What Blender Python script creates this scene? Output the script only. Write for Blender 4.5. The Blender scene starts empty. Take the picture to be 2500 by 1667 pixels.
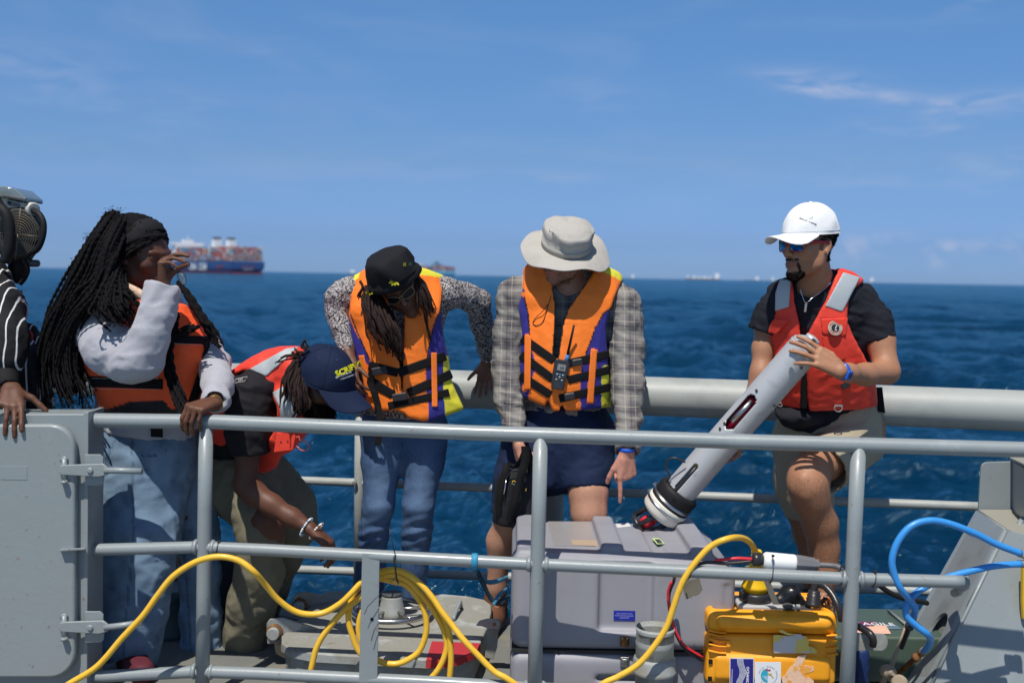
import bpy, math, random, time
import numpy as np
from mathutils import Vector, Matrix
T0 = time.time()
random.seed(7); RNG = np.random.default_rng(7)
SC = bpy.context.scene
COL = SC.collection
rad = math.radians

# ---------------------------------------------------------------- camera
F = 2778.0                      # focal length in photo pixels (photo 2500 wide)
CAMZ = 1.60
PITCH = math.atan(160 / F); ROLL = math.atan(45 / 2500)
cf = Vector((0, math.cos(PITCH), -math.sin(PITCH)))
u0 = Vector((0, math.sin(PITCH), math.cos(PITCH)))
cr = Vector((1, 0, 0)) * math.cos(ROLL) + u0 * math.sin(ROLL)
cu = u0 * math.cos(ROLL) - Vector((1, 0, 0)) * math.sin(ROLL)
CAM = Vector((0, 0, CAMZ))
cd = bpy.data.cameras.new('camera'); cam = bpy.data.objects.new('camera', cd); COL.objects.link(cam)
cam.matrix_world = Matrix(((cr.x, cu.x, -cf.x, 0), (cr.y, cu.y, -cf.y, 0), (cr.z, cu.z, -cf.z, CAMZ), (0, 0, 0, 1)))
cd.sensor_width = 36; cd.lens = F / 2500 * 36; cd.clip_start = 0.1; cd.clip_end = 60000
cd.dof.use_dof = True; cd.dof.focus_distance = 4.75; cd.dof.aperture_fstop = 2.3
SC.camera = cam
# ---------------------------------------------------------------- light
SUN_DIR = Vector((0.15, 0.46, -0.93)).normalized()      # direction the light travels
w = bpy.data.worlds.new('World'); SC.world = w; w.use_nodes = True
nt = w.node_tree; nt.nodes.clear()
def wn(t, **k):
    n = nt.nodes.new(t)
    for a, b in k.items(): setattr(n, a, b)
    return n
sky = wn('ShaderNodeTexSky', sky_type='NISHITA', sun_disc=False)
sky.sun_elevation = math.asin(-SUN_DIR.z)
sky.sun_rotation = math.atan2(-SUN_DIR.x, -SUN_DIR.y)
sky.air_density = 1.0; sky.dust_density = 0.6; sky.ozone_density = 2.2; sky.altitude = 0
bg = wn('ShaderNodeBackground'); bg.inputs['Strength'].default_value = 0.085
out = wn('ShaderNodeOutputWorld')
tc = wn('ShaderNodeTexCoord')
def wmath(op, a, b=None, c=None):
    n = wn('ShaderNodeMath', operation=op)
    for i, v in enumerate((a, b, c)):
        if v is None: continue
        if isinstance(v, (int, float)): n.inputs[i].default_value = v
        else: nt.links.new(v, n.inputs[i])
    return n.outputs[0]
sep = wn('ShaderNodeSeparateXYZ'); nt.links.new(tc.outputs['Generated'], sep.inputs[0])
az = wmath('ARCTAN2', sep.outputs[0], sep.outputs[1])      # 0 = straight ahead (+Y)
el = wmath('ARCSINE', sep.outputs[2])
def wnoise(sx, sy, scale, detail=5, rough=.6, dist=0., off=0.):
    cb = wn('ShaderNodeCombineXYZ')
    nt.links.new(wmath('MULTIPLY', az, sx), cb.inputs[0]); nt.links.new(wmath('MULTIPLY', el, sy), cb.inputs[1])
    cb.inputs[2].default_value = off
    n = wn('ShaderNodeTexNoise'); nt.links.new(cb.outputs[0], n.inputs['Vector'])
    n.inputs['Scale'].default_value = scale; n.inputs['Detail'].default_value = detail
    n.inputs['Roughness'].default_value = rough; n.inputs['Distortion'].default_value = dist
    return n.outputs['Fac']
def ramp(v, lo, hi):
    n = wn('ShaderNodeMapRange', interpolation_type='SMOOTHSTEP'); nt.links.new(v, n.inputs[0])
    n.inputs[1].default_value = lo; n.inputs[2].default_value = hi
    return n.outputs[0]
def wisp(x, y, lx, ly, ang, amp, nz):
    """cirrus wisp centred at photo pixel x,y (a direction in the sky), half sizes in px, drawn out along ang"""
    d = (cf + cr * ((x - 1250) / F) - cu * ((y - 833.5) / F)).normalized()
    a0, e0 = math.atan2(d.x, d.y), math.asin(d.z)
    da = wmath('SUBTRACT', az, a0); de = wmath('SUBTRACT', el, e0)
    c, s = math.cos(ang), math.sin(ang)
    u = wmath('ADD', wmath('MULTIPLY', da, c), wmath('MULTIPLY', de, s))
    v = wmath('SUBTRACT', wmath('MULTIPLY', de, c), wmath('MULTIPLY', da, s))
    v = wmath('ADD', v, wmath('MULTIPLY', wmath('SUBTRACT', nz, .5), ly / F * 2.4))
    q = wmath('ADD', wmath('POWER', wmath('ABSOLUTE', wmath('DIVIDE', u, lx / F)), 2.0), wmath('POWER', wmath('ABSOLUTE', wmath('DIVIDE', v, ly / F)), 2.0))
    g = wmath('EXPONENT', wmath('MULTIPLY', q, -1.0))
    return wmath('MULTIPLY', g, amp)
n1 = wnoise(3, 14, 5, 6, .62, .6); n2 = wnoise(2, 9, 1.7, 5, .6, .8, 3.1); n3 = wnoise(26, 40, 1., 6, .6, .2, 7.)
wisps = [wisp(2010, 200, 130, 26, -.12, .9, n1), wisp(2170, 232, 170, 13, -.2, .7, n1), wisp(2420, 242, 190, 22, .03, .55, n1),
         wisp(2230, 305, 110, 22, .0, .6, n1), wisp(2050, 335, 60, 12, 0, .25, n1), wisp(2430, 400, 130, 45, 0, .3, n1), wisp(2370, 12, 60, 12, .3, .3, n1),
         wisp(2100, 440, 130, 14, 0, .22, n1), wisp(60, 140, 230, 60, -.1, .24, n1), wisp(760, 150, 120, 22, -.15, .2, n1),
         wisp(1460, 230, 130, 45, -.1, .2, n1), wisp(1360, 430, 130, 14, 0, .2, n1), wisp(450, 250, 320, 40, 0, .16, n1), wisp(1080, 420, 200, 30, 0, .12, n1)]
tot = None
for q in wisps: tot = q if tot is None else wmath('ADD', tot, q)
tot = wmath('MULTIPLY', tot, ramp(n1, .34, .70))
veil = wmath('MULTIPLY', wmath('MULTIPLY', ramp(n2, .48, .85), ramp(el, -.02, .12)), .22)   # faint thin cirrus everywhere
band = wmath('EXPONENT', wmath('MULTIPLY', wmath('POWER', wmath('DIVIDE', wmath('SUBTRACT', el, .026), .013), 2.0), -1.0))
bank = wmath('MULTIPLY', wmath('MULTIPLY', band, ramp(n3, .46, .72)), wmath('MULTIPLY', ramp(az, .18, .34), .75))   # low cumulus bank
cl = wmath('MINIMUM', wmath('ADD', wmath('ADD', tot, veil), bank), .85)
mixc = wn('ShaderNodeMix', data_type='RGBA')
nt.links.new(cl, mixc.inputs[0]); 
tint = wn('ShaderNodeMix', data_type='RGBA', blend_type='MULTIPLY'); tint.inputs[0].default_value = 1
nt.links.new(sky.outputs[0], tint.inputs[6])
gr = wn('ShaderNodeValToRGB'); nt.links.new(wmath('MULTIPLY', wmath('MAXIMUM', el, 0.), 1 / 1.4), gr.inputs[0])
gr.color_ramp.elements[0].position = 0; gr.color_ramp.elements[0].color = (.50, .90, 1.9, 1)
gr.color_ramp.elements[1].position = .95; gr.color_ramp.elements[1].color = (1.04, .98, .92, 1)
for p_, c_ in ((.02, (.43, .70, 1.48)), (.07, (.53, .757, 1.17)), (.168, (.62, .96, 1.31)), (.45, (.80, .90, .98))):
    e_ = gr.color_ramp.elements.new(p_); e_.color = (*c_, 1)
nt.links.new(gr.outputs[0], tint.inputs[7])
nt.links.new(tint.outputs[2], mixc.inputs[6]); mixc.inputs[7].default_value = (5.2, 6.0, 8.2, 1)
CLOUDCOL = mixc.inputs[7]
nt.links.new(mixc.outputs[2], bg.inputs['Color']); nt.links.new(bg.outputs[0], out.inputs['Surface'])
sd = bpy.data.lights.new('sun', 'SUN'); sd.energy = 4.8; sd.angle = rad(0.55); sd.color = (1.0, .95, .87)
sun = bpy.data.objects.new('sun', sd); COL.objects.link(sun)
sun.rotation_euler = SUN_DIR.to_track_quat('-Z', 'Y').to_euler(); sun.location = (0, 0, 30)
vs = SC.view_settings; vs.view_transform = 'Standard'; vs.look = 'None'; vs.gamma = 1; vs.use_curve_mapping = False; vs.exposure = 0.0

# ---------------------------------------------------------------- pixel helpers
def ray(x, y): return cf + cr * ((x - 1250) / F) - cu * ((y - 833.5) / F)
def P(x, y, D):
    r = ray(x, y); return CAM + r * (D / r.y)
def Z(x, y, z):
    r = ray(x, y); return CAM + r * ((z - CAMZ) / r.z)
def mpx(D): return D / F
def topx(v):
    """(n,3) world points -> photo pixels (used to lay out cut lines and seams on garments)"""
    q = np.asarray(v) - np.array(CAM)
    d = q @ np.array(cf); return np.stack([1250 + F * (q @ np.array(cr)) / d, 833.5 - F * (q @ np.array(cu)) / d], 1)

# ---------------------------------------------------------------- materials
MATS = {}
def M(name, col, rough=.6, metal=0., bump=None, var=None, spec=.5, coat=0., attr=None, sheen=0., sss=0., alpha=1., trans=0., bumpd=.002, extra=None):
    """bump=(scale, strength) or list; var=(scale, colour2, lo, hi) or list of them"""
    if name in MATS: return MATS[name]
    if rough >= .7 and spec == .5 and not metal: spec = .22
    m = bpy.data.materials.new(name); m.use_nodes = True; MATS[name] = m
    t = m.node_tree; b = t.nodes['Principled BSDF']; L = t.links
    co = t.nodes.new('ShaderNodeTexCoord').outputs['Object']
    def noise(scale, detail=6, rough=.6, vec=None, dist=0):
        n = t.nodes.new('ShaderNodeTexNoise')
        n.inputs['Detail'].default_value = detail; n.inputs['Roughness'].default_value = rough; n.inputs['Distortion'].default_value = dist
        if isinstance(scale, tuple):
            mp = t.nodes.new('ShaderNodeMapping'); mp.inputs['Scale'].default_value = scale; L.new(vec or co, mp.inputs[0]); L.new(mp.outputs[0], n.inputs['Vector'])
            n.inputs['Scale'].default_value = 1
        else:
            n.inputs['Scale'].default_value = scale; L.new(vec or co, n.inputs['Vector'])
        return n.outputs['Fac']
    def mr(v, lo, hi, a=0., c=1.):
        n = t.nodes.new('ShaderNodeMapRange'); n.interpolation_type = 'SMOOTHSTEP'; L.new(v, n.inputs[0])
        for i, q in enumerate((lo, hi, a, c)): n.inputs[i + 1].default_value = q
        return n.outputs[0]
    def mix(f, a, bb, blend='MIX'):
        n = t.nodes.new('ShaderNodeMix'); n.data_type = 'RGBA'; n.blend_type = blend
        for i, v in ((0, f), (6, a), (7, bb)):
            if isinstance(v, (int, float)): n.inputs[i].default_value = v
            elif isinstance(v, tuple): n.inputs[i].default_value = (*v[:3], 1)
            else: L.new(v, n.inputs[i])
        return n.outputs[2]
    if attr:
        a = t.nodes.new('ShaderNodeAttribute'); a.attribute_name = attr; c = a.outputs['Color']
    else:
        n = t.nodes.new('ShaderNodeRGB'); n.outputs[0].default_value = (*col, 1); c = n.outputs[0]
    for v in ([var] if isinstance(var, tuple) else (var or [])):
        c = mix(mr(noise(v[0], dist=.3), v[2], v[3], 0, v[4] if len(v) > 4 else 1.), c, v[1], v[5] if len(v) > 5 else 'MIX')
    h = None
    if extra: c, h = extra(t, L, co, c, noise, mr, mix)
    L.new(c, b.inputs['Base Color'])
    rn = t.nodes.new('ShaderNodeMath'); rn.operation = 'MULTIPLY_ADD'; L.new(noise(9), rn.inputs[0]); rn.inputs[1].default_value = .16; rn.inputs[2].default_value = rough - .08
    L.new(rn.outputs[0], b.inputs['Roughness'])
    b.inputs['Metallic'].default_value = metal; b.inputs['Specular IOR Level'].default_value = spec
    b.inputs['Coat Weight'].default_value = coat; b.inputs['Coat Roughness'].default_value = .15
    if sheen: b.inputs['Sheen Weight'].default_value = sheen; b.inputs['Sheen Roughness'].default_value = .5
    if sss: b.inputs['Subsurface Weight'].default_value = sss; b.inputs['Subsurface Radius'].default_value = (.012, .004, .002); b.inputs['Subsurface Scale'].default_value = 1.
    if trans: b.inputs['Transmission Weight'].default_value = trans
    if alpha < 1: b.inputs['Alpha'].default_value = alpha
    for q in ([bump] if isinstance(bump, tuple) else (bump or [])):
        v = noise(q[0], 4)
        if h is None: h = t.nodes.new('ShaderNodeMath'); h.operation = 'MULTIPLY'; L.new(v, h.inputs[0]); h.inputs[1].default_value = q[1]; h = h.outputs[0]
        else:
            k = t.nodes.new('ShaderNodeMath'); k.operation = 'MULTIPLY_ADD'; L.new(v, k.inputs[0]); k.inputs[1].default_value = q[1]; L.new(h, k.inputs[2]); h = k.outputs[0]
    if h is not None:
        bn = t.nodes.new('ShaderNodeBump'); bn.inputs['Distance'].default_value = bumpd; L.new(h, bn.inputs['Height']); L.new(bn.outputs[0], b.inputs['Normal'])
    return m
def stripes(t, L, co, axis, period, width, dist=0., dscale=3., soft=.1, off=0.):
    """1 on lines of given width repeating along an object axis"""
    s = t.nodes.new('ShaderNodeSeparateXYZ')
    if dist:
        n = t.nodes.new('ShaderNodeTexNoise'); n.inputs['Scale'].default_value = dscale; n.inputs['Detail'].default_value = 2; L.new(co, n.inputs['Vector'])
        v = t.nodes.new('ShaderNodeVectorMath'); v.operation = 'MULTIPLY_ADD'; L.new(n.outputs['Color'], v.inputs[0]); v.inputs[1].default_value = (dist,) * 3; L.new(co, v.inputs[2]); L.new(v.outputs[0], s.inputs[0])
    else: L.new(co, s.inputs[0])
    a = t.nodes.new('ShaderNodeMath'); a.operation = 'MULTIPLY_ADD'; L.new(s.outputs[axis], a.inputs[0]); a.inputs[1].default_value = 1 / period; a.inputs[2].default_value = off + 100
    f = t.nodes.new('ShaderNodeMath'); f.operation = 'FRACT'; L.new(a.outputs[0], f.inputs[0])
    p = t.nodes.new('ShaderNodeMath'); p.operation = 'SUBTRACT'; L.new(f.outputs[0], p.inputs[0]); p.inputs[1].default_value = .5
    q = t.nodes.new('ShaderNodeMath'); q.operation = 'ABSOLUTE'; L.new(p.outputs[0], q.inputs[0])
    m = t.nodes.new('ShaderNodeMapRange'); L.new(q.outputs[0], m.inputs[0]); hw = width / period / 2
    m.inputs[1].default_value = hw * (1 + soft); m.inputs[2].default_value = hw * (1 - soft); 
    return m.outputs[0]

GREY = M('painted_grey_steel', (.235, .265, .272), .42, bump=[(260, .25), (38, .5), (8, .6)], var=[(6, (.235, .27, .28), .45, .7), (45, (.20, .19, .16), .66, .76, .45), (3, (.33, .365, .37), .6, .75, .5), (38, (.19, .12, .075), .665, .70, .7), ((7, 7, 1.2), (.31, .34, .34), .55, .75, .4)], coat=.15, bumpd=.0015)
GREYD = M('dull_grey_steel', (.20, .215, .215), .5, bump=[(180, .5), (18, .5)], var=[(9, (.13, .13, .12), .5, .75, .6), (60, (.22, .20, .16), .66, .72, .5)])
PIPE = M('weathered_pipe_paint', (.33, .35, .335), .5, bump=[(160, .3), (12, .5)], var=[(5, (.22, .235, .23), .45, .75, .7), (22, (.16, .15, .12), .68, .78, .5), ((2, 2, 30), (.40, .41, .39), .6, .8, .5)])
HATCH = M('worn_hatch_paint', (.30, .32, .315), .6, bump=[(120, .5), (14, .8)], var=[(7, (.235, .225, .19), .45, .62, .9), (26, (.17, .16, .13), .60, .72, .6), (11, (.42, .44, .44), .66, .74, .8)])
WORN = M('worn_lid_top', (.255, .25, .22), .7, bump=[(120, .5), (14, .8)], var=[(9, (.35, .37, .36), .52, .66, .9), (26, (.14, .13, .10), .60, .72, .6), (50, (.10, .19, .27), .70, .73, .5)])
STEEL = M('stainless_steel', (.52, .52, .50), .28, 1., bump=(60, .3))
ALU = M('brushed_aluminium', (.52, .53, .54), .48, .35, bump=[((300, 300, 20), .25), (30, .3)], var=[(18, (.30, .31, .315), .55, .78, .6), (70, (.22, .22, .22), .70, .76, .4)])
RUST = M('rusty_metal', (.17, .075, .03), .8, bump=(90, 1.), var=[(30, (.33, .17, .05), .45, .65), (60, (.06, .04, .03), .55, .7)])
BLACK = M('black_rubber', (.012, .012, .013), .6, bump=(90, .3), spec=.25)
BLACKW = M('black_webbing', (.010, .010, .011), .85, bump=[((700, 700, 1500), .6)], spec=.15)
BLACKP = M('black_plastic', (.022, .022, .025), .33, bump=(200, .15))
WHITE = M('white_plastic', (.78, .78, .76), .35, bump=(60, .2))
CREAM = M('cream_float', (.66, .63, .55), .5, bump=(60, .3), var=[(30, (.35, .30, .22), .62, .72, .6)])
REDP = M('red_plastic', (.62, .02, .035), .35)
YEL = M('yellow_cable_jacket', (.80, .47, .035), .42, bump=(60, .3), var=[(30, (.62, .33, .02), .55, .72, .5), (120, (.25, .14, .02), .72, .77, .5)], coat=.15)
YELP = M('yellow_plug', (.78, .48, .01), .4, bump=(40, .3))
BLUEH = M('blue_hose_rubber', (.035, .26, .66), .42, bump=(50, .3), var=[(25, (.10, .36, .72), .55, .72, .5), (60, (.25, .25, .22), .72, .77, .4)], coat=.1)
ORC = M('orange_yellow_case', (.88, .36, .012), .48, bump=[(300, .25), (20, .3)], var=[(9, (.80, .30, .01), .5, .7, .6), (34, (.33, .17, .03), .68, .80, .35)])
CASEM = M('grey_moulded_case', (.275, .275, .305), .5, bump=[(400, .4), (12, .5)], var=[(5, (.245, .245, .275), .45, .7, .8), ((4, 60, 60), (.40, .40, .42), .68, .75, .5), (70, (.13, .13, .13), .72, .77, .4)])

# ---------------------------------------------------------------- object helpers
def link(name, me, mat=None, parent=None, smooth=False):
    o = bpy.data.objects.new(name, me); COL.objects.link(o)
    if mat is not None:
        for q in (mat if isinstance(mat, (list, tuple)) else [mat]): me.materials.append(q)
    if parent is not None: o.parent = parent
    if smooth: me.shade_smooth()
    return o
def tag(o, label=None, cat=None, group=None, kind=None):
    if label: o['label'] = label
    if cat: o['category'] = cat
    if group: o['group'] = group
    if kind: o['kind'] = kind
    return o
def thing(name, label, cat, group=None):
    o = bpy.data.objects.new(name, None); COL.objects.link(o); o.empty_display_size = .1
    return tag(o, label, cat, group)
def mesh(name, v, f):
    me = bpy.data.meshes.new(name); v = np.asarray(v, dtype=np.float32).reshape(-1, 3)
    if isinstance(f, np.ndarray):
        n, k = f.shape
        me.vertices.add(len(v)); me.vertices.foreach_set('co', v.ravel())
        me.loops.add(n * k); me.loops.foreach_set('vertex_index', f.ravel().astype(np.int32))
        me.polygons.add(n); me.polygons.foreach_set('loop_start', np.arange(0, n * k, k, dtype=np.int32))
        me.update(calc_edges=True)
    else:
        me.from_pydata([tuple(map(float, q)) for q in v], [], f); me.update()
    return me
def vcol(me, cols, name='Col'):
    a = me.color_attributes.new(name, 'FLOAT_COLOR', 'POINT')
    c = np.ones((len(cols), 4), np.float32); c[:, :3] = cols; a.data.foreach_set('color', c.ravel())
class MB:
    """collects geometry for ONE mesh object"""
    def __init__(s): s.v = []; s.f = []; s.sm = []; s.mi = []
    def add(s, v, f, smooth=False, mi=0):
        n = len(s.v); s.v += [tuple(q) for q in v]; s.f += [[i + n for i in q] for q in f]; s.sm += [smooth] * len(f); s.mi += [mi] * len(f); return s
    def box(s, c, x, y, z, mi=0):
        """centre c and half vectors x,y,z"""
        c, x, y, z = map(Vector, (c, x, y, z))
        v = [c + x * a + y * b + z * d for a in (-1, 1) for b in (-1, 1) for d in (-1, 1)]
        f = [(0, 1, 3, 2), (4, 6, 7, 5), (0, 4, 5, 1), (2, 3, 7, 6), (0, 2, 6, 4), (1, 5, 7, 3)]
        if x.cross(y).dot(z) < 0: f = [q[::-1] for q in f]
        return s.add(v, f, False, mi)
    def slab(s, pts, n, mi=0):
        """polygon pts extruded by vector n"""
        pts = [Vector(p) for p in pts]; n = Vector(n); k = len(pts)
        nn = Vector((0, 0, 0))
        for i in range(k): nn += pts[i].cross(pts[(i + 1) % k])
        if nn.dot(n) > 0: pts = pts[::-1]
        v = pts + [p + n for p in pts]
        f = [list(range(k)), list(range(2 * k - 1, k - 1, -1))] + [[(i + 1) % k, i, i + k, (i + 1) % k + k] for i in range(k)]
        return s.add(v, f, False, mi)
    def tube(s, pts, r, n=12, caps=True, mi=0, flat=None, up=None):
        """sweep; r a number or list; flat=(scale, axis vec) squashes the section"""
        pts = [Vector(p) for p in pts]; k = len(pts)
        rs = r if isinstance(r, (list, tuple)) else [r] * k
        tg = [(pts[min(i + 1, k - 1)] - pts[max(i - 1, 0)]).normalized() for i in range(k)]
        a = Vector(up) if up else (Vector((0, 0, 1)) if abs(tg[0].z) < .9 else Vector((1, 0, 0)))
        v = []
        for i in range(k):
            a = (a - tg[i] * a.dot(tg[i])).normalized() if (a - tg[i] * a.dot(tg[i])).length > 1e-5 else tg[i].orthogonal().normalized()
            b = tg[i].cross(a)
            fl = flat or 1.
            for j in range(n):
                t = 2 * math.pi * j / n; v.append(pts[i] + a * (math.cos(t) * rs[i] * fl) + b * (math.sin(t) * rs[i]))
        f = [[i * n + j, i * n + (j + 1) % n, (i + 1) * n + (j + 1) % n, (i + 1) * n + j] for i in range(k - 1) for j in range(n)]
        s.add(v, f, True, mi)
        if caps: 
            m = len(s.v) - len(v)
            s.f += [[m + j for j in range(n - 1, -1, -1)], [m + (k - 1) * n + j for j in range(n)]]; s.sm += [False] * 2; s.mi += [mi] * 2
        return s
    def lathe(s, o, axis, prof, n=24, mi=0, smooth=True):
        """prof: list of (distance along axis, radius)"""
        o = Vector(o); axis = Vector(axis).normalized(); a = axis.orthogonal().normalized(); b = axis.cross(a); v = []
        for h, r in prof:
            for j in range(n):
                t = 2 * math.pi * j / n; v.append(o + axis * h + a * math.cos(t) * r + b * math.sin(t) * r)
        k = len(prof)
        f = [[i * n + j, i * n + (j + 1) % n, (i + 1) * n + (j + 1) % n, (i + 1) * n + j] for i in range(k - 1) for j in range(n)]
        s.add(v, f, smooth, mi)
        m = len(s.v) - len(v); s.f += [[m + j for j in range(n - 1, -1, -1)], [m + (k - 1) * n + j for j in range(n)]]; s.sm += [False] * 2; s.mi += [mi] * 2
        return s
    def build(s, name, mat, parent=None, bevel=0, seg=2, sub=0):
        me = bpy.data.meshes.new(name); me.from_pydata([tuple(q) for q in s.v], [], s.f); me.update()
        me.polygons.foreach_set('use_smooth', s.sm); me.polygons.foreach_set('material_index', s.mi)
        o = link(name, me, mat, parent)
        if bevel:
            b = o.modifiers.new('b', 'BEVEL'); b.width = bevel; b.segments = seg; b.limit_method = 'ANGLE'; b.angle_limit = rad(40)
            b.harden_normals = False
            me.polygons.foreach_set('use_smooth', [True] * len(me.polygons))
            e = o.modifiers.new('w', 'WEIGHTED_NORMAL'); e.keep_sharp = True
        return o
def spline(pts, n=8):
    """Catmull-Rom through Vectors"""
    p = [Vector(q) for q in pts]; p = [p[0] * 2 - p[1]] + p + [p[-1] * 2 - p[-2]]; o = []
    for i in range(1, len(p) - 2):
        for j in range(n):
            t = j / n; o.append(.5 * ((2 * p[i]) + (-p[i - 1] + p[i + 1]) * t + (2 * p[i - 1] - 5 * p[i] + 4 * p[i + 1] - p[i + 2]) * t * t + (-p[i - 1] + 3 * p[i] - 3 * p[i + 1] + p[i + 2]) * t ** 3))
    o.append(p[-2]); return o
def pxs(lst, D=None):
    return [P(q[0], q[1], q[2] if len(q) > 2 else D) for q in lst]
def text(s, size, pos, xdir, ydir, mat, parent, name='lettering', align='CENTER', depth=.0006, bold=0.):
    cu_ = bpy.data.curves.new(name, 'FONT'); cu_.body = s; cu_.size = size; cu_.align_x = align; cu_.align_y = 'CENTER'; cu_.extrude = depth; cu_.offset = bold; cu_.resolution_u = 2
    o = bpy.data.objects.new('tmp', cu_); COL.objects.link(o)
    me = bpy.data.meshes.new_from_object(o.evaluated_get(bpy.context.evaluated_depsgraph_get())); bpy.data.objects.remove(o); bpy.data.curves.remove(cu_)
    x = Vector(xdir).normalized(); y = Vector(ydir); y = (y - x * y.dot(x)).normalized(); z = x.cross(y); p = Vector(pos)
    me.transform(Matrix(((x.x, y.x, z.x, p.x), (x.y, y.y, z.y, p.y), (x.z, y.z, z.z, p.z), (0, 0, 0, 1)))); me.name = name
    me.materials.clear()
    return link(name, me, mat, parent)

# ---------------------------------------------------------------- numpy noise
def _h(ix, iy, iz, s):
    n = (ix * 374761393 + iy * 668265263 + iz * 2147483647 + s * 1274126177) & 0xffffffff
    n = ((n ^ (n >> 13)) * 1274126177) & 0xffffffff
    return ((n ^ (n >> 16)) & 0xffff) / 65535.0
def vnoise(p, sc, seed=0):
    q = np.asarray(p, np.float64) * sc; i = np.floor(q).astype(np.int64); f = q - i; f = f * f * (3 - 2 * f); r = 0
    for a in (0, 1):
        for b in (0, 1):
            for c in (0, 1):
                wgt = (f[:, 0] if a else 1 - f[:, 0]) * (f[:, 1] if b else 1 - f[:, 1]) * (f[:, 2] if c else 1 - f[:, 2])
                r = r + wgt * _h(i[:, 0] + a, i[:, 1] + b, i[:, 2] + c, seed)
    return r * 2 - 1
# ================================================================ SETTING: sea
def build_sea():
    zs = -3.0
    # polar sheet, dense in front of the camera, coarse behind
    r = np.concatenate([np.geomspace(3.0, 9.0, 6)[:-1], np.geomspace(9.0, 40.0, 250)[:-1], np.geomspace(40.0, 500.0, 280)[:-1], np.geomspace(500.0, 24000.0, 80)])
    a = np.concatenate([np.linspace(-180, -36, 40)[:-1], np.linspace(-36, 36, 440), np.linspace(36, 180, 40)[1:]]) * math.pi / 180
    R_, A_ = np.meshgrid(r, a, indexing='ij')
    X = R_ * np.sin(A_); Y = R_ * np.cos(A_); Zz = np.zeros_like(X); DX = np.zeros_like(X); DY = np.zeros_like(X)
    rg = np.random.default_rng(5)
    dr = np.gradient(R_, axis=0)
    for i in range(90):
        lam = 0.45 * (26 / .45) ** (i / 89) * rg.uniform(.9, 1.1)
        th = rad(205) + rg.normal(0, .55); k = 2 * math.pi / lam
        amp = .0165 * lam ** .92 * rg.uniform(.5, 1.3) * (1 if lam < 9 else (9 / lam) ** 1.3)
        ph = rg.uniform(0, 6.28)
        att = np.clip(lam / (3.0 * dr + 1e-6) - .6, 0, 1)
        arg = k * (X * math.cos(th) + Y * math.sin(th)) + ph
        grp = .65 + .5 * np.sin(X * rg.uniform(-.12, .12) + Y * rg.uniform(-.12, .12) + rg.uniform(0, 6))
        s = np.sin(arg) * amp * att * grp
        Zz += s; c = np.cos(arg) * amp * .75 * att * grp; DX += c * math.cos(th); DY += c * math.sin(th)
    v = np.stack([X + DX, Y + DY, zs + Zz], -1).reshape(-1, 3)
    nr, na = X.shape; idx = np.arange(nr * na).reshape(nr, na)
    f = np.stack([idx[:-1, :-1], idx[1:, :-1], idx[1:, 1:], idx[:-1, 1:]], -1).reshape(-1, 4)[:, ::-1]
    me = mesh('sea', v, f)
    m = bpy.data.materials.new('sea_water'); m.use_nodes = True; t = m.node_tree; b = t.nodes['Principled BSDF']; L = t.links
    b.inputs['Base Color'].default_value = (.006, .045, .115, 1); b.inputs['Roughness'].default_value = .12; b.inputs['IOR'].default_value = 1.33
    tcn = t.nodes.new('ShaderNodeTexCoord'); 
    big = t.nodes.new('ShaderNodeTexNoise'); big.inputs['Scale'].default_value = .09; big.inputs['Detail'].default_value = 4; L.new(tcn.outputs['Object'], big.inputs['Vector'])
    cr_ = t.nodes.new('ShaderNodeValToRGB'); cr_.color_ramp.elements[0].position = .35; cr_.color_ramp.elements[1].position = .7
    cr_.color_ramp.elements[0].color = (.0005, .017, .045, 1); cr_.color_ramp.elements[1].color = (.001, .030, .072, 1)
    L.new(big.outputs[0], cr_.inputs[0]); L.new(cr_.outputs[0], b.inputs['Base Color'])
    h = None
    for sc, st in (((3.2, 5.5, 1), .09), ((9, 15, 1), .035), ((26, 40, 1), .012), ((.8, 1.5, 1), .22), ((.16, .4, 1), .5)):
        mp = t.nodes.new('ShaderNodeMapping'); mp.inputs['Scale'].default_value = sc; mp.inputs['Rotation'].default_value = (0, 0, .25 * (1 if sc[0] != 9 else -1)); L.new(tcn.outputs['Object'], mp.inputs[0])
        n = t.nodes.new('ShaderNodeTexNoise'); n.inputs['Scale'].default_value = 1; n.inputs['Detail'].default_value = 3; n.inputs['Distortion'].default_value = .6; L.new(mp.outputs[0], n.inputs['Vector'])
        k = t.nodes.new('ShaderNodeMath'); k.operation = 'MULTIPLY_ADD' if h else 'MULTIPLY'; L.new(n.outputs[0], k.inputs[0]); k.inputs[1].default_value = st
        if h: L.new(h, k.inputs[2])
        h = k.outputs[0]
    bn = t.nodes.new('ShaderNodeBump'); bn.inputs['Distance'].default_value = 1.; bn.inputs['Strength'].default_value = .8; L.new(h, bn.inputs['Height'])
    nn = bn.outputs[0]
    for sc_, am in ((.55, .45), (1.7, .85), (4.5, 1.05), (13., .6)):
        mp = t.nodes.new('ShaderNodeMapping'); mp.inputs['Scale'].default_value = (sc_, sc_ * 1.7, 1); L.new(tcn.outputs['Object'], mp.inputs[0])
        n = t.nodes.new('ShaderNodeTexNoise'); n.inputs['Scale'].default_value = 1; n.inputs['Detail'].default_value = 1; L.new(mp.outputs[0], n.inputs['Vector'])
        s1 = t.nodes.new('ShaderNodeVectorMath'); s1.operation = 'SUBTRACT'; L.new(n.outputs['Color'], s1.inputs[0]); s1.inputs[1].default_value = (.5, .5, .5)
        s2 = t.nodes.new('ShaderNodeVectorMath'); s2.operation = 'MULTIPLY_ADD'; L.new(s1.outputs[0], s2.inputs[0]); s2.inputs[1].default_value = (am, am, 0); L.new(nn, s2.inputs[2]); nn = s2.outputs[0]
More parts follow.
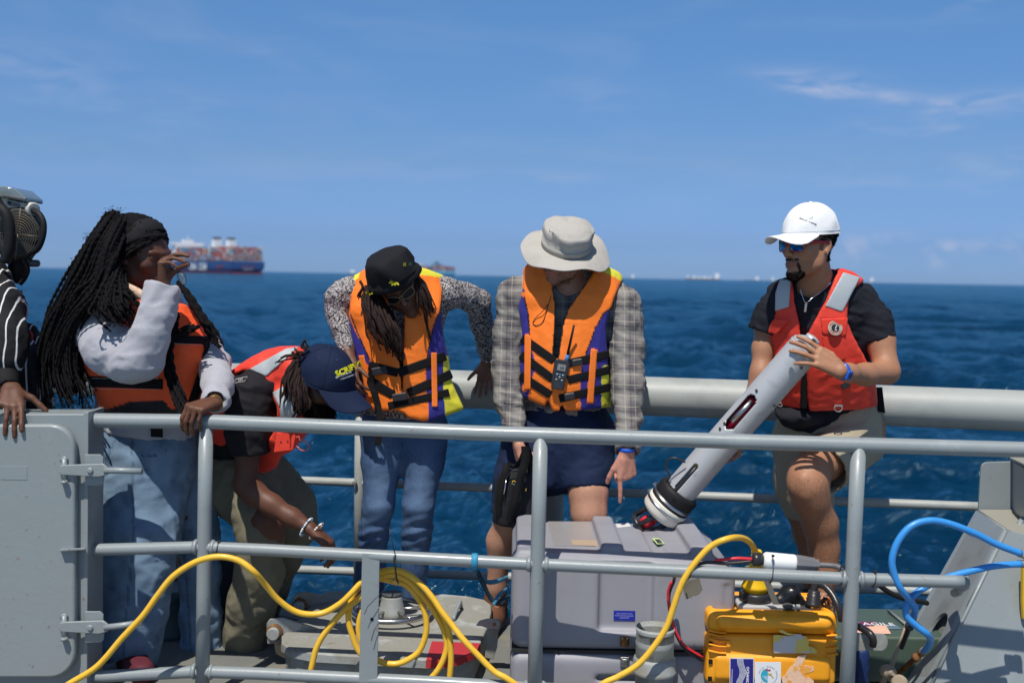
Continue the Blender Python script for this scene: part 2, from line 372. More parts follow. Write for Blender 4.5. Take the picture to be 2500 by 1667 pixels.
    s3 = t.nodes.new('ShaderNodeVectorMath'); s3.operation = 'NORMALIZE'; L.new(nn, s3.inputs[0]); L.new(s3.outputs[0], b.inputs['Normal'])
    t.nodes.remove(b); df = t.nodes.new('ShaderNodeBsdfDiffuse'); L.new(cr_.outputs[0], df.inputs[0]); L.new(s3.outputs[0], df.inputs['Normal'])
    gl = t.nodes.new('ShaderNodeBsdfGlossy'); gl.inputs[0].default_value = (.50, .84, .97, 1); gl.inputs['Roughness'].default_value = .12; L.new(s3.outputs[0], gl.inputs['Normal'])
    fr = t.nodes.new('ShaderNodeFresnel'); fr.inputs[0].default_value = 1.33; L.new(s3.outputs[0], fr.inputs['Normal']); mx = t.nodes.new('ShaderNodeMixShader'); L.new(fr.outputs[0], mx.inputs[0]); L.new(df.outputs[0], mx.inputs[1]); L.new(gl.outputs[0], mx.inputs[2])
    L.new(mx.outputs[0], [n for n in t.nodes if n.type == 'OUTPUT_MATERIAL'][0].inputs[0])
    o = link('sea', me, m, smooth=True); tag(o, kind='structure')
build_sea()
print('sea', time.time() - T0)

# ---------------------------------------------------------------- deck, and the ship's side below it
DPIPE = lambda x: 5.86 - 0.00034 * x
DECKM = M('worn_deck_paint', (.16, .165, .155), .7, bump=[(200, 1.), (20, 1.)], var=[(5, (.22, .20, .15), .5, .7, .8), (30, (.09, .09, .085), .6, .75, .7)])
e0, e1 = P(-1500, 1480, DPIPE(-1500) - .02), P(4000, 1480, DPIPE(4000) - .02)
dk = MB(); dk.slab([(e0.x, e0.y, 0), (e1.x, e1.y, 0), (e1.x, -2.5, 0), (e0.x, -2.5, 0)], (0, 0, -.02)); tag(dk.build('deck', DECKM), kind='structure')
hs = MB(); hs.slab([(e0.x, e0.y - .03, -.02), (e1.x, e1.y - .03, -.02), (e1.x, -2.5, -.02), (e0.x, -2.5, -.02)], (0, 0, -3.6)); tag(hs.build('hull_side', GREYD), kind='structure')

# ================================================================ distant ships
def hull(mb, A, B, W, z0, z1, mi=0, bowcut=.12, z2=None):
    """A stern centre, B bow centre"""
    A, B = Vector(A), Vector(B); d = (B - A).normalized(); s = Vector((d.y, -d.x, 0)); Lh = (B - A).length
    st = [(0, 1), (.02, 1), (.8, 1), (.9, .8), (.97, .35), (1, .04)]
    v = []
    for zz, k in ((z0, .86), (z0 + (z1 - z0) * .35, .97), (z1, 1)):
        for t, w_ in st: v.append(A + d * Lh * (t * (.985 if zz == z0 else 1) + (0.02 if (t == 0 and zz == z0) else 0)) + s * W / 2 * w_ * k + Vector((0, 0, zz)))
        for t, w_ in st[::-1]: v.append(A + d * Lh * (t * (.985 if zz == z0 else 1) + (0.02 if (t == 0 and zz == z0) else 0)) - s * W / 2 * w_ * k + Vector((0, 0, zz)))
    n = 12; f = [[r_ * n + j, r_ * n + (j + 1) % n, (r_ + 1) * n + (j + 1) % n, (r_ + 1) * n + j] for r_ in (0, 1) for j in range(n)] + [[2 * n + j for j in range(n)], list(range(n - 1, -1, -1))]
    mb.add(v, f, False, mi); return A, d, s, Lh
CC = [(.38, .05, .04), (.30, .04, .035), (.45, .13, .05), (.05, .10, .28), (.45, .45, .46), (.12, .16, .22), (.42, .09, .07), (.05, .25, .32), (.33, .06, .09), (.50, .48, .45), (.28, .10, .08), (.07, .12, .20)]
CM = [M('container_paint_%s' % n, c, .6) for n, c in zip('red wine orange blue white slate scarlet teal maroon cream brown navy'.split(), CC)]
def containers(A, d, s, Lh, W, z1, t0, t1, tiers, gap, seed, skip=()):
    rg = random.Random(seed); mb = MB(); nb = int((t1 - t0) * Lh / 14.6); cols = int(W / 2.55) - 1
    for b_ in range(nb):
        t = t0 * Lh + b_ * 14.6 + (b_ // 2) * .6
        if any(k0 < t < k1 for k0, k1 in skip): continue
        tb = tiers[min(len(tiers) - 1, int(b_ / nb * len(tiers)))]
        for c in range(cols):
            if c not in (0, 1, cols - 1) and b_ not in (0,) : 
                top = tb + rg.choice((0, 0, -1)); mb.box(A + d * (t + 6.2) + s * ((c - cols / 2 + .5) * 2.55) + Vector((0, 0, z1 + 2.62 * (top - .5))), d * 6.0, s * 1.2, Vector((0, 0, 1.27)), rg.randrange(12)); continue
            for k in range(tb + rg.choice((0, 0, -1))):
                mb.box(A + d * (t + 6.2) + s * ((c - cols / 2 + .5) * 2.55) + Vector((0, 0, z1 + 2.62 * (k + .5))), d * 6.0, s * 1.2, Vector((0, 0, 1.27)), rg.randrange(12))
    return mb
SEA = -3.0
def seapt(x, D): 
    p = P(x, 700, D); return Vector((p.x, p.y, SEA))
HB = M('ship_hull_blue', (.012, .06, .20), .5); HR = M('ship_boot_red', (.25, .03, .05), .6); SW = M('ship_white', (.72, .73, .74), .5); SBK = M('ship_black', (.02, .03, .04), .5)
ship = thing('container_ship', 'large container ship with dark blue hull and stacked containers, behind the woman with long hair', 'container ship')
Ds = 1900.; m1 = Ds / F
A = seapt(606, Ds) ; ang = rad(180 - 54); d_ = Vector((math.cos(ang), math.sin(ang), 0)); A = A + d_ * 2
B = A + d_ * 395
hb = MB(); A_, d, s, Lh = hull(hb, A, B, 60, 2.2, 20.5); hb.build('hull', HB, ship)
hr = MB(); hull(hr, A + d_ * 1.5, B - d_ * 4, 58.6, -2, 2.2); hr.build('boot_topping', HR, ship)
ln = MB()   # lettering on side and stern as flat paint
for i, ch in enumerate('CMA CGM'): pass
side = -s if (-s).y < 0 else s
tx = text('CMA  CGM', 17, A + d * 150 + side * 30.12 + Vector((0, 0, 10.5)), -d, (0, 0, 1), SW, ship, bold=.35)
for o_, z_ in ((46, 12.), (52, 9.)):
    q = MB(); q.box(A + d * o_ + side * 30.1 + Vector((0, 0, z_)), d * (16 if z_ > 10 else 6), side * .1, (0, 0, .9)); q.build('draft_marks', HR, ship)
text('CMA CGM', 5.2, A - d * .12 + Vector((0, 0, 12.2)), s if s.x > 0 else -s, (0, 0, 1), HR, ship, bold=.1)
text('LONDON', 3.6, A - d * .12 + Vector((0, 0, 7.4)), s if s.x > 0 else -s, (0, 0, 1), SW, ship)
c_ = containers(A, d, s, Lh, 58, 21.5, .005, .93, (9, 9, 8, 9, 9, 9, 8, 7), 1, 3, skip=((96, 118), (270, 292))); tag(c_.build('container_stacks', CM, ship), kind='stuff')
lb = MB()
for k in range(24): lb.box(A + d * .2 + s * (-28 + k * 2.43) + Vector((0, 0, 27)), d * .3, s * .18, (0, 0, 6))
for k in range(27): lb.box(A + d * (7 + k * 14.6) + side * 29 + Vector((0, 0, 25)), d * .4, s * .3, (0, 0, 4.5))
tag(lb.build('lashing_bridge', M('ship_grey', (.33, .34, .34), .6), ship), kind='stuff')
fn = MB(); fn.box(A + d * 107 + Vector((0, 0, 38)), d * 8, s * 24, (0, 0, 9)); 
for q_ in (-12, 14): fn.box(A + d * 107 + s * q_ + Vector((0, 0, 50.5)), d * 7.5, s * 6.5, (0, 0, 7.5))
fn.build('funnel_block', SW, ship)
for q_ in (-12, 14): k = MB(); k.box(A + d * 107 + s * q_ + Vector((0, 0, 60)), d * 6.5, s * 5, (0, 0, 2)); k.build('funnel', SBK, ship)
br = MB(); br.box(A + d * 281 + Vector((0, 0, 36)), d * 7.5, s * 26, (0, 0, 16)); br.box(A + d * 281 + Vector((0, 0, 53)), d * 6, s * 30, (0, 0, 2.4)); br.box(A + d * 281 + Vector((0, 0, 58)), d * 4, s * 10, (0, 0, 3)); br.box(A + d * 281 + Vector((0, 0, 63)), d * .6, s * .6, (0, 0, 5)); br.build('bridge_block', SW, ship)

ship = thing('container_ship', 'small hazy container ship with pale turquoise hull, behind the bucket hat', 'container ship')
Ds = 4700.; A = seapt(1098, Ds); ang = rad(180 - 52); d_ = Vector((math.cos(ang), math.sin(ang), 0)); B = A + d_ * 350
HT = M('ship_hull_turquoise', (.12, .38, .55), .5)
hb = MB(); A_, d, s, Lh = hull(hb, A, B, 56, -1, 19); hb.build('hull', HT, ship)
c_ = containers(A, d, s, Lh, 54, 20, .0, .93, (7, 8, 7, 7, 8, 6, 4), 1, 9, skip=((88, 108), (240, 262))); tag(c_.build('container_stacks', CM, ship), kind='stuff')
fn = MB(); fn.box(A + d * 98 + Vector((0, 0, 38)), d * 8, s * 22, (0, 0, 10)); fn.box(A + d * 98 + Vector((0, 0, 53)), d * 6, s * 7, (0, 0, 6)); fn.build('funnel_block', M('ship_teal', (.10, .22, .30), .5), ship)
br = MB(); br.box(A + d * 251 + Vector((0, 0, 36)), d * 7.5, s * 24, (0, 0, 15)); br.build('bridge_block', SW, ship)
def farship(x0, x1, hpx, D, towers, lab, name='tanker'):
    m = D / F; a = seapt(x0, D); b = seapt(x1, D); hpx *= .8; sh = thing(name, lab, 'ship', 'far ships on the horizon')
    hb = MB(); hull(hb, a, b, abs(x1 - x0) * m * .17, 0, hpx * m * .5); hb.build('hull', M('far_hull', (.16, .12, .13), .6), sh)
    tb = MB(); dd = (b - a)
    for t, wd, hh in towers: tb.box(a + dd * t + Vector((0, 0, hh * m * .5 + hpx * m * .4)), dd * wd, (0, m * 3, 0), (0, 0, hh * m * .5))
    tb.build('superstructure', SW, sh)
farship(1758, 1672, 9, 7000, [(.1, .06, 14), (.93, .02, 8), (.3, .04, 5), (.45, .05, 6), (.6, .04, 5), (.75, .05, 6)], 'far cargo ship on the horizon left of the white cap man, the largest one there')
farship(1855, 1815, 5, 9000, [(.2, .1, 8)], 'tiny far ship on the horizon just right of the largest far one')
farship(1890, 1868, 4, 9500, [(.2, .12, 8)], 'tiny far ship on the horizon close to the white cap man\'s chin')
farship(2134, 2116, 5, 8000, [(.4, .2, 11)], 'tiny white ship on the horizon right of the white cap man\'s neck')
farship(1550, 1535, 4, 9000, [(.4, .2, 8)], 'tiny white ship on the horizon by the hat man\'s yellow shoulder')
farship(868, 850, 5, 8000, [(.4, .3, 7)], 'tiny far ship on the horizon left of the bucket hat')

# ================================================================ railings
DR = lambda x: 4.22 - 0.00012 * x
rail = thing('deck_railing', 'grey painted pipe railing with three rails running across the foreground', 'railing')
TOP = [(212, 1026), (505, 1029), (600, 1033), (1150, 1056), (1850, 1079), (2560, 1099)]
MID = [(212, 1342), (490, 1335), (650, 1342), (1250, 1374), (1850, 1402), (2070, 1412), (2352, 1420)]
BOT = [(212, 1652), (490, 1638), (650, 1644), (1047, 1664), (1700, 1702), (2400, 1735)]
def railtube(pts, r, name, seg=26):
    v = []
    for (a, b), (c, d) in zip(pts[:-1], pts[1:]):
        for k in range(seg // 4): t = k / (seg // 4); x = a + (c - a) * t; v.append(P(x, b + (d - b) * t, DR(x)))
    v.append(P(*pts[-1], DR(pts[-1][0]))); q = MB(); q.tube(spline(v, 2), r, 20); return q.build(name, GREY, rail)
railtube(TOP, .0275, 'top_rail'); railtube(MID, .0225, 'middle_rail'); railtube(BOT, .0225, 'bottom_rail')
for (x0, y0, x1, y1) in ((503, 1035, 494, 1660), (1320, 1068, 1305, 1670), (2096, 1092, 2068, 1670)):
    D = DR(x0) ; p0 = P(x0, y0, D); p1 = P(x1, y1, DR(x0)); dn = (p1 - p0).normalized(); pe = p0 + dn * ((p0.z) / -dn.z) if dn.z < 0 else p1
    q = MB(); q.tube([p0, p0.lerp(pe, .3), p0.lerp(pe, .6), pe], .0262, 20); po = q.build('post', GREY, rail)
    # weld beads round the joints
    t_ = (P(x0 + 100, y0 + 4, D) - p0).normalized()
    for zz, rr in ((.030, .029),): pass
    for my in (MID, BOT):
        yy = np.interp((x0 + x1) / 2, [q_[0] for q_ in my], [q_[1] for q_ in my]); pm = P(np.interp(yy, [y0, y1], [x0, x1]), yy, D)
        for sg in (-1, 1): wb = MB(); wb.lathe(pm + t_ * sg * .024, t_ * sg, [(0, .0235), (.005, .030), (.012, .0275), (.018, .0225)], 20); wb.build('weld_bead', GREY, rail)
q = MB(); a, b, c, d = P(884, 1350, 4.09), P(927, 1352, 4.09), P(921, 1668, 4.09), P(876, 1666, 4.09)
q.slab([a, b, c, d], (0, .007, 0)); fb = q.build('flat_bar', GREY, rail, bevel=.002)
q = MB(); q.lathe(P(908, 1511, 4.088), (0, 1, 0), [(0, .0065), (.0012, .0065)], 14); q.build('bolt_hole', M('hole_dark', (.01, .01, .01), .9), rail)
# back railing: big pipe along the deck edge, two thin rails and stanchions below
brl = thing('pipe_bulwark_rail', 'thick grey pipe along the deck edge behind the people, with two thin rails under it', 'railing')
PT = lambda x: np.interp(x, [0, 1130, 1750, 2400], [912, 950, 973, 999]) + (x < 0) * x * .034 + (x > 2400) * (x - 2400) * .041
v = [P(x, PT(x), DPIPE(x)) for x in range(-900, 3400, 90)]; q = MB(); q.tube(v, .0915, 36); q.build('pipe', PIPE, brl)
T1 = lambda x: 1172 + (x - 720) * .0385
T2 = lambda x: 1383 + (x - 540) * .0345
for fn_, r_, x1 in ((T1, .021, 2450), (T2, .021, 2450)):
    q = MB(); q.tube([P(x, fn_(x), DPIPE(x)) for x in range(-900, x1, 90)], r_, 16); q.build('rail', PIPE, brl)
for x in (880, 2600, -300):
    a = P(x, PT(x), DPIPE(x)); q = MB(); q.tube([a, Vector((a.x, a.y, 0))], .026, 16); q.build('stanchion', PIPE, brl)
    for fn_ in (T1,):
        q = MB(); b = P(x - 14, fn_(x), DPIPE(x) - .03); q.lathe(b, (0, -1, 0), [(0, .012), (.012, .012), (.016, .008)], 10); q.build('bolt', GREYD, brl)
for x in (1348,):
    a = P(x, PT(x), DPIPE(x)); q = MB(); q.tube([a, Vector((a.x, a.y, 0))], .066, 28); q.build('support_post', PIPE, brl)

# ================================================================ left locker with raised cover and two dog levers
lk = thing('steel_locker', 'grey steel box locker at the left edge with a raised round-cornered cover', 'locker')
DL = 4.13
def rbox(x0, y0, x1, y1, D0, D1, r, mb, mi=0, n=6):
    """box with rounded front outline given by pixel rectangle at depth D0, going back to D1"""
    pts = []
    for cx, cy, a0 in ((x1 - r, y0 + r, -90), (x1 - r, y1 - r, 0), (x0 + r, y1 - r, 90), (x0 + r, y0 + r, 180)):
        for k in range(n + 1): a = rad(a0 + 90 * k / n); pts.append(P(cx + r * math.cos(a), cy + r * math.sin(a), D0))
    return mb.slab(pts, (0, D1 - D0, 0), mi)
q = MB(); q.slab([P(-600, 1012, DL), P(211, 1010, DL), P(207, 1760, DL), P(-600, 1760, DL)], (0, .15, 0)); q.build('body', GREY, lk, bevel=.006)
q = MB(); q.slab([P(204, 1006, DL - .002), P(216, 1006, DL - .002), P(212, 1760, DL - .002), P(200, 1760, DL - .002)], (0, .16, 0)); q.build('edge_strip', GREY, lk, bevel=.003)
q = MB(); rbox(-500, 1036, 183, 1655, DL - .035, DL + .001, 62, q); q.build('cover', GREY, lk, bevel=.012, seg=4)
q = MB(); q.box(P(34, 1154, DL - .0355), (.048, 0, 0), (0, .0008, 0), (0, 0, .025)); q.build('name_plate', GREY, lk, bevel=.0005)
def lever(y, tip):
    lv = MB(); D = DL - .05
    # plate bracket on frame, bar, rod, bolt, lug
    br_ = MB(); br_.slab([P(207, y - 40, D + .02), P(244, y - 40, D + .02), P(252, y - 32, D + .02), P(252, y - 8, D + .02), P(207, y - 5, D + .02)], (0, .008, 0)); br_.slab([P(207, y + 14, D + .02), P(254, y + 12, D + .02), P(252, y + 30, D + .02), P(244, y + 36, D + .02), P(207, y + 36, D + .02)], (0, .008, 0))
    b_ = lk_ = br_.build('lever_bracket', GREY, lk, bevel=.002)
    lv.slab([P(146, y - 12, D), P(158, y - 14, D), P(250, y - 17, D), P(262, y - 8, D), P(262, y + 10, D), P(240, y + 15, D), P(150, y + 10, D), P(142, y + 2, D)], (0, .014, 0))
    o = lv.build('dog_lever', GREY, lk, bevel=.003, seg=3)
    r_ = MB(); r_.tube([P(255, y - 1, D + .005), P(290, y - 1 + tip * .3, D + .005), P(347, y + tip, D + .005)], .0115, 12); r_.build('handle', GREY, o)
    bt = MB(); bt.lathe(P(221, y - 1, D + .002), (0, -1, 0), [(0, .011), (.006, .011), (.009, .007)], 14); bt.build('bolt', GREY, o)
    lg = MB(); lg.tube([P(157, y - 30, D + .01), P(157, y + 30, D + .01)], .0095, 10); lg.lathe(P(157, y + 24, D - .002), (0, 0, -1), [(0, .013), (.01, .013)], 6); lg.tube([P(148, y - 26, D + .012), P(157, y - 32, D + .012), P(164, y - 26, D + .012)], .006, 8); lg.build('clevis', GREY, lk)
lever(1149, 1); lever(1532, -13)
q = MB(); q.slab([P(146, 1340, DL - .06), P(208, 1336, DL - .06), P(208, 1336, DL), P(150, 1338, DL)], (0, 0, -.009)); q.build('stop_lug', GREY, lk, bevel=.002)

# ================================================================ right hand strut / gusset
st = thing('steel_strut', 'big grey welded steel strut with an oval slot at the right edge', 'ship structure')
c8 = lambda x, y: (1650 + x * .4254, 1000 + y * .4254)
def c8P(x, y, D): return P(*c8(x, y), D)
TL, TR = c8P(1737, 585, 4.78), c8P(1895, 692, 4.42)
BL, BR = c8P(1150, 1640, 4.62), c8P(1435, 1640, 4.26)
# flange built as four strips round an oval slot
def flange():
    me = MB(); nrm = (TR - TL).cross(BL - TL).normalized(); nrm = nrm if nrm.y > 0 else -nrm
    O = TL; U = (TR - TL); V = (BL - TL)
    g = lambda u, v: (TL * (1 - u) + TR * u) * (1 - v) + (BL * (1 - u) + BR * u) * v
    ring = []; 
    cu_, cv_, ru, rv = .62, .66, .17, .125; N = 28
    inner = [g(cu_ + ru * math.cos(2 * math.pi * k / N), cv_ + rv * math.copysign(abs(math.sin(2 * math.pi * k / N)) ** .8, math.sin(2 * math.pi * k / N))) for k in range(N)]
    outer = []
    for k in range(N):
        a = 2 * math.pi * k / N; c, s_ = math.cos(a), math.sin(a)
        tt = min((((1 - cu_) if c > 0 else cu_) / abs(c)) if abs(c) > 1e-6 else 9, (((1 - cv_) if s_ > 0 else cv_) / abs(s_)) if abs(s_) > 1e-6 else 9)
        outer.append(g(cu_ + c * tt, cv_ + s_ * tt))
    v = inner + outer + [p + nrm * .012 for p in inner + outer]; n2 = 2 * N; f = []
    for k in range(N):
        k2 = (k + 1) % N
        f += [[k, k2, N + k2, N + k], [n2 + k, n2 + N + k, n2 + N + k2, n2 + k2], [k, n2 + k, n2 + k2, k2], [N + k, N + k2, n2 + N + k2, n2 + N + k]]
    # corners
    cs = [(0, 0), (1, 0), (1, 1), (0, 1)]
    me.add(v, f)
    return me, g, nrm
me_, gq, nrm_ = flange(); o = me_.build('flange_plate', GREYD, st); q = MB(); q.slab([p + Vector((.05, .03, 0)) for p in (gq(.2, .25), gq(.97, .25), gq(.97, 1), gq(.2, 1))], nrm_ * .01); q.build('inner_plate', GREYD, st)  # flange takes the darker grey so its shaded face is put into the colour
q = MB()
for (u, v_) in ((0, 0), (1, 0), (1, 1), (0, 1)): pass
q.slab([gq(0, 0), gq(1, 0), gq(1, .12), gq(0, .12)], nrm_ * .0125); q.slab([gq(0, .9), gq(1, .9), gq(1, 1), gq(0, 1)], nrm_ * .0125)
for k in (0.0, .92):
    q.slab([gq(k, .1), gq(k + .08, .1), gq(k + .08, .92), gq(k, .92)], nrm_ * .0127 - Vector((0, 0, 0)))
q.build('flange_edge', GREY, st)
q = MB(); a = TL; q.tube([gq(-.01, 0), gq(-.01, .5), gq(-.01, 1)], .008, 8); q.tube([gq(1, 0), gq(1, .5), gq(1, 1)], .007, 8); q.tube([TL, TR], .006, 8); q.build('weld_bead', GREY, st)
q = MB(); q.slab([TR, c8P(2300, 800, 4.40), c8P(2300, 1700, 4.24), BR], nrm_ * .012 + Vector((0, .01, 0))); q.build('side_plate', GREY, st)
q = MB(); q.slab([TL, TR, c8P(2300, 900, 4.42), c8P(2300, 585, 4.78)], (0, 0, .01)); q.build('shelf_plate', M('khaki_grey_steel', (.27, .26, .22), .6, bump=(150, .4)), st, bevel=.002)
pts = [(1737, 585), (1752, 330), (1762, 312), (1780, 302), (1930, 296), (1930, 585)]
q = MB(); q.slab([c8P(x, y, 4.80) for x, y in pts], (0, .012, 0)); q.build('upright_plate', GREY, st, bevel=.002)
q = MB(); q.slab([c8P(1930, 296, 4.80), c8P(1930, 585, 4.80), c8P(2010, 640, 4.55), c8P(2010, 340, 4.55)], (.012, 0, 0)); q.slab([c8P(2010, 340, 4.55), c8P(2010, 640, 4.55), c8P(2300, 700, 4.55), c8P(2300, 340, 4.55)], (0, .012, 0)); q.build('box_side', GREY, st, bevel=.002)
q = MB(); q.slab([c8P(1915, 288, 4.82), c8P(2300, 270, 4.82), c8P(2300, 400, 4.45), c8P(2015, 335, 4.45)], (0, 0, .012)); q.build('top_plate', M('khaki_grey_steel', (.27, .26, .22), .6), st, bevel=.002)
q = MB(); q.tube([c8P(1970, 700, 4.52), c8P(1975, 650, 4.55), c8P(1990, 628, 4.6), c8P(2040, 640, 4.6)], .012, 12); q.build('lifting_eye', GREY, st)
q = MB(); q.lathe(c8P(1600, 985, 4.1), (P(2352, 1420, 4) - P(2070, 1412, 4)).normalized(), [(0, .024), (.01, .034), (.03, .036), (.045, .028)], 20); q.tube([c8P(1615, 1000, 4.12), c8P(1625, 1040, 4.25), c8P(1600, 1050, 4.35)], .017, 10); q.build('rail_socket', GREY, st)
q = MB(); q.slab([c8P(1996, 880, 4.3), c8P(2100, 880, 4.3), c8P(2100, 1180, 4.3), c8P(1997, 1210, 4.3), c8P(1992, 1100, 4.3)], (0, .03, 0)); yb = q.build('yellow_lifting_block', YELP, None, bevel=.008); tag(yb, 'yellow metal edge peeking in at the right frame border beside the strut', 'machine part')
# rusty turnbuckle and chain post at the foot of the strut
tb = thing('rusty_turnbuckle', 'rusty threaded rod and shackle at the foot of the strut', 'turnbuckle')
q = MB(); q.tube([c8P(1330, 1220, 4.2), c8P(1290, 1330, 4.2), c8P(1240, 1460, 4.2), c8P(1180, 1580, 4.2)], [.008, .007, .009, .012], 10); q.build('rod', M('tan_metal', (.30, .24, .17), .7, bump=(80, .6)), tb)
q = MB(); q.lathe(c8P(1215, 1500, 4.15), (.3, -1, .2), [(-.02, .022), (0, .026), (.02, .024), (.025, .012), (.04, .012)], 16); q.tube([c8P(1215, 1500, 4.17), c8P(1260, 1560, 4.17), c8P(1330, 1590, 4.17)], .018, 12); q.lathe(c8P(1290, 1570, 4.12), (-.6, -1, .5), [(0, .03), (.03, .03), (.04, .02)], 16); q.build('shackle', M('tan_metal', (.30, .24, .17), .7), tb)
# blue hoses
c3 = lambda x, y, D: (2080 + x * .3936, 1050 + y * .3936, D)
for pth, lab in (([(1050, 765), (900, 708), (760, 638), (600, 578), (480, 560), (370, 592), (290, 680), (250, 790), (258, 880), (300, 980), (350, 1040), (385, 1090), (388, 1130), (375, 1165)], 'upper blue rubber hose looping out high over the middle rail'),
                 ([(1050, 828), (880, 842), (700, 882), (540, 930), (410, 1000), (345, 1070), (338, 1150), (400, 1212), (465, 1262), (488, 1300), (470, 1345), (440, 1372)], 'lower blue rubber hose bending down to a rusty fitting by the oval slot')):
    low = 'lower' in lab
    Dd = [4.02] * len(pth); 
    for i in range(len(pth)): Dd[i] = 4.05 - .05 * math.sin(i / len(pth) * 3.1) + (-.06 if not low else 0) + (.10 * max(0, i - 9) / 4 if not low else .05 * max(0, i - 8))
    h = thing('blue_hose', lab, 'hose', 'blue hoses by the strut')
    q = MB(); q.tube(spline(pxs([c3(x, y, d_) for (x, y), d_ in zip(pth, Dd)]), 8), .0122, 14); q.build('hose', BLUEH, h)
    x, y = pth[-1]; x2, y2 = pth[-2]; dx, dy = (x - x2), (y - y2); l = math.hypot(dx, dy); dx /= l; dy /= l
    dx, dy = (-.75, .66) if low else (-.35, .93)
    f0 = P(*c3(x, y, Dd[-1])); f1 = P(*c3(x + dx * 110, y + dy * 110, Dd[-1] + .03)); q = MB(); q.lathe(f0, f1 - f0, [(-.012, .0145), (.012, .0145), (.013, .012), (.028, .012), (.029, .0165), (.045, .0165), (.046, .010), (.10 * 1.4, .009)], 14); q.build('fitting', RUST if low else BLACKP, h)
    f0 = P(*c3(1045, 765 if not low else 828, 4.06)); q = MB(); q.lathe(f0, (1, 0, -.3 if not low else 0), [(-.01, .0135), (.03, .0145), (.031, .018), (.05, .018)], 14); q.build('end_fitting', M('tan_metal', (.30, .24, .17), .7), h)
print('rails', time.time() - T0)

# ---- sea air: thin even haze round the whole scene
def haze():
    q = MB(); q.box((0, 0, 55), (26000, 0, 0), (0, 26000, 0), (0, 0, 61)); m = bpy.data.materials.new('haze_air'); m.use_nodes = True; t = m.node_tree; t.nodes.clear()
    o = t.nodes.new('ShaderNodeOutputMaterial'); v = t.nodes.new('ShaderNodeVolumePrincipled'); v.inputs['Color'].default_value = (.62, .78, 1, 1); v.inputs['Density'].default_value = 1.3e-5; v.inputs['Anisotropy'].default_value = .0
    t.links.new(v.outputs[0], o.inputs['Volume']); tag(q.build('haze', m), kind='stuff')
haze()
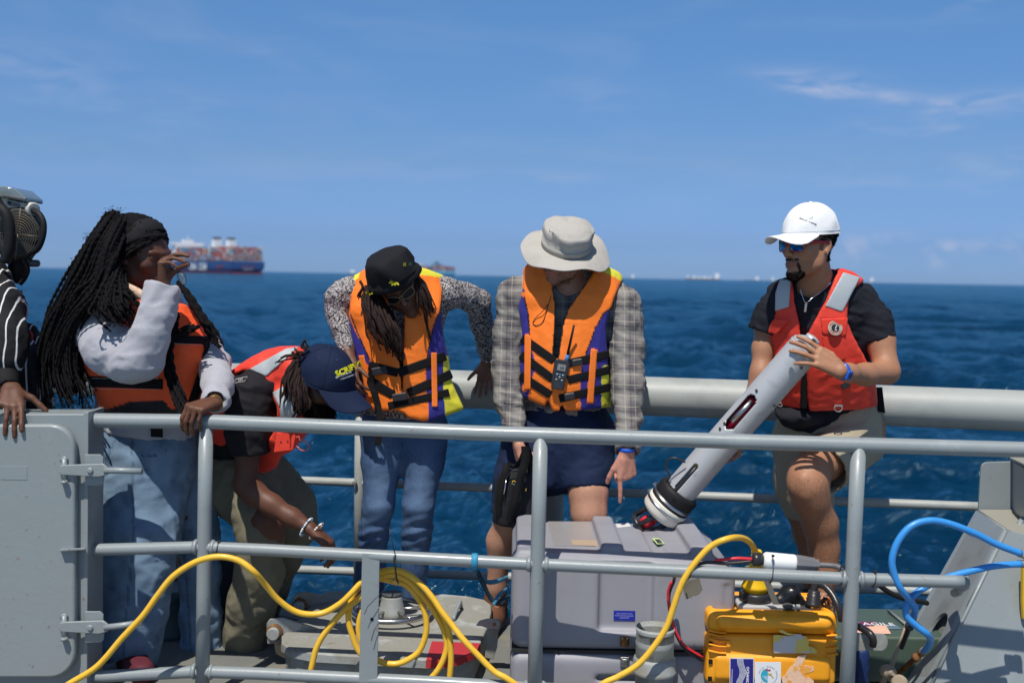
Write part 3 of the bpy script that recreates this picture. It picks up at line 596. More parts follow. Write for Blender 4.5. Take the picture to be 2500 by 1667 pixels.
# ================================================================ implicit modelling: bodies and garments
class SDF:
    def __init__(s, lo, hi, h, fine=()):
        """grid lo..hi at spacing h; fine = [(centre, radius, h2)] zones of finer spacing"""
        s.ax = []; h *= 1.22; fine = [(c, r, h2 * 1.12) for c, r, h2 in fine]
        for i in range(3):
            x = lo[i]; l = [x]
            while x < hi[i]:
                st = h
                for c, r, h2 in fine:
                    if abs(x - c[i]) < r + st: st = min(st, h2)
                x += st; l.append(x)
            s.ax.append(np.array(l, np.float32))
        s.v = np.full([len(a) for a in s.ax], .2, np.float32)
    def loc(s, lo, hi):
        return tuple(slice(max(0, np.searchsorted(a, l) - 1), min(len(a), np.searchsorted(a, h) + 1)) for a, l, h in zip(s.ax, lo, hi))
    def grid(s, sl): return [s.ax[0][sl[0]][:, None, None], s.ax[1][sl[1]][None, :, None], s.ax[2][sl[2]][None, None, :]]
    def put(s, sl, d, k, op='u'):
        a = s.v[sl]
        if op == 'u':
            h = np.maximum(k - np.abs(a - d), 0) / k if k > 0 else 0
            s.v[sl] = np.minimum(a, d) - h * h * k * .25
        elif op == 's':
            d = -d; h = np.maximum(k - np.abs(a - d), 0) / k if k > 0 else 0
            s.v[sl] = np.maximum(a, d) + h * h * k * .25
        elif op == 'i':
            h = np.maximum(k - np.abs(a - d), 0) / k if k > 0 else 0
            s.v[sl] = np.maximum(a, d) + h * h * k * .25
    def cap(s, a, b, ra, rb=None, k=.02, side=None, sq=1., op='u', grow=0.):
        """round cone; side/sq: section is radius r along `side` and r*sq across it"""
        rb = ra if rb is None else rb; ra += grow; rb += grow; a = np.array(a, float); b = np.array(b, float); m = max(ra, rb) * max(1, sq) + k + .03
        sl = s.loc(np.minimum(a, b) - m, np.maximum(a, b) + m); X, Y, Z_ = s.grid(sl)
        d = b - a; L2 = max(d @ d, 1e-9)
        px, py, pz = X - a[0], Y - a[1], Z_ - a[2]
        t = np.clip((px * d[0] + py * d[1] + pz * d[2]) / L2, 0, 1)
        qx, qy, qz = px - t * d[0], py - t * d[1], pz - t * d[2]
        if side is not None:
            sd = np.array(side, float); sd /= np.linalg.norm(sd); dn = d / math.sqrt(L2); w_ = np.cross(dn, sd); nw = np.linalg.norm(w_)
            if nw > 1e-4:
                w_ /= nw; c = qx * w_[0] + qy * w_[1] + qz * w_[2]; e = (1 / sq - 1) * c
                qx, qy, qz = qx + e * w_[0], qy + e * w_[1], qz + e * w_[2]
        dist = np.sqrt(qx * qx + qy * qy + qz * qz) - (ra + t * (rb - ra))
        if side is not None: dist = dist * (sq if sq < 1 else 1.) * .5 + dist * .5
        s.put(sl, dist.astype(np.float32), k, op); return s
    def ell(s, c, r, R=None, k=.01, op='u'):
        c = np.array(c, float); r = np.array(r, float); m = r.max() + k + .02; sl = s.loc(c - m, c + m); X, Y, Z_ = s.grid(sl)
        p = [X - c[0], Y - c[1], Z_ - c[2]]
        if R is not None: p = [p[0] * R[j][0] + p[1] * R[j][1] + p[2] * R[j][2] for j in range(3)]   # R rows = local axes
        k0 = np.sqrt((p[0] / r[0]) ** 2 + (p[1] / r[1]) ** 2 + (p[2] / r[2]) ** 2) + 1e-9; k1 = np.sqrt((p[0] / r[0] ** 2) ** 2 + (p[1] / r[1] ** 2) ** 2 + (p[2] / r[2] ** 2) ** 2) + 1e-9
        s.put(sl, (k0 * (k0 - 1) / k1).astype(np.float32), k, op); return s
    def half(s, p, n, k=.0, box=None):
        """cut away the side n points to"""
        sl = (slice(None),) * 3 if box is None else s.loc(*box); X, Y, Z_ = s.grid(sl); n = Vector(n).normalized()
        d = (X - p[0]) * n[0] + (Y - p[1]) * n[1] + (Z_ - p[2]) * n[2]
        s.put(sl, d.astype(np.float32), k, 'i'); return s
    def mesh(s):
        V = s.v; B = V < 0
        c = np.zeros([n - 1 for n in V.shape], np.uint8)
        for a in (0, 1):
            for b in (0, 1):
                for d in (0, 1): c += B[a:V.shape[0] - 1 + a, b:V.shape[1] - 1 + b, d:V.shape[2] - 1 + d]
        act = (c > 0) & (c < 8); I = np.argwhere(act); idx = np.full(c.shape, -1, np.int32); idx[tuple(I.T)] = np.arange(len(I))
        cor = np.array([(a, b, d) for a in (0, 1) for b in (0, 1) for d in (0, 1)])
        vals = np.stack([V[I[:, 0] + o[0], I[:, 1] + o[1], I[:, 2] + o[2]] for o in cor], 1)
        acc = np.zeros((len(I), 3)); cnt = np.zeros(len(I))
        for i in range(8):
            for j in range(i + 1, 8):
                if np.abs(cor[i] - cor[j]).sum() != 1: continue
                x = (vals[:, i] < 0) != (vals[:, j] < 0); t = vals[:, i] / (vals[:, i] - vals[:, j] + 1e-12)
                p = cor[i][None] + t[:, None] * (cor[j] - cor[i])[None]
                acc[x] += p[x]; cnt[x] += 1
        p = acc / cnt[:, None]; P_ = np.zeros_like(p)
        for i in range(3):
            a = s.ax[i]; P_[:, i] = a[I[:, i]] * (1 - p[:, i]) + a[I[:, i] + 1] * p[:, i]
        F_ = []
        for ax in range(3):
            o = [(1, 0, 0), (0, 1, 0), (0, 0, 1)][ax]; e1, e2 = [((0, 1, 0), (0, 0, 1)), ((0, 0, 1), (1, 0, 0)), ((1, 0, 0), (0, 1, 0))][ax]
            A = B[:B.shape[0] - o[0], :B.shape[1] - o[1], :B.shape[2] - o[2]]; C_ = B[o[0]:, o[1]:, o[2]:]
            E = np.argwhere(A != C_); 
            ok = np.all(E - np.array(e1) - np.array(e2) >= 0, 1) & np.all(E < np.array(c.shape), 1); E = E[ok]
            q = np.stack([idx[tuple((E - np.array(m)).T)] for m in ((0, 0, 0), e1, tuple(np.add(e1, e2)), e2)], 1)
            fl = A[tuple(E.T)]; q[~fl] = q[~fl][:, ::-1]; F_.append(q[(q >= 0).all(1)])
        return P_, np.concatenate(F_)
def vnormals(v, f):
    a, b, c, d = v[f[:, 0]], v[f[:, 1]], v[f[:, 2]], v[f[:, 3]]; n = np.cross(c - a, d - b); o = np.zeros_like(v)
    for i in range(4): np.add.at(o, f[:, i], n)
    return o / (np.linalg.norm(o, axis=1, keepdims=True) + 1e-12)
def smooth(v, f, it=1, lam=.5):
    s = v
    for _ in range(it):
        acc = np.zeros_like(s); cnt = np.zeros(len(s))
        for i in range(4):
            j = (i + 1) % 4; np.add.at(acc, f[:, i], s[f[:, j]]); np.add.at(acc, f[:, j], s[f[:, i]]); np.add.at(cnt, f[:, i], 1); np.add.at(cnt, f[:, j], 1)
        s = s * (1 - lam) + lam * acc / np.maximum(cnt, 1)[:, None]
    return s
def wrinkle(v, n, amp, sc, dirv=None, stretch=3., seed=0, sharp=True):
    """cloth folds: ridged noise, drawn out along dirv"""
    q = v.copy()
    if dirv is not None:
        d = np.array(dirv, float); d /= np.linalg.norm(d); q = q - (q @ d)[:, None] * d[None] * (1 - 1 / stretch)
    q = q + .02 * np.stack([vnoise(v, 9, seed + i) for i in range(3)], 1)
    a = vnoise(q, sc, seed) + .45 * vnoise(q, sc * 2.1, seed + 5)
    if sharp: a = .35 - np.abs(a) * 1.2
    return v + n * (a * amp)[:, None]
def finish(S, name, mat, parent, folds=(), cols=None, sm=1, after=None):
    v, f = S.mesh(); v = smooth(v, f, sm)
    n = vnormals(v, f)
    for q in folds: v = wrinkle(v, n, *q[:2], **q[2])
    if after is not None: v = after(v, n)
    me = mesh(name, v, f[:, ::-1].copy() if False else f)
    if cols is not None: vcol(me, cols(v, n))
    o = link(name, me, mat, parent, smooth=True); return o
def inpoly(p, poly):
    x, y = p[:, 0], p[:, 1]; r = np.zeros(len(p), bool); k = len(poly)
    for i in range(k):
        x0, y0 = poly[i]; x1, y1 = poly[(i + 1) % k]
        c = ((y0 > y) != (y1 > y)) & (x < (x1 - x0) * (y - y0) / ((y1 - y0) if y1 != y0 else 1e-9) + x0); r ^= c
    return r
A3 = lambda v: np.array(v, float)
def unit(v): v = A3(v); return v / np.linalg.norm(v)
class Head:
    """head frame: X = person's left, Y = forward (face), Z = up; metres, origin mid head"""
    def __init__(s, c, fwd, up, sc=1.):
        s.c = A3(c); s.f = unit(fwd); s.x = unit(np.cross(A3(up), s.f)); s.u = np.cross(s.f, s.x); s.sc = sc
        if s.u @ A3(up) < 0: s.u = -s.u
        s.R = [s.x, s.f, s.u]
    def p(s, x, y, z): return s.c + (s.x * x + s.f * y + s.u * z) * s.sc
    def loc(s, v): d = (v - s.c) / s.sc; return np.stack([d @ s.x, d @ s.f, d @ s.u], 1)
    def build(s, S, ears=True, neck=None, female=False, open_=0.):
        k = s.sc; e = lambda x, y, z, rx, ry, rz, kk=.012, op='u', R=None: S.ell(s.p(x, y, z), (rx * k, ry * k, rz * k), R or s.R, kk, op)
        c = lambda a, b, ra, rb, kk=.012, op='u': S.cap(s.p(*a), s.p(*b), ra * k, rb * k, kk, op=op)
        e(0, -.014, .036, .075, .097, .080, .03); e(0, .022, .00, .066, .068, .085, .03); e(0, .030, -.045, .054, .055, .062, .03)
        for q in (-1, 1):
            c((q * .055, .0, -.045), (q * .050, .012, -.072), .016, .015, .035); c((q * .050, .012, -.072), (0.0, .074, -.104), .015, .017, .03)
            e(q * .040, .062, -.020, .022, .018, .018, .03)
            c((q * .008, .090, .026), (q * .044, .078, .028), .009, .008, .015)
            e(q * .031, .104, .006, .017, .020, .011, .014, 's')
            e(q * .031, .078, .006, .013, .0125, .012, .003)
            c((q * .017, .0905, .0125), (q * .046, .083, .010), .0032, .003, .003)
            e(q * .011, .101, -.034, .0075, .010, .007, .006)
        c((0, .088, .016), (0, .1135, -.030), .0065, .0105, .012)
        e(0, .078, -.107, .020, .016, .014, .02)
        e(0, .080, -.066, .028, .020, .022, .02)
        w_ = .021
        for q in (-1, 1):
            c((0, .1015, -.0605), (q * w_, .091, -.0640), .0052, .0030, .004); c((0, .0995, -.0715 - open_), (q * w_ * .95, .0905, -.0655 - open_ * .3), .0062, .0030, .004)
        e(0, .106, -.0655 - open_ * .5, .019, .012, .0011 + open_ * .4, .002, 's')
        if ears:
            for q in (-1, 1):
                a = .35 * q; R = [s.x * math.cos(a) + s.f * math.sin(a), s.f * math.cos(a) - s.x * math.sin(a), s.u]
                e(q * .076, -.012, -.004, .0085, .0175, .031, .006, 'u', R); e(q * .0855, -.006, .000, .007, .010, .019, .004, 's', R); e(q * .080, -.004, -.027, .006, .009, .010, .004, 'u', R)
        if neck is not None:
            S.cap(s.p(0, -.022, -.045), neck, .052 * k, .060 * k, .03)
def fingerhand(S, wrist, d, n, side=1, size=1., curl=None, spread=None, thumb=None, k=.004, wr=.027, pw=1.):
    """hand with palm and five fingers. d: wrist->knuckles, n: out of the palm, side: +1/-1 which way the thumb sits"""
    d = unit(d); n = unit(A3(n) - (A3(n) @ d) * d); t = np.cross(d, n) * side; w0 = A3(wrist); z = size
    curl = curl or [(25, 30, 20)] * 4; spread = spread or (6, 2, -3, -8)
    kn = []
    for i, (o, l) in enumerate(((.030, .088), (.010, .092), (-.010, .087), (-.029, .078))):
        kn.append(w0 + d * l * z + t * o * z * pw)
    for i, q in enumerate(kn):
        S.cap(w0 + t * (.014 - .009 * i) * z - n * .001, q, .0145 * z, .0115 * z, .014)
    S.cap(w0 + d * .03 * z + t * .014 * z, w0 + d * .062 * z + t * .020 * z + n * .004, .015 * z, .013 * z, .014)
    S.cap(w0 + d * .03 * z - t * .012 * z, w0 + d * .06 * z - t * .016 * z + n * .004, .014 * z, .012 * z, .014)
    tips = []
    for i, (L, r) in enumerate((((.044, .026, .021), .0088), ((.048, .030, .022), .0090), ((.044, .028, .021), .0086), ((.034, .021, .019), .0076))):
        a = 0.; p = kn[i]; dd = d * math.cos(rad(spread[i])) + t * math.sin(rad(spread[i]))
        for j in range(3):
            a += rad(curl[i][j]); v = dd * math.cos(a) + n * math.sin(a); q = p + v * L[j] * z
            S.cap(p, q, r * z * (1.04 - .06 * j), r * z * (.97 - .07 * j), .006 if j == 0 else .003); p = q
        tips.append((p, v))
    th = thumb or ((.75, .65, .15), (.85, .45, .35))
    b = w0 + d * .024 * z + t * .022 * z + n * .004; p = b; 
    for j, (L, r0, r1) in enumerate(((.044, .0155, .0115), (.033, .0108, .0100), (.026, .0100, .0082))):
        q0 = th[min(j, len(th) - 1)]; v = unit(d * q0[0] + t * q0[1] + n * q0[2]); q = p + v * L * z
        S.cap(p, q, r0 * z, r1 * z, .016 if j == 0 else .003); p = q
    tips.append((p, v))
    return kn, tips
SKINV = {}
def skin(name, c, dark, hair=None):
    def ex(t, L, co, c_, noise, mr, mix):
        a = t.nodes.new('ShaderNodeAttribute'); a.attribute_name = 'Col'
        c1 = mix(mr(noise(22), .4, .7, 0, .35), a.outputs['Color'], tuple(np.array(dark)), 'MIX')
        c1 = mix(mr(noise(160), .55, .75, 0, .30), c1, tuple(np.array(dark) * .8), 'MIX')
        if hair: c1 = mix(mr(noise((330, 330, 60), 3), .52, .66, 0, hair), c1, (.03, .017, .01))
        return c1, None
    return M(name, c, .54, spec=.38, bump=[(420, .35), (60, .5)], extra=ex, sss=.12, bumpd=.0012)

def q3(x, y, D): return A3(P(x, y, D))
def pxpoly(S, poly, op='i', d0=None, d1=None, k=.0):
    """cut (op s) or keep (op i) what lies within an outline given in photo pixels, between depths d0..d1"""
    ys = S.ax[1]; d0 = ys[0] if d0 is None else d0; d1 = ys[-1] if d1 is None else d1
    if op == 'i': sl = (slice(None),) * 3
    else:
        xs_ = [p[0] for p in poly]; zs_ = [p[1] for p in poly]; cn = [P(x, y, d) for x in (min(xs_) - 8, max(xs_) + 8) for y in (min(zs_) - 8, max(zs_) + 8) for d in (d0, d1)]
        sl = S.loc([min(c[0] for c in cn), d0, min(c[2] for c in cn)], [max(c[0] for c in cn), d1, max(c[2] for c in cn)])
    X, Y, Z_ = S.grid(sl); X = X - CAM.x; Zr = Z_ - CAM.z
    dd = X * cf.x + Y * cf.y + Zr * cf.z
    u = 1250 + F * (X * cr.x + Y * cr.y + Zr * cr.z) / dd; v = 833.5 - F * (X * cu.x + Y * cu.y + Zr * cu.z) / dd
    best = np.full(u.shape, 1e9, np.float32); ins = np.zeros(u.shape, bool); n = len(poly)
    for i in range(n):
        x0, y0 = poly[i]; x1, y1 = poly[(i + 1) % n]; ex, ey = x1 - x0, y1 - y0; L2 = ex * ex + ey * ey + 1e-9
        t = np.clip(((u - x0) * ex + (v - y0) * ey) / L2, 0, 1); best = np.minimum(best, (u - x0 - t * ex) ** 2 + (v - y0 - t * ey) ** 2)
        if abs(y1 - y0) > 1e-6: ins ^= ((y0 > v) != (y1 > v)) & (u < ex * (v - y0) / ey + x0)
    sd_ = np.where(ins, -1, 1) * np.sqrt(best) * dd / F
    if op == 's': sd_ = np.maximum(sd_, np.maximum(Y - d1, d0 - Y))
    S.put(sl, sd_.astype(np.float32), k, op)
    return S
def chain(S, st, k=.03, side=None, sq=1., grow=0., op='u'):
    """stations (px x, px y, depth, px width): limb or trunk whose outline has those widths"""
    p = [(q3(*s_[:3]), s_[3] * .5 * s_[2] / F) for s_ in st]
    for (a, ra), (b, rb) in zip(p[:-1], p[1:]): S.cap(a, b, ra, rb, k, side, sq, op, grow)
    return p
def endcut(S, st, box=.1, off=0., hollow=0.):
    """cut a sleeve or trouser leg square at its last station, leaving an open rim"""
    (a, _), (b, r) = st[-2], st[-1]; a, b = A3(a), A3(b); d = unit(b - a); c = b + d * (off + box * .8); sl = S.loc(c - box * 1.3, c + box * 1.3)
    X, Y, Z_ = S.grid(sl); pl = (X - b[0]) * d[0] + (Y - b[1]) * d[1] + (Z_ - b[2]) * d[2] - off
    S.put(sl, pl.astype(np.float32), .0, 'i')
    if hollow: S.cap(b - d * .006, b + d * .03, r - hollow, r - hollow, .0, op='s')
def sdfbox(sts, h, pad=.19, fine=()):
    ps = np.array([q3(*s_[:3]) for s_ in sts]); return SDF(ps.min(0) - pad - [0, .13, 0], ps.max(0) + pad + [0, .06, 0], h, fine)
def strap(src, polys, name, mat, parent, grow=.006, d0=None, d1=None, sm=1):
    """webbing, pockets and patches lying on a garment: the garment's own surface pushed out, kept inside an outline"""
    if not isinstance(polys[0][0], (tuple, list)): polys = [polys]
    for poly in polys:
        T = SDF.__new__(SDF); xs_ = [p[0] for p in poly]; ys_ = [p[1] for p in poly]; Y0, Y1 = src.ax[1][0], src.ax[1][-1]
        d0_ = Y0 if d0 is None else d0; d1_ = Y1 if d1 is None else d1
        cn = [P(x, y, d) for x in (min(xs_) - 12, max(xs_) + 12) for y in (min(ys_) - 12, max(ys_) + 12) for d in (d0_, d1_)]
        sl = src.loc([min(c[0] for c in cn), d0_, min(c[2] for c in cn)], [max(c[0] for c in cn), d1_, max(c[2] for c in cn)])
        # refine the grid by 2 so that the edges of the strap stay crisp
        v = src.v[sl]; ax = [a[s_] for a, s_ in zip(src.ax, sl)]
        if min(v.shape) < 3: continue
        for i in range(3):
            a = ax[i]; ax[i] = np.sort(np.concatenate([a, (a[1:] + a[:-1]) / 2])); v = np.moveaxis(v, i, 0); o = np.empty((2 * len(a) - 1,) + v.shape[1:], np.float32); o[::2] = v; o[1::2] = (v[1:] + v[:-1]) / 2; v = np.moveaxis(o, 0, i)
        T.ax = ax; T.v = v - grow
        inner = v + .014                      # hollow it out so that only a thin layer is kept
        T.v = np.maximum(T.v, -inner)
        pxpoly(T, poly, 'i')
        if d1 is not None: T.half((0, d1, 0), (0, 1, 0))
        vv, ff = T.mesh()
        if len(vv) < 20: continue
        vv, ff = largest(vv, ff)
        me = mesh(name, smooth(vv, ff, sm), ff); link(name, me, mat, parent, smooth=True)
def largest(v, f):
    lab = np.arange(len(v))
    while True:
        m = lab[f].min(1); new = lab.copy(); np.minimum.at(new, f.ravel(), np.repeat(m, 4)); new = new[new]
        if (new == lab).all(): break
        lab = new
    u, c = np.unique(lab, return_counts=True); k = u[c.argmax()]; keep = lab == k; idx = np.cumsum(keep) - 1
    return v[keep], idx[f[keep[f].all(1)]]
def shoe(name, p, d, mat, parent, L=.28, high=0.03):
    B_ = SDF(A3(p) - .36, A3(p) + .36, .0095); d = unit(d); a = A3(p); B_.cap(a + [0, 0, high], a, .050, .050, .02)
    zf = .045; g = A3([a[0], a[1], zf]); B_.cap(a, g - d * .03, .048, .046, .03); B_.cap(g - d * .045, g + d * (L - .10), .046, .042, .03); B_.cap(g + d * .05, g + d * (L - .09) - [0, 0, .008], .048, .038, .03)
    B_.half((0, 0, .004), (0, 0, -1)); B_.half(a + [0, 0, high + .02], (0, 0, 1)); return finish(B_, name, mat, parent, [(.002, 40, dict(seed=5))])
def band(x0, y0, x1, y1, w):
    dx, dy = x1 - x0, y1 - y0; l = math.hypot(dx, dy); nx, ny = -dy / l * w / 2, dx / l * w / 2
    return [(x0 + nx, y0 + ny), (x1 + nx, y1 + ny), (x1 - nx, y1 - ny), (x0 - nx, y0 - ny)]
def stitches(src, pts, name, mat, parent, step=3.2):
    pass
def surf(S, x, y, d0, d1, n=160):
    """first depth along the pixel ray at which the field is entered (world point)"""
    ds = np.linspace(d0, d1, n); pr = None
    for d_ in ds:
        p = q3(x, y, d_); ix = [np.searchsorted(a, c) - 1 for a, c in zip(S.ax, p)]
        if any(i < 0 or i >= len(a) - 1 for i, a in zip(ix, S.ax)): continue
        t = [(c - a[i]) / (a[i + 1] - a[i]) for i, a, c in zip(ix, S.ax, p)]; v = 0
        for a in (0, 1):
            for b in (0, 1):
                for c in (0, 1): v += (t[0] if a else 1 - t[0]) * (t[1] if b else 1 - t[1]) * (t[2] if c else 1 - t[2]) * S.v[ix[0] + a, ix[1] + b, ix[2] + c]
        if v < 0: return p
    return q3(x, y, (d0 + d1) / 2)
def shade_cols(base, rules=()):
    """vertex colours: plain base plus (polygon in px, colour, test) patches; real pigment, not light"""
    def f(v, n):
        c = np.tile(np.array(base, float), (len(v), 1)); p = topx(v)
        for r in rules:
            m = inpoly(p, r[0])
            if len(r) > 2 and r[2] == 'front': m &= n[:, 1] < .25
            c[m] = r[1]
        return c
    return f
def fabric(name, rough=.75, bump=None, attr='Col', col=(.5, .5, .5), sheen=.0, **k):
    k.setdefault('spec', .22)
    return M(name, col, rough, attr=attr, bump=bump or [(900, .25), (60, .7), (18, 1.)], sheen=sheen, bumpd=.0022, **k)
def capmesh(c, f, u, r, parent, mat, bill, name='cap', R=1., bill_drop=.25, bill_len=.075, hgt=.115, btn=True, tri=None):
    """baseball cap: six-panel dome, curved bill. c = centre of the rim plane"""
    f = unit(f); x = unit(np.cross(u, f)); u = np.cross(f, x); c = A3(c); a_, b_ = r      # half width, half length
    mb = MB(); nu, nv = 72, 16; V = []
    for i in range(nv + 1):
        t = i / nv * math.pi / 2; z = math.sin(t) ** .96 * hgt; s = max(0.0, math.cos(t)) ** .84
        for j in range(nu):
            a = 2 * math.pi * j / nu; sm_ = 1 - .012 * (abs(math.cos(a * 3)) < .14) * (i < nv - 1) + .010 * math.sin(a * 7 + 1) * math.sin(i * 1.1) * (math.sin(a) < .3)
            w_ = 1 + .012 * math.sin(a * 5 + i * .8) * (1 - i / nv)
            V.append(c + x * (math.cos(a) * a_ * s * sm_ * w_) + f * (math.sin(a) * b_ * s * sm_ * w_) + u * z)
    k = len(V); V2 = [p - (p - c) * .03 for p in V]
    Fc = [[i * nu + j, i * nu + (j + 1) % nu, (i + 1) * nu + (j + 1) % nu, (i + 1) * nu + j] for i in range(nv) for j in range(nu)]
    mb.add(V, Fc, True); mb.add(V2[:k], [q[::-1] for q in Fc], True); mb.add([V[j] for j in range(nu)] + [V2[j] for j in range(nu)], [[j, j + nu, (j + 1) % nu + nu, (j + 1) % nu] for j in range(nu)], False)
    o = mb.build(name, mat, parent)
    sm_b = MB()
    for q in range(6):
        j = int((q + .5) * nu / 6); sm_b.tube([Vector(c + (V[i * nu + j] - c) * 1.004) for i in range(0, nv)], .0013, 5)
    for rr in range(2): sm_b.tube([Vector(c + (V[rr * 1 * nu + j % nu] - c) * 1.004) for j in range(nu + 1)], .0009, 4, caps=False)
    tag(sm_b.build('seams', mat, o), kind='stuff')
    bb = MB(); n = 20; m = 8; top = []
    for i in range(m + 1):
        for j in range(n + 1):
            a = rad(25 + 130 * j / n); e = i / m; sx = math.cos(a); sy = math.sin(a)
            out = bill_len * e * (max(0., (sy - .42) / .58) ** .42) ; px_ = sx * (a_ * (1 + .05 * e)); py_ = sy * b_ + out
            er = out / bill_len; z = -bill_drop * out - (sx ** 2) * (.004 + .085 * er) + .007
            top.append(c + x * px_ + f * py_ + u * z)
    bot = [p - u * .0035 for p in top]; w_ = n + 1; Q = [[i * w_ + j, (i + 1) * w_ + j, (i + 1) * w_ + j + 1, i * w_ + j + 1] for i in range(m) for j in range(n)]
    bb.add(top, Q, True); bb.add(bot, [q[::-1] for q in Q], True)
    ed = list(range(m * w_, m * w_ + w_)); K = len(top)
    bb.add([top[i] for i in ed] + [bot[i] for i in ed], [[j, j + 1, j + 1 + w_, j + w_] for j in range(n)], True)
    bb.build('bill', bill, o)
    if btn: z = MB(); z.lathe(c + u * (hgt - .001), u, [(-.002, .009), (.002, .008), (.005, .004)], 14); z.build('button', mat, o)
    return o
def glasses(H, parent, fm, lm, w_=.024, h_=.018, fr=.0022, z0=.008, y0=.112, wrap=.018, rnd=.55, temple=True, tr=.003, off=0.):
    o = None; g = MB(); lens = []
    for q in (-1, 1):
        ring = []; n = 28
        for k in range(n):
            a = 2 * math.pi * k / n; cx = math.copysign(abs(math.cos(a)) ** rnd, math.cos(a)); sy = math.copysign(abs(math.sin(a)) ** rnd, math.sin(a))
            xx = q * .0325 + cx * w_; yy = y0 - wrap * (abs(xx) / .056) ** 2; ring.append(H.p(xx, yy + off, z0 + sy * h_ * (1 - .1 * cx * q * -1) + .003 * cx * q * (sy > 0)))
        ring_c = ring + [ring[0], ring[1]]; g.tube([Vector(p) for p in ring + [ring[0]]], fr, 8, caps=False); lens.append(ring)
    br = [Vector(H.p(xx, y0 - .001 - wrap * (abs(xx) / .056) ** 2 + off, z0 + .006)) for xx in (-.011, 0, .011)]; g.tube(br, fr * 1.3, 8)
    f_ = g.build('sunglasses', fm, parent); 
    for ring in lens:
        c = sum(ring) / len(ring) + H.f * .002; L_ = MB(); L_.add([c] + ring, [[0, i + 1, (i + 1) % len(ring) + 1] for i in range(len(ring))], True); L_.build('lens', lm, f_)
    if temple:
        for q in (-1, 1):
            t = MB(); t.tube([Vector(H.p(q * .057, y0 - wrap * 1.05 + off, z0 + .009)), Vector(H.p(q * .072, .04, z0 + .010)), Vector(H.p(q * .081, -.01, z0 + .008)), Vector(H.p(q * .083, -.03, z0 - .012))], [tr, tr * .9, tr * .8, tr * .7], 8, flat=2.0, up=tuple(H.u)); t.build('temple', fm, f_)
    return f_
def locs(name, mat, parent, guides, n, r=.006, jit=.02, bump=.25, seed=0, step=.012, seg=5, taper=.5, curl=0., freq=90.):
    """twists / dreadlocks: guides = lists of points with equal length; each loc is a blend of two guides with its own wobble"""
    rg = np.random.default_rng(seed); mb = MB()
    G = [[A3(p) for p in spline([Vector(p) for p in g], 5)] for g in guides]
    for i in range(n):
        t = rg.uniform(0, len(G) - 1); a = int(t); f = t - a; L = [p * (1 - f) + q * f for p, q in zip(G[a], G[min(a + 1, len(G) - 1)])]
        off = rg.normal(0, jit, 3); off2 = rg.normal(0, jit, 3); m = len(L); ph = rg.uniform(0, 6.3); end = rg.uniform(.80, 1.0)
        P2 = []
        for j, p in enumerate(L):
            u = j / (m - 1); P2.append(p + off * (.45 + .55 * u) + off2 * u * u * .8 + np.array([math.sin(u * 7 + ph), math.cos(u * 6 + ph * 2), math.sin(u * 9 + ph * 3)]) * curl * u)
        P2 = P2[:max(4, int(m * end))]
        S_ = spline([Vector(p) for p in P2], 3); rr = r * rg.uniform(.75, 1.25); tot_ = len(S_)
        pts = []; rs = []; acc = 0
        for j, p in enumerate(S_):
            if j: acc += (p - S_[j - 1]).length
            pts.append(p); rs.append(rr * (1 - taper * (j / tot_) ** 3) * (1 + bump * math.sin(acc * freq + ph)) * (1 + rg.uniform(-.08, .08)))
        mb.tube(pts, rs, seg)
    return mb.build(name, mat, parent)
def strands(name, mat, parent, H, pts, n, length, thick=.0009, dirf=None, seed=0, spread=.4):
    """short hair / stubble: thin three-sided hairs; pts (k,3) roots, dirs"""
    rg = np.random.default_rng(seed); V = []; Fc = []; idx = rg.integers(0, len(pts), n)
    for k, i in enumerate(idx):
        p, d = pts[i]; d = unit(d + rg.normal(0, spread, 3)); a = unit(np.cross(d, rg.normal(0, 1, 3))); l = length * rg.uniform(.5, 1.2); b = len(V)
        V += [p - a * thick, p + a * thick, p + d * l * .6 + a * thick * .7 + np.array([0, 0, -l * .1]), p + d * l + np.array([0, 0, -l * .35])]; Fc.append([b, b + 1, b + 2]); Fc.append([b, b + 2, b + 3])
    me = bpy.data.meshes.new(name); me.from_pydata([tuple(v) for v in V], [], Fc); me.update(); return link(name, me, mat, parent)
def on_head(v, n, H, test):
    l = H.loc(v); m = test(l[:, 0], l[:, 1], l[:, 2]); return [(p - nn * .001, nn) for p, nn in zip(v[m], n[m])]
HAIRM = M('black_hair', (.008, .007, .008), .8, bump=[(500, 1.), (150, .6)], spec=.12, bumpd=.003)
HAIRB = M('dark_brown_hair', (.022, .011, .009), .6, bump=[(600, 1.)], spec=.2)
# ================================================================ PEOPLE
ORANGE, BLUEV, YELV, BLK = (.92, .20, .018), (.030, .026, .22), (.74, .68, .045), (.010, .010, .011)
REDV = (.74, .05, .028)
VESTM = fabric('life_vest_nylon', .62, bump=[(1200, .15), (45, .5), (12, 1.3)], sheen=.03, spec=.35)
SKIN_D = skin('deep_brown_skin', (.1, .05, .03), (.060, .024, .013))
SKIN_M = skin('tan_skin', (.4, .2, .12), (.30, .135, .072), hair=None)
SKIN_ML = skin('tan_hairy_skin', (.4, .2, .12), (.30, .135, .072), hair=.55)
SKIN_L = skin('fair_skin', (.6, .3, .2), (.50, .24, .17), hair=.28)
X1 = (1, 0, 0)
def feet(S, ank, d, L=.25):
    a = A3(ank); d = unit(d); S.cap(a, a + d * .02 - [0, 0, .03], .045, .042, .03); S.cap(a - d * .04 - [0, 0, .045], a + d * (L - .07) - [0, 0, .055], .042, .034, .03)

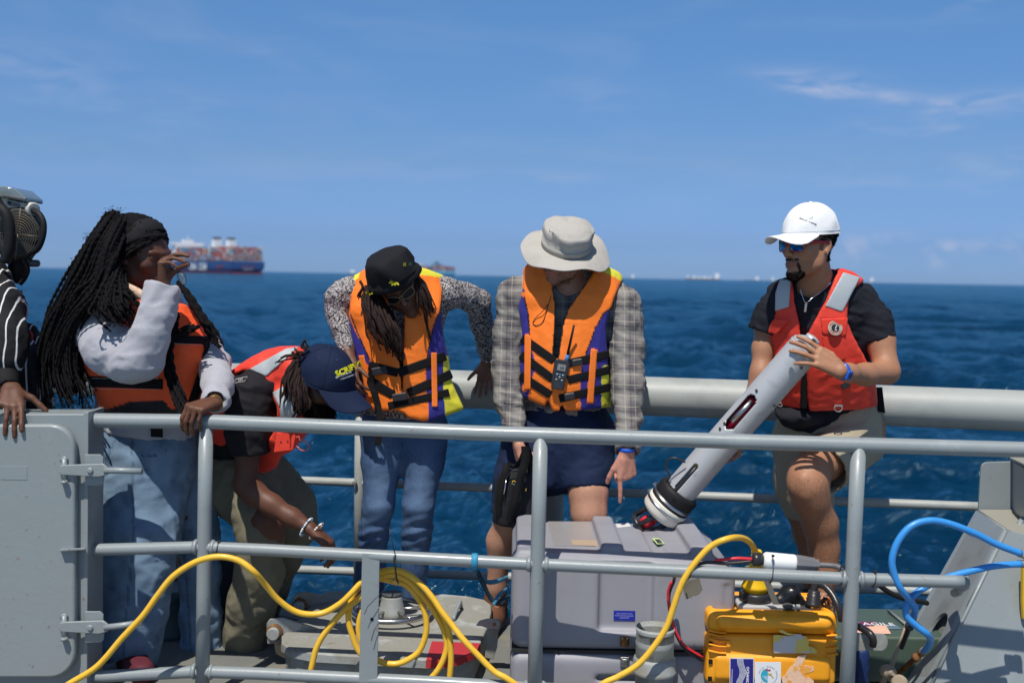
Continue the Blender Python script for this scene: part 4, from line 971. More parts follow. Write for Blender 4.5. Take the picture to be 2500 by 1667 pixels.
# ---------------------------------------------------------------- E: man in the sun hat
def person_E():
    R_ = thing('person', 'person in a pale grey sun hat and plaid shirt, holding a black bag and pointing', 'person')
    H = Head(q3(1378, 618, 4.925), (-.66, -.70, -.26), (.02, -.32, .95), 1.0)
    wr, wl = (1263, 1072, 4.86), (1530, 1104, 4.72)
    st = [(1373, 540, 4.9), (1215, 1520, 5.2), (1560, 1250, 4.6), (1190, 700, 5.2)]
    S = sdfbox(st, .0095, .16, [(q3(1373, 625, 4.88), .15, .0042), (q3(1264, 1105, 4.84), .09, .0045), (q3(1530, 1165, 4.72), .13, .0038)])
    chain(S, [(1392, 712, 5.04, 110), (1385, 770, 5.05, 210), (1380, 860, 5.05, 190), (1370, 960, 5.06, 175), (1365, 1060, 5.07, 190)], .05, X1, .6)
    chain(S, [(1300, 712, 5.04, 60), (1268, 720, 5.02, 62), (1242, 885, 5.0, 48), (1263, 1068, 4.88, 32)], .03)
    chain(S, [(1470, 720, 5.04, 60), (1512, 735, 5.02, 64), (1534, 900, 4.96, 50), (1530, 1000, 4.85, 44), (1530, 1100, 4.72, 35)], .03)
    chain(S, [(1310, 1080, 5.08, 125), (1250, 1260, 5.02, 80), (1222, 1320, 5.06, 66), (1213, 1430, 5.1, 46), (1210, 1475, 5.12, 44)], .03)
    chain(S, [(1425, 1080, 5.06, 125), (1436, 1205, 4.95, 92), (1438, 1255, 4.92, 84), (1440, 1300, 4.95, 66), (1442, 1360, 5.0, 70), (1440, 1470, 5.05, 46)], .03)
    S.ell(q3(1425, 1248, 4.885), (.024, .02, .03), None, .02); S.ell(q3(1430, 1282, 4.90), (.018, .016, .02), None, .02)
    feet(S, q3(1210, 1472, 5.12), (-.2, -1, 0)); feet(S, q3(1440, 1470, 5.05), (.1, -1, 0))
    H.build(S, neck=q3(1390, 702, 5.03))
    fingerhand(S, q3(*wr), (.12, -.05, -1), (.92, .25, 0), 1, 1.05, curl=[(62, 78, 45), (66, 80, 45), (68, 80, 45), (70, 80, 45)], thumb=((.8, .25, .5), (.75, .0, .65)), wr=.028)
    fingerhand(S, q3(*wl), (.02, -.03, -1), (-.45, .88, -.1), -1, 1.16, curl=[(2, 6, 4), (72, 75, 40), (80, 85, 45), (82, 85, 45)], spread=(-5, 0, -2, -6), thumb=((.80, .50, .30), (.85, .25, .45), (.85, .05, .5)), wr=.028)
    v, f = S.mesh(); v = smooth(v, f, 1); n = vnormals(v, f); L_ = H.loc(v)
    base = np.array([.58, .285, .19]); C_ = np.tile(base, (len(v), 1)); 
    lip = (L_[:, 1] > .085) & (abs(L_[:, 0]) < .023) & (L_[:, 2] < -.056) & (L_[:, 2] > -.078); C_[lip] = (.42, .16, .13)
    near = (L_[:, 1] > -.02) & (abs(L_[:, 0]) < .075)
    beard = near & (L_[:, 2] < -.045) & (L_[:, 2] > -.135) & (L_[:, 1] > .0) & ~lip; C_[beard] = base * .62; C_[v[:, 2] < .8] = (.40, .215, .14)
    hand = v[:, 2] < .9; C_[hand & (v[:, 0] > .4)] = (.54, .25, .18)
    me = mesh('body', v, f); vcol(me, C_); link('body', me, SKIN_L, R_, smooth=True)
    bt = on_head(v, n, H, lambda x, y, z: (y > 0.0) & (abs(x) < .078) & (z < -.043) & (z > -.13) & ~((abs(x) < .025) & (z > -.080) & (z < -.055) & (y > .085)))
    bt += on_head(v, n, H, lambda x, y, z: (y > .085) & (abs(x) < .030) & (z < -.044) & (z > -.056))
    if bt: strands('beard', M('brown_beard', (.075, .04, .024), .7), R_, H, bt, 900, .008, .0006, seed=3, spread=.35)
    # shirt
    PL = lambda: None
    def plaid(t, L, co, c, noise, mr, mix):
        a = stripes(t, L, co, 0, .088, .040, .02, 4, .5); b = stripes(t, L, co, 2, .088, .040, .02, 4, .5); l1 = stripes(t, L, co, 0, .044, .0028, .02, 4, .5, .3); l2 = stripes(t, L, co, 2, .044, .0028, .02, 4, .5, .3)
        d1 = stripes(t, L, co, 0, .088, .006, .02, 4, .5, .62); d2 = stripes(t, L, co, 2, .088, .006, .02, 4, .5, .62)
        n_ = mr(noise(30), .3, .7, .35, .6)
        def mul(x, k): q = t.nodes.new('ShaderNodeMath'); q.operation = 'MULTIPLY'; L.new(x, q.inputs[0]); q.inputs[1].default_value = k; return q.outputs[0]
        c = mix(mul(a, .55), (.10, .092, .10), (.27, .255, .235)); c = mix(mul(b, .5), c, (.30, .285, .26)); c = mix(mul(d1, .5), c, (.05, .05, .06)); c = mix(mul(d2, .5), c, (.05, .05, .06))
        c = mix(mul(l1, .6), c, (.42, .39, .30)); c = mix(mul(l2, .6), c, (.42, .39, .30)); return c, None
    SH = M('plaid_shirt_cloth', (.3, .3, .3), .8, extra=plaid, bump=[(900, .3), (70, .6), (20, 1.)], bumpd=.003)
    G = sdfbox([(1215, 650, 5.1), (1570, 1110, 4.7), (1200, 900, 5.2)], .0068, .12)
    a = chain(G, [(1290, 705, 5.04, 74), (1256, 722, 5.03, 82), (1243, 811, 5.01, 76), (1240, 895, 4.99, 74), (1243, 977, 4.94, 70), (1256, 1040, 4.89, 58), (1263, 1066, 4.87, 56)], .03); endcut(G, a, .10, 0, .012)
    a = chain(G, [(1480, 712, 5.04, 80), (1518, 745, 5.02, 88), (1526, 790, 5.0, 84), (1528, 853, 4.97, 88), (1532, 936, 4.91, 84), (1531, 1019, 4.83, 72), (1531, 1085, 4.74, 60), (1531, 1102, 4.72, 58)], .03); endcut(G, a, .10, 0, .010)
    chain(G, [(1392, 712, 5.05, 130), (1385, 770, 5.05, 225), (1380, 880, 5.05, 205), (1374, 975, 5.05, 205), (1370, 1035, 5.05, 215)], .05, X1, .64)
    pxpoly(G, [(1150, 600), (1620, 600), (1620, 1180), (1505, 1180), (1500, 985), (1440, 1010), (1378, 1030), (1374, 1000), (1352, 1008), (1341, 1029), (1310, 1015), (1283, 1003), (1285, 1120), (1150, 1120)], 'i')
    G.cap(q3(1392, 680, 4.95), q3(1372, 738, 4.84), .075, .022, .01, op='s')
    finish(G, 'shirt', SH, R_, [(.0085, 11, dict(dirv=(.3, .2, 1), stretch=.35, seed=3)), (.004, 26, dict(seed=9))])
    G = sdfbox([(1340, 660, 4.9), (1420, 770, 5.05)], .006, .10)
    # shorts
    NAVY = M('navy_shorts_cloth', (.014, .024, .062), .75, bump=[(900, .2), (30, .6)], spec=.15)
    G = sdfbox([(1230, 1000, 5.1), (1500, 1260, 4.95)], .0065, .12)
    a = chain(G, [(1310, 1080, 5.06, 165), (1285, 1180, 5.02, 160), (1270, 1262, 5.0, 150)], .04); endcut(G, a, .17, 0, .012)
    a = chain(G, [(1422, 1070, 5.05, 165), (1428, 1150, 5.0, 128), (1430, 1196, 4.97, 112)], .04); endcut(G, a, .14, 0, .010)
    chain(G, [(1368, 1000, 5.06, 225), (1366, 1060, 5.06, 262)], .05, X1, .66); G.half(q3(1368, 985, 5.0), (0, 0, 1))
    finish(G, 'shorts', NAVY, R_, [(.010, 8, dict(dirv=(.6, 0, .8), stretch=3, seed=5)), (.004, 22, dict(seed=2))])
    BM = M('brown_boot_leather', (.13, .055, .03), .7, bump=(60, 1.))
    shoe('boot', q3(1210, 1470, 5.12), (-.2, -1, 0), BM, R_, .30, .07); shoe('boot', q3(1440, 1470, 5.05), (.1, -1, 0), BM, R_, .30, .07)
    sk = MB(); sk.lathe(q3(1212, 1462, 5.11), (0, 0, 1), [(-.03, .046), (.0, .048), (.045, .047), (.05, .044)], 20); sk.build('sock', M('grey_sock', (.12, .12, .13), .9, bump=(200, 1.)), R_)
    wb = MB(); p = q3(1530, 1094, 4.72); wb.lathe(p + [0, 0, .004], (0, .08, -1), [(0, .034), (.002, .0365), (.014, .0355), (.016, .033)], 24); wb.build('wrist_band', M('bright_blue_rubber', (.01, .10, .55), .4), R_)
    # vest
    c = lambda x, y: (1100 + x * .4145, 480 + y * .4145)
    V_ = sdfbox([(1262, 650, 5.12), (1540, 1010, 4.9)], .0050, .13)
    chain(V_, [(1400, 690, 5.05, 215), (1396, 740, 5.03, 268), (1382, 830, 5.0, 258), (1378, 910, 4.99, 248), (1380, 985, 4.99, 244)], .05, X1, .72)
    for x0, x1 in ((1305, 1302), (1490, 1475)):
        V_.cap(q3(x0, 700, 5.10), q3(x1, 760, 4.95), .06, .05, .04)
    V_.cap(q3(1300, 672, 5.02), q3(1310, 730, 4.92), .050, .045, .03); V_.cap(q3(1470, 680, 5.04), q3(1440, 740, 4.92), .055, .045, .03); V_.cap(q3(1445, 672, 5.12), q3(1340, 668, 5.14), .04, .04, .04)
    outl = [c(*p) for p in ((425, 420), (445, 392), (480, 377), (520, 385), (560, 392), (700, 330), (860, 395), (905, 400), (1045, 470), (1000, 520), (965, 600), (935, 680), (915, 770), (925, 900), (932, 1050), (945, 1235), (890, 1243), (770, 1258), (672, 1262), (655, 1220), (645, 1265), (600, 1262), (575, 1190), (556, 1232), (500, 1212), (420, 1172), (408, 1000), (420, 800), (398, 650), (420, 560))]
    pxpoly(V_, outl, 'i', k=.012)
    pxpoly(V_, [c(*p) for p in ((520, 380), (565, 440), (602, 530), (618, 640), (604, 955), (634, 955), (660, 765), (690, 665), (790, 520), (850, 440), (862, 395), (700, 250))], 's', 4.6, 5.02, k=.006)
    def cc(v, n):
        p = topx(v); C_ = np.tile(np.array(ORANGE), (len(v), 1)); fr = n[:, 1] < .35
        P_ = lambda *l: [c(*q) for q in l]
        for poly, cl in ((P_((380, 540), (432, 600), (456, 680), (470, 870), (505, 1000), (470, 1090), (452, 1240), (380, 1200), (380, 700)), BLUEV), (P_((960, 645), (900, 690), (855, 770), (790, 940), (770, 1010), (765, 1300), (890, 1300), (890, 1060), (960, 1030)), BLUEV),
                         (P_((890, 1000), (960, 980), (960, 1300), (888, 1300)), YELV), (P_((440, 808), (460, 812), (475, 1000), (450, 1150), (418, 1140), (440, 1020)), ORANGE), (P_((830, 895), (870, 900), (840, 1220), (800, 1215)), ORANGE),
                         (P_((855, 380), (1060, 460), (1010, 500), (900, 440)), YELV), (P_((440, 560), (398, 500), (398, 560)), BLUEV)):
            C_[inpoly(p, poly)] = cl
        C_[n[:, 1] > .55] = BLUEV
        e = inpoly(p, P_((1005, 500), (1047, 468), (1080, 480), (1080, 620), (1000, 540))); C_[e & (n[:, 0] > .55)] = BLK
        # piping along the seams and openings
        for l in (((432, 590), (456, 680), (470, 870)), ((955, 650), (900, 690), (855, 770), (792, 940)), ((600, 530), (618, 640), (604, 955)), ((860, 400), (790, 520), (690, 665), (660, 765), (634, 955))):
            for a, b in zip(l[:-1], l[1:]):
                m = inpoly(p, band(*c(*a), *c(*b), 3.4)); C_[m & fr] = BLK
        return C_
    vo = finish(V_, 'life_vest', VESTM, R_, [(.0035, 9, dict(seed=12, dirv=(0, 0, 1), stretch=2)), (.0018, 26, dict(seed=2))], cc)
    for b_ in (((420, 830), (612, 966)), ((412, 930), (604, 1075)), ((408, 1050), (590, 1168)), ((680, 985), (945, 925)), ((690, 1080), (945, 1018)), ((640, 1190), (955, 1118))):
        (x0, y0), (x1, y1) = b_; strap(V_, band(*c(x0, y0), *c(x1, y1), 20), 'strap', BLACKW, vo, .006, d1=5.0)
    for b_ in (((455, 815), (452, 1135)), ((845, 900), (822, 1215))):
        (x0, y0), (x1, y1) = b_; strap(V_, band(*c(x0, y0), *c(x1, y1), 16), 'loop_tape', VESTO, vo, .011, d1=5.0)
    zp = MB(); zp.slab([P(*c(612, 960), 4.93), P(*c(640, 960), 4.93), P(*c(600, 1240), 4.93), P(*c(565, 1240), 4.93)], (0, .02, 0)); zp.build('zip', BLACKW, vo, bevel=.004)
    # two loose strap tails and a buckle
    for pp in (((690, 1060), (720, 1100), (740, 1180)), ((620, 1170), (640, 1215), (655, 1265))):
        s_ = MB(); pts = [P(*c(*q), 4.845) for q in pp]; 
        for a, b in zip(pts[:-1], pts[1:]): s_.slab([a - Vector((.016, 0, 0)), a + Vector((.016, 0, .004)), b + Vector((.016, 0, .004)), b - Vector((.016, 0, 0))], (0, .004, 0))
        s_.build('strap_tail', BLACKW, vo)
    for x, y in ((745, 975), (700, 1175)):
        p = surf(V_, *c(x, y), 4.7, 5.1); bk = MB(); bk.box(p + A3([0, -.008, 0]), (.022, 0, .004), (0, .007, 0), (-.002, 0, .014)); bk.build('buckle', BLACKP, vo, bevel=.004)
    # collar lanyard
    ly = MB(); p0 = [c(605, 535), c(570, 640), c(500, 715), c(485, 745), c(505, 758), c(540, 740), c(560, 690), c(590, 590), c(604, 540)]
    ly.tube(spline([Vector(surf(V_, x, y, 4.7, 5.1)) + Vector((0, -.006, 0)) for x, y in p0], 6), .0016, 6); ly.build('lanyard', M('dark_cord', (.03, .02, .02), .7), R_)
    # sun hat
    hat = sun_hat(R_)
    return V_
VESTO = M('orange_nylon_tape', ORANGE, .6, bump=[(900, .3), (60, .4)])
def sun_hat(R_):
    HC = M('pale_grey_hat_cloth', (.41, .39, .355), .8, bump=[(900, .3), (50, .6), (16, .8)], var=[(8, (.35, .325, .29), .5, .7, .6)], bumpd=.003)
    c0 = q3(1383, 602, 4.905); ax = unit((.10, -.50, .86)); fx = unit(np.cross(ax, (0, 1, 0)) * 1.); fy = np.cross(ax, fx)
    mb = MB(); nu = 72
    prof = [(-.0, .107), (.02, .109), (.034, .110), (.036, .1075), (.06, .112), (.080, .112), (.092, .108), (.0925, .105), (.104, .092), (.112, .068), (.116, .036), (.117, .004)]
    rg = random.Random(4)
    V = []
    for i, (h, r) in enumerate(prof):
        for j in range(nu):
            a = 2 * math.pi * j / nu; k = 1 + (.03 * math.sin(a * 3 + 1 + i * .25) + .03 * math.sin(a * 7 + i * .8)) * (1 if 3 < i < 9 else .25)
            V.append(c0 + (fx * math.cos(a) * .98 + fy * math.sin(a) * 1.06) * r * k + ax * (h - .008 * math.exp(-((a - 4.9) / .5) ** 2) * (i > 5)))
    mb.add(V, [[i * nu + j, i * nu + (j + 1) % nu, (i + 1) * nu + (j + 1) % nu, (i + 1) * nu + j] for i in range(len(prof) - 1) for j in range(nu)] + [[(len(prof) - 1) * nu + j for j in range(nu)]], True)
    hat = mb.build('sun_hat', HC, R_)
    br = MB(); top = []; m = 16
    for i in range(m + 1):
        e = i / m; r = .105 + (.196 - .105) * e
        for j in range(nu):
            a = 2 * math.pi * j / nu; z = -.020 * e * e - .016 * e * math.cos(2 * a) + .012 * math.sin(a * 3 + 2) * e * e + .005 * math.sin(a * 7) * e * e + .0009 * math.sin(i * math.pi)
            z += .0011 * (1 if i % 2 else 0) * (i < m)
            rr = r * (1 + .0 * math.cos(a)); top.append(c0 + fx * math.cos(a) * rr * 1.0 + fy * math.sin(a) * rr * 1.04 + ax * z)
    bot = [p - ax * .003 for p in top]; Q = [[i * nu + j, i * nu + (j + 1) % nu, (i + 1) * nu + (j + 1) % nu, (i + 1) * nu + j] for i in range(m) for j in range(nu)]
    br.add(top, [q[::-1] for q in Q], True); br.add(bot, Q, True); o = m * nu
    br.add([top[o + j] for j in range(nu)] + [bot[o + j] for j in range(nu)], [[j, (j + 1) % nu, (j + 1) % nu + nu, j + nu] for j in range(nu)], True)
    br.build('brim', HC, hat)
    bd = MB(); V = []
    for h, r in ((0.001, .108), (.001, .111), (.030, .113), (.031, .109)):
        for j in range(nu): a = 2 * math.pi * j / nu; V.append(c0 + (fx * math.cos(a) * .98 + fy * math.sin(a) * 1.06) * r * (1 + .01 * math.sin(a * 3 + 1)) + ax * h)
    bd.add(V, [[i * nu + j, i * nu + (j + 1) % nu, (i + 1) * nu + (j + 1) % nu, (i + 1) * nu + j] for i in range(3) for j in range(nu)], True); bd.build('hat_band', M('darker_hat_cloth', (.35, .33, .295), .8, bump=[(900, .3), (40, .6)]), hat)
    # embroidered mark on the crown: linked loops
    gm = MB(); DK = M('dark_embroidery', (.06, .06, .07), .8)
    def onhat(x, y): 
        p = q3(x, y, 4.7); o = A3(CAM); d = unit(p - o); # intersect with crown cone
        for t in np.linspace(4.5, 5.1, 400):
            w_ = o + d * t - c0; h = w_ @ ax; r = math.hypot((w_ @ fx) / .98, (w_ @ fy) / 1.06)
            if r < .113 and 0 < h < .095: return Vector(o + d * (t - .002))
        return Vector(p)
    k = lambda x, y: (1250 + x * .2232, 500 + y * .2232)
    for l in ([(455, 275), (430, 258), (408, 270), (412, 295), (440, 300), (462, 285)], [(462, 285), (455, 310), (430, 325)], [(448, 318), (470, 300), (488, 305), (482, 322), (460, 328)], [(462, 326), (478, 345)], [(440, 300), (455, 345)]):
        gm.tube([onhat(*k(*q)) for q in l], .0011, 6)
    gm.build('embroidered_mark', DK, hat)
    return hat
VE = person_E()
print('E', time.time() - T0)
def paint(v, n, rules, C_):
    p = topx(v)
    for poly, cl in rules: C_[inpoly(p, poly)] = cl
    return C_
# ---------------------------------------------------------------- F: man in the white cap
def person_F():
    R_ = thing('person', 'person in a white cap and red sunglasses, one knee raised, holding the metal tube', 'person')
    H = Head(q3(1975, 596, 4.66), (-.84, -.54, -.06), (0, -.02, 1), 1.13)
    S = sdfbox([(1975, 500, 4.6), (1770, 1150, 4.7), (2190, 1500, 5.2), (1750, 1480, 4.42)], .0095, .15, [(q3(1960, 600, 4.62), .16, .0042), (q3(1990, 880, 4.40), .12, .004), (q3(1785, 1105, 4.72), .07, .0045)])
    chain(S, [(1992, 705, 4.75, 90), (2000, 765, 4.80, 175), (2010, 860, 4.87, 160), (2020, 960, 4.97, 150), (2025, 1050, 5.03, 180)], .05, X1, .6)
    chain(S, [(1945, 726, 4.80, 50), (1912, 734, 4.81, 54), (1872, 800, 4.82, 54), (1863, 850, 4.80, 49), (1858, 912, 4.77, 50), (1836, 985, 4.75, 44), (1806, 1062, 4.76, 31)], .03)
    chain(S, [(2062, 726, 4.82, 54), (2096, 738, 4.83, 60), (2148, 830, 4.76, 68), (2166, 905, 4.70, 58)], .03)
    chain(S, [(2164, 908, 4.70, 58), (2112, 914, 4.59, 52), (2072, 910, 4.48, 42), (2051, 906, 4.42, 38)], .03)
    chain(S, [(2085, 1055, 5.02, 150), (2012, 1115, 4.84, 104), (1974, 1158, 4.70, 84), (1972, 1185, 4.67, 78), (1982, 1222, 4.69, 70), (2002, 1275, 4.74, 76), (2012, 1340, 4.76, 62), (2012, 1400, 4.76, 53), (2008, 1470, 4.76, 46)], .06)
    S.ell(q3(1962, 1172, 4.62), (.022, .02, .028), None, .02); S.ell(q3(1968, 1208, 4.62), (.018, .016, .018), None, .02)
    chain(S, [(1955, 1080, 5.04, 130), (1958, 1240, 5.05, 78), (1972, 1300, 5.08, 68), (1985, 1400, 5.12, 48), (1985, 1460, 5.14, 44)], .03)
    feet(S, q3(2008, 1475, 4.72), (-.3, -1, 0)); feet(S, q3(1985, 1462, 5.14), (-.6, -1, 0))
    H.build(S, neck=q3(1998, 712, 4.75))
    fingerhand(S, q3(2051, 906, 4.42), (-.80, .03, .50), (-.45, .86, -.25), -1, 1.16, curl=[(8, 14, 10), (8, 14, 12), (8, 14, 12), (10, 16, 12)], spread=(7, 0, -8, -22), thumb=((.45, .7, .5), (.5, .45, .75)), wr=.03)
    fingerhand(S, q3(1806, 1064, 4.76), (-.35, -.15, -.9), (-.75, -.62, .2), 1, 1.0, curl=[(30, 35, 25), (35, 40, 30), (40, 45, 30), (45, 45, 30)], thumb=((.7, .6, .3),), wr=.026)
    v, f = S.mesh(); v = smooth(v, f, 1); n = vnormals(v, f); L_ = H.loc(v); base = np.array([.37, .18, .10]); C_ = np.tile(base, (len(v), 1))
    x, y, z = L_.T
    lip = (y > .083) & (abs(x) < .022) & (z < -.0565) & (z > -.077); C_[lip] = (.24, .085, .07)
    C_[(y > .07) & (z < .03) & (z > -.05) & (abs(x) < .02)] *= 1.04
    near = abs(x) < .09
    gt = (y > .056) & (z < -.096) & (z > -.130) & (abs(x) < .036) | ((y > .06) & (abs(x) > .026) & (abs(x) < .031) & (z < -.060) & (z > -.10)) | ((y > .08) & (z < -.047) & (z > -.056) & (abs(x) < .030))
    nz_ = vnoise(v, 260, 5); C_[gt & near & (nz_ > -.55)] = base * .10
    st = near & (y > .0) & (z < -.055) & (z > -.12) & ~gt & ~lip; C_[st] = base * .86
    hr = near & (abs(x) > .05) & (y < .030) & (z > .012) | (near & (y < -.035) & (z > -.065)); C_[hr] = base * .28
    sb = (abs(x) > .062) & (abs(x) < .085) & (y > .006) & (y < .022) & (z < .02) & (z > -.022); C_[sb] = base * .45
    C_[v[:, 2] < .75] = base * .88
    me = mesh('body', v, f); vcol(me, C_); link('body', me, SKIN_M, R_, smooth=True)
    me.materials.append(SKIN_ML); c_ = (v[f].mean(1)[:, 2] < .80); me.polygons.foreach_set('material_index', c_.astype(np.int32))
    G_ = on_head(v, n, H, lambda x, y, z: ((y > .052) & (z < -.097) & (z > -.134) & (abs(x) < .036)) | ((y > .06) & (abs(x) > .026) & (abs(x) < .031) & (z < -.064) & (z > -.10)) | ((y > .082) & (z < -.048) & (z > -.0555) & (abs(x) < .028)))
    if G_: strands('beard', HAIRM, R_, H, G_, 3000, .007, .0007, seed=3, spread=.5)
    G_ = on_head(v, n, H, lambda x, y, z: ((abs(x) > .05) & (y < .02) & (z > .015) & (z < .05)) | ((y < -.03) & (z > -.062) & (z < .05) & (abs(x) < .08)))
    if G_: strands('hair', HAIRM, R_, H, G_, 5200, .010, .0008, seed=4, spread=.5)
    # t-shirt
    TEE = fabric('black_cotton', .85, attr=None, col=(.013, .014, .020), bump=[(700, .3), (45, .6), (14, 1.)])
    def torso_shape(S, g, arms=True):
        if arms:
            a = chain(S, [(1948, 716, 4.78, 70), (1912, 724, 4.80, 76), (1882, 764, 4.80, 80), (1861, 812, 4.80, 76)], .03, grow=g); endcut(S, a, .10, 0, .017)
            a = chain(S, [(2062, 716, 4.80, 72), (2098, 732, 4.81, 80), (2130, 785, 4.79, 90), (2146, 838, 4.76, 84)], .03, grow=g); endcut(S, a, .10, 0, .017)
        else:
            chain(S, [(1948, 716, 4.78, 70), (1912, 724, 4.80, 76), (1890, 750, 4.80, 78)], .03, grow=g); chain(S, [(2062, 716, 4.80, 72), (2098, 732, 4.81, 80), (2118, 765, 4.79, 84)], .03, grow=g)
        chain(S, [(1996, 718, 4.76, 100), (2002, 765, 4.79, 220), (2012, 860, 4.85, 205), (2020, 960, 4.95, 205), (2012, 1015, 4.97, 230)], .05, X1, .62, grow=g)
    G = sdfbox([(1840, 660, 4.9), (2180, 1060, 5.0), (1950, 700, 4.65)], .0065, .14)
    torso_shape(G, 0)
    G.ell(q3(1940, 1015, 4.86), (.13, .10, .055), None, .04)
    pxpoly(G, [(1780, 640), (2220, 640), (2220, 900), (2160, 990), (2140, 1030), (2060, 1045), (2010, 1056), (1975, 1056), (1940, 1050), (1912, 1038), (1895, 1012), (1880, 960), (1780, 960)], 'i')
    G.ell(q3(1976, 693, 4.68), (.056, .09, .056), None, .01, 's')
    finish(G, 't_shirt', TEE, R_, [(.008, 12, dict(dirv=(.4, 0, 1), stretch=.4, seed=31)), (.003, 26, dict(seed=9))])
    # shorts
    KH = fabric('khaki_cloth', .85, attr=None, col=(.36, .31, .22), bump=[(800, .3), (60, .8), (18, 1.)])
    G = sdfbox([(1900, 1000, 5.1), (2150, 1260, 4.6)], .0062, .13)
    a = chain(G, [(1960, 1080, 5.03, 150), (1962, 1180, 5.03, 134), (1976, 1252, 5.04, 122)], .05); endcut(G, a, .15, 0, .010)
    a = chain(G, [(2080, 1058, 5.00, 178), (2050, 1092, 4.92, 150), (2006, 1142, 4.785, 138)], .05); endcut(G, a, .17, .005, .012)
    chain(G, [(2022, 1000, 4.99, 235), (2025, 1050, 5.03, 250)], .05, X1, .66)
    pxpoly(G, [(1885, 1000), (1920, 1040), (1975, 1052), (2015, 1040), (2055, 1010), (2120, 985), (2150, 990), (2160, 1100), (2110, 1240), (1940, 1280), (1880, 1250)], 'i')
    finish(G, 'shorts', KH, R_, [(.007, 11, dict(dirv=(.8, 0, .45), stretch=3, seed=15)), (.003, 24, dict(seed=2, dirv=(.7, 0, .6), stretch=2))])
    # red vest
    c = lambda x, y: (1750 + x * .4145, 450 + y * .4145)
    V_ = sdfbox([(1885, 650, 5.05), (2150, 1010, 4.7)], .006, .13)
    torso_shape(V_, .017, False)
    chain(V_, [(2000, 740, 4.80, 220), (2006, 800, 4.80, 250), (2010, 880, 4.83, 252), (2012, 980, 4.90, 262)], .05, X1, .66)
    V_.cap(q3(1918, 690, 4.84), q3(1925, 780, 4.74), .052, .045, .03, X1, .6); V_.cap(q3(2078, 690, 4.90), q3(2040, 780, 4.76), .062, .05, .03, X1, .6)
    V_.cap(q3(2062, 672, 4.92), q3(1935, 680, 4.96), .035, .035, .03)
    outl = [c(*p) for p in ((372, 562), (440, 560), (560, 470), (700, 498), (740, 496), (800, 515), (872, 562), (800, 625), (775, 690), (768, 800), (800, 890), (860, 1000), (900, 1080), (925, 1140), (942, 1200), (945, 1305), (850, 1322), (740, 1334), (545, 1332), (530, 1270), (528, 1050), (515, 1050), (500, 1290), (490, 1318), (430, 1310), (350, 1298), (340, 1250), (330, 1000), (300, 870), (315, 810), (345, 760), (340, 700), (350, 620))]
    pxpoly(V_, outl, 'i', k=.010)
    pxpoly(V_, [c(*p) for p in ((438, 540), (460, 690), (480, 800), (497, 905), (528, 895), (580, 800), (640, 690), (690, 560), (712, 520), (660, 440), (500, 440))], 's', 4.4, 4.86, k=.006)
    def cc(v, n):
        C_ = np.tile(np.array(REDV), (len(v), 1)); p = topx(v)
        C_[(n[:, 1] > .6)] = BLK
        P_ = lambda *l: [c(*q) for q in l]
        for a, b in (((345, 785), (430, 790)), ((610, 790), (770, 788))):
            m = inpoly(p, band(*c(*a), *c(*b), 2.6)); C_[m] = np.array(REDV) * .35
        e = inpoly(p, P_((800, 620), (880, 562), (905, 640), (860, 640))); C_[e & (n[:, 0] > .6)] = BLK
        return C_
    vo = finish(V_, 'life_vest', VESTM, R_, [(.0045, 10, dict(seed=12, dirv=(0, 0, 1), stretch=1.5)), (.0030, 24, dict(seed=2, dirv=(1, 0, .3), stretch=2))], cc)
    RT = M('reflective_tape', (.40, .44, .46), .45, bump=[(700, .6), (40, .3)], var=[((300, 300, 300), (.30, .34, .36), .45, .55, .5), (90, (.25, .27, .28), .7, .76, .7)], spec=.8)
    strap(V_, [c(*p) for p in ((745, 517), (845, 548), (740, 752), (637, 718))], 'reflective_patch', RT, vo, .0045, d1=4.95)
    strap(V_, [c(*p) for p in ((372, 560), (437, 562), (425, 722), (342, 748), (345, 640))], 'reflective_patch', RT, vo, .0045, d1=4.95)
    RD = fabric('red_vest_pocket', .62, attr=None, col=REDV, bump=[(1200, .15), (45, .6)], sheen=.1)
    strap(V_, [c(*p) for p in ((612, 790), (772, 786), (762, 885), (745, 895), (622, 882))], 'pocket_flap', RD, vo, .011, d1=4.95)
    strap(V_, [c(*p) for p in ((335, 795), (432, 798), (395, 835), (352, 885), (300, 872), (318, 815))], 'pocket_flap', RD, vo, .014, d1=4.95)
    strap(V_, [c(*p) for p in ((620, 890), (755, 892), (760, 1030), (735, 1040), (628, 1010))], 'pocket', RD, vo, .006, d1=4.95)
    for x, y in ((350, 820), (382, 817)):
        z = MB(); p = surf(V_, *c(x, y), 4.5, 4.9); z.lathe(p - A3([0, .013, 0]), (0, -1, 0), [(0, .003), (.002, .003)], 10); z.build('grommet', BLACKP, vo)
    # round badge
    bp = surf(V_, *c(692, 846), 4.5, 4.9) - A3([0, .0125, 0]); nn = unit((.12, -.97, .2)); ux = unit(np.cross((0, 0, 1), nn) * 1.); ux = ux if ux[0] > 0 else -ux; uy = unit(np.cross(nn, ux)); uy = uy if uy[2] > 0 else -uy
    bg_ = MB(); bg_.lathe(bp, nn, [(0, .031), (.0016, .031), (.002, .029)], 32); bo = bg_.build('badge', M('badge_tan', (.42, .36, .29), .7, bump=(600, .4)), vo)
    b2 = MB(); b2.lathe(bp + nn * .002, nn, [(0, .0165), (.0008, .0165)], 28); b2.build('badge_disc', M('badge_black', (.02, .02, .025), .7), bo)
    RB = M('badge_red_thread', (.50, .05, .035), .7)
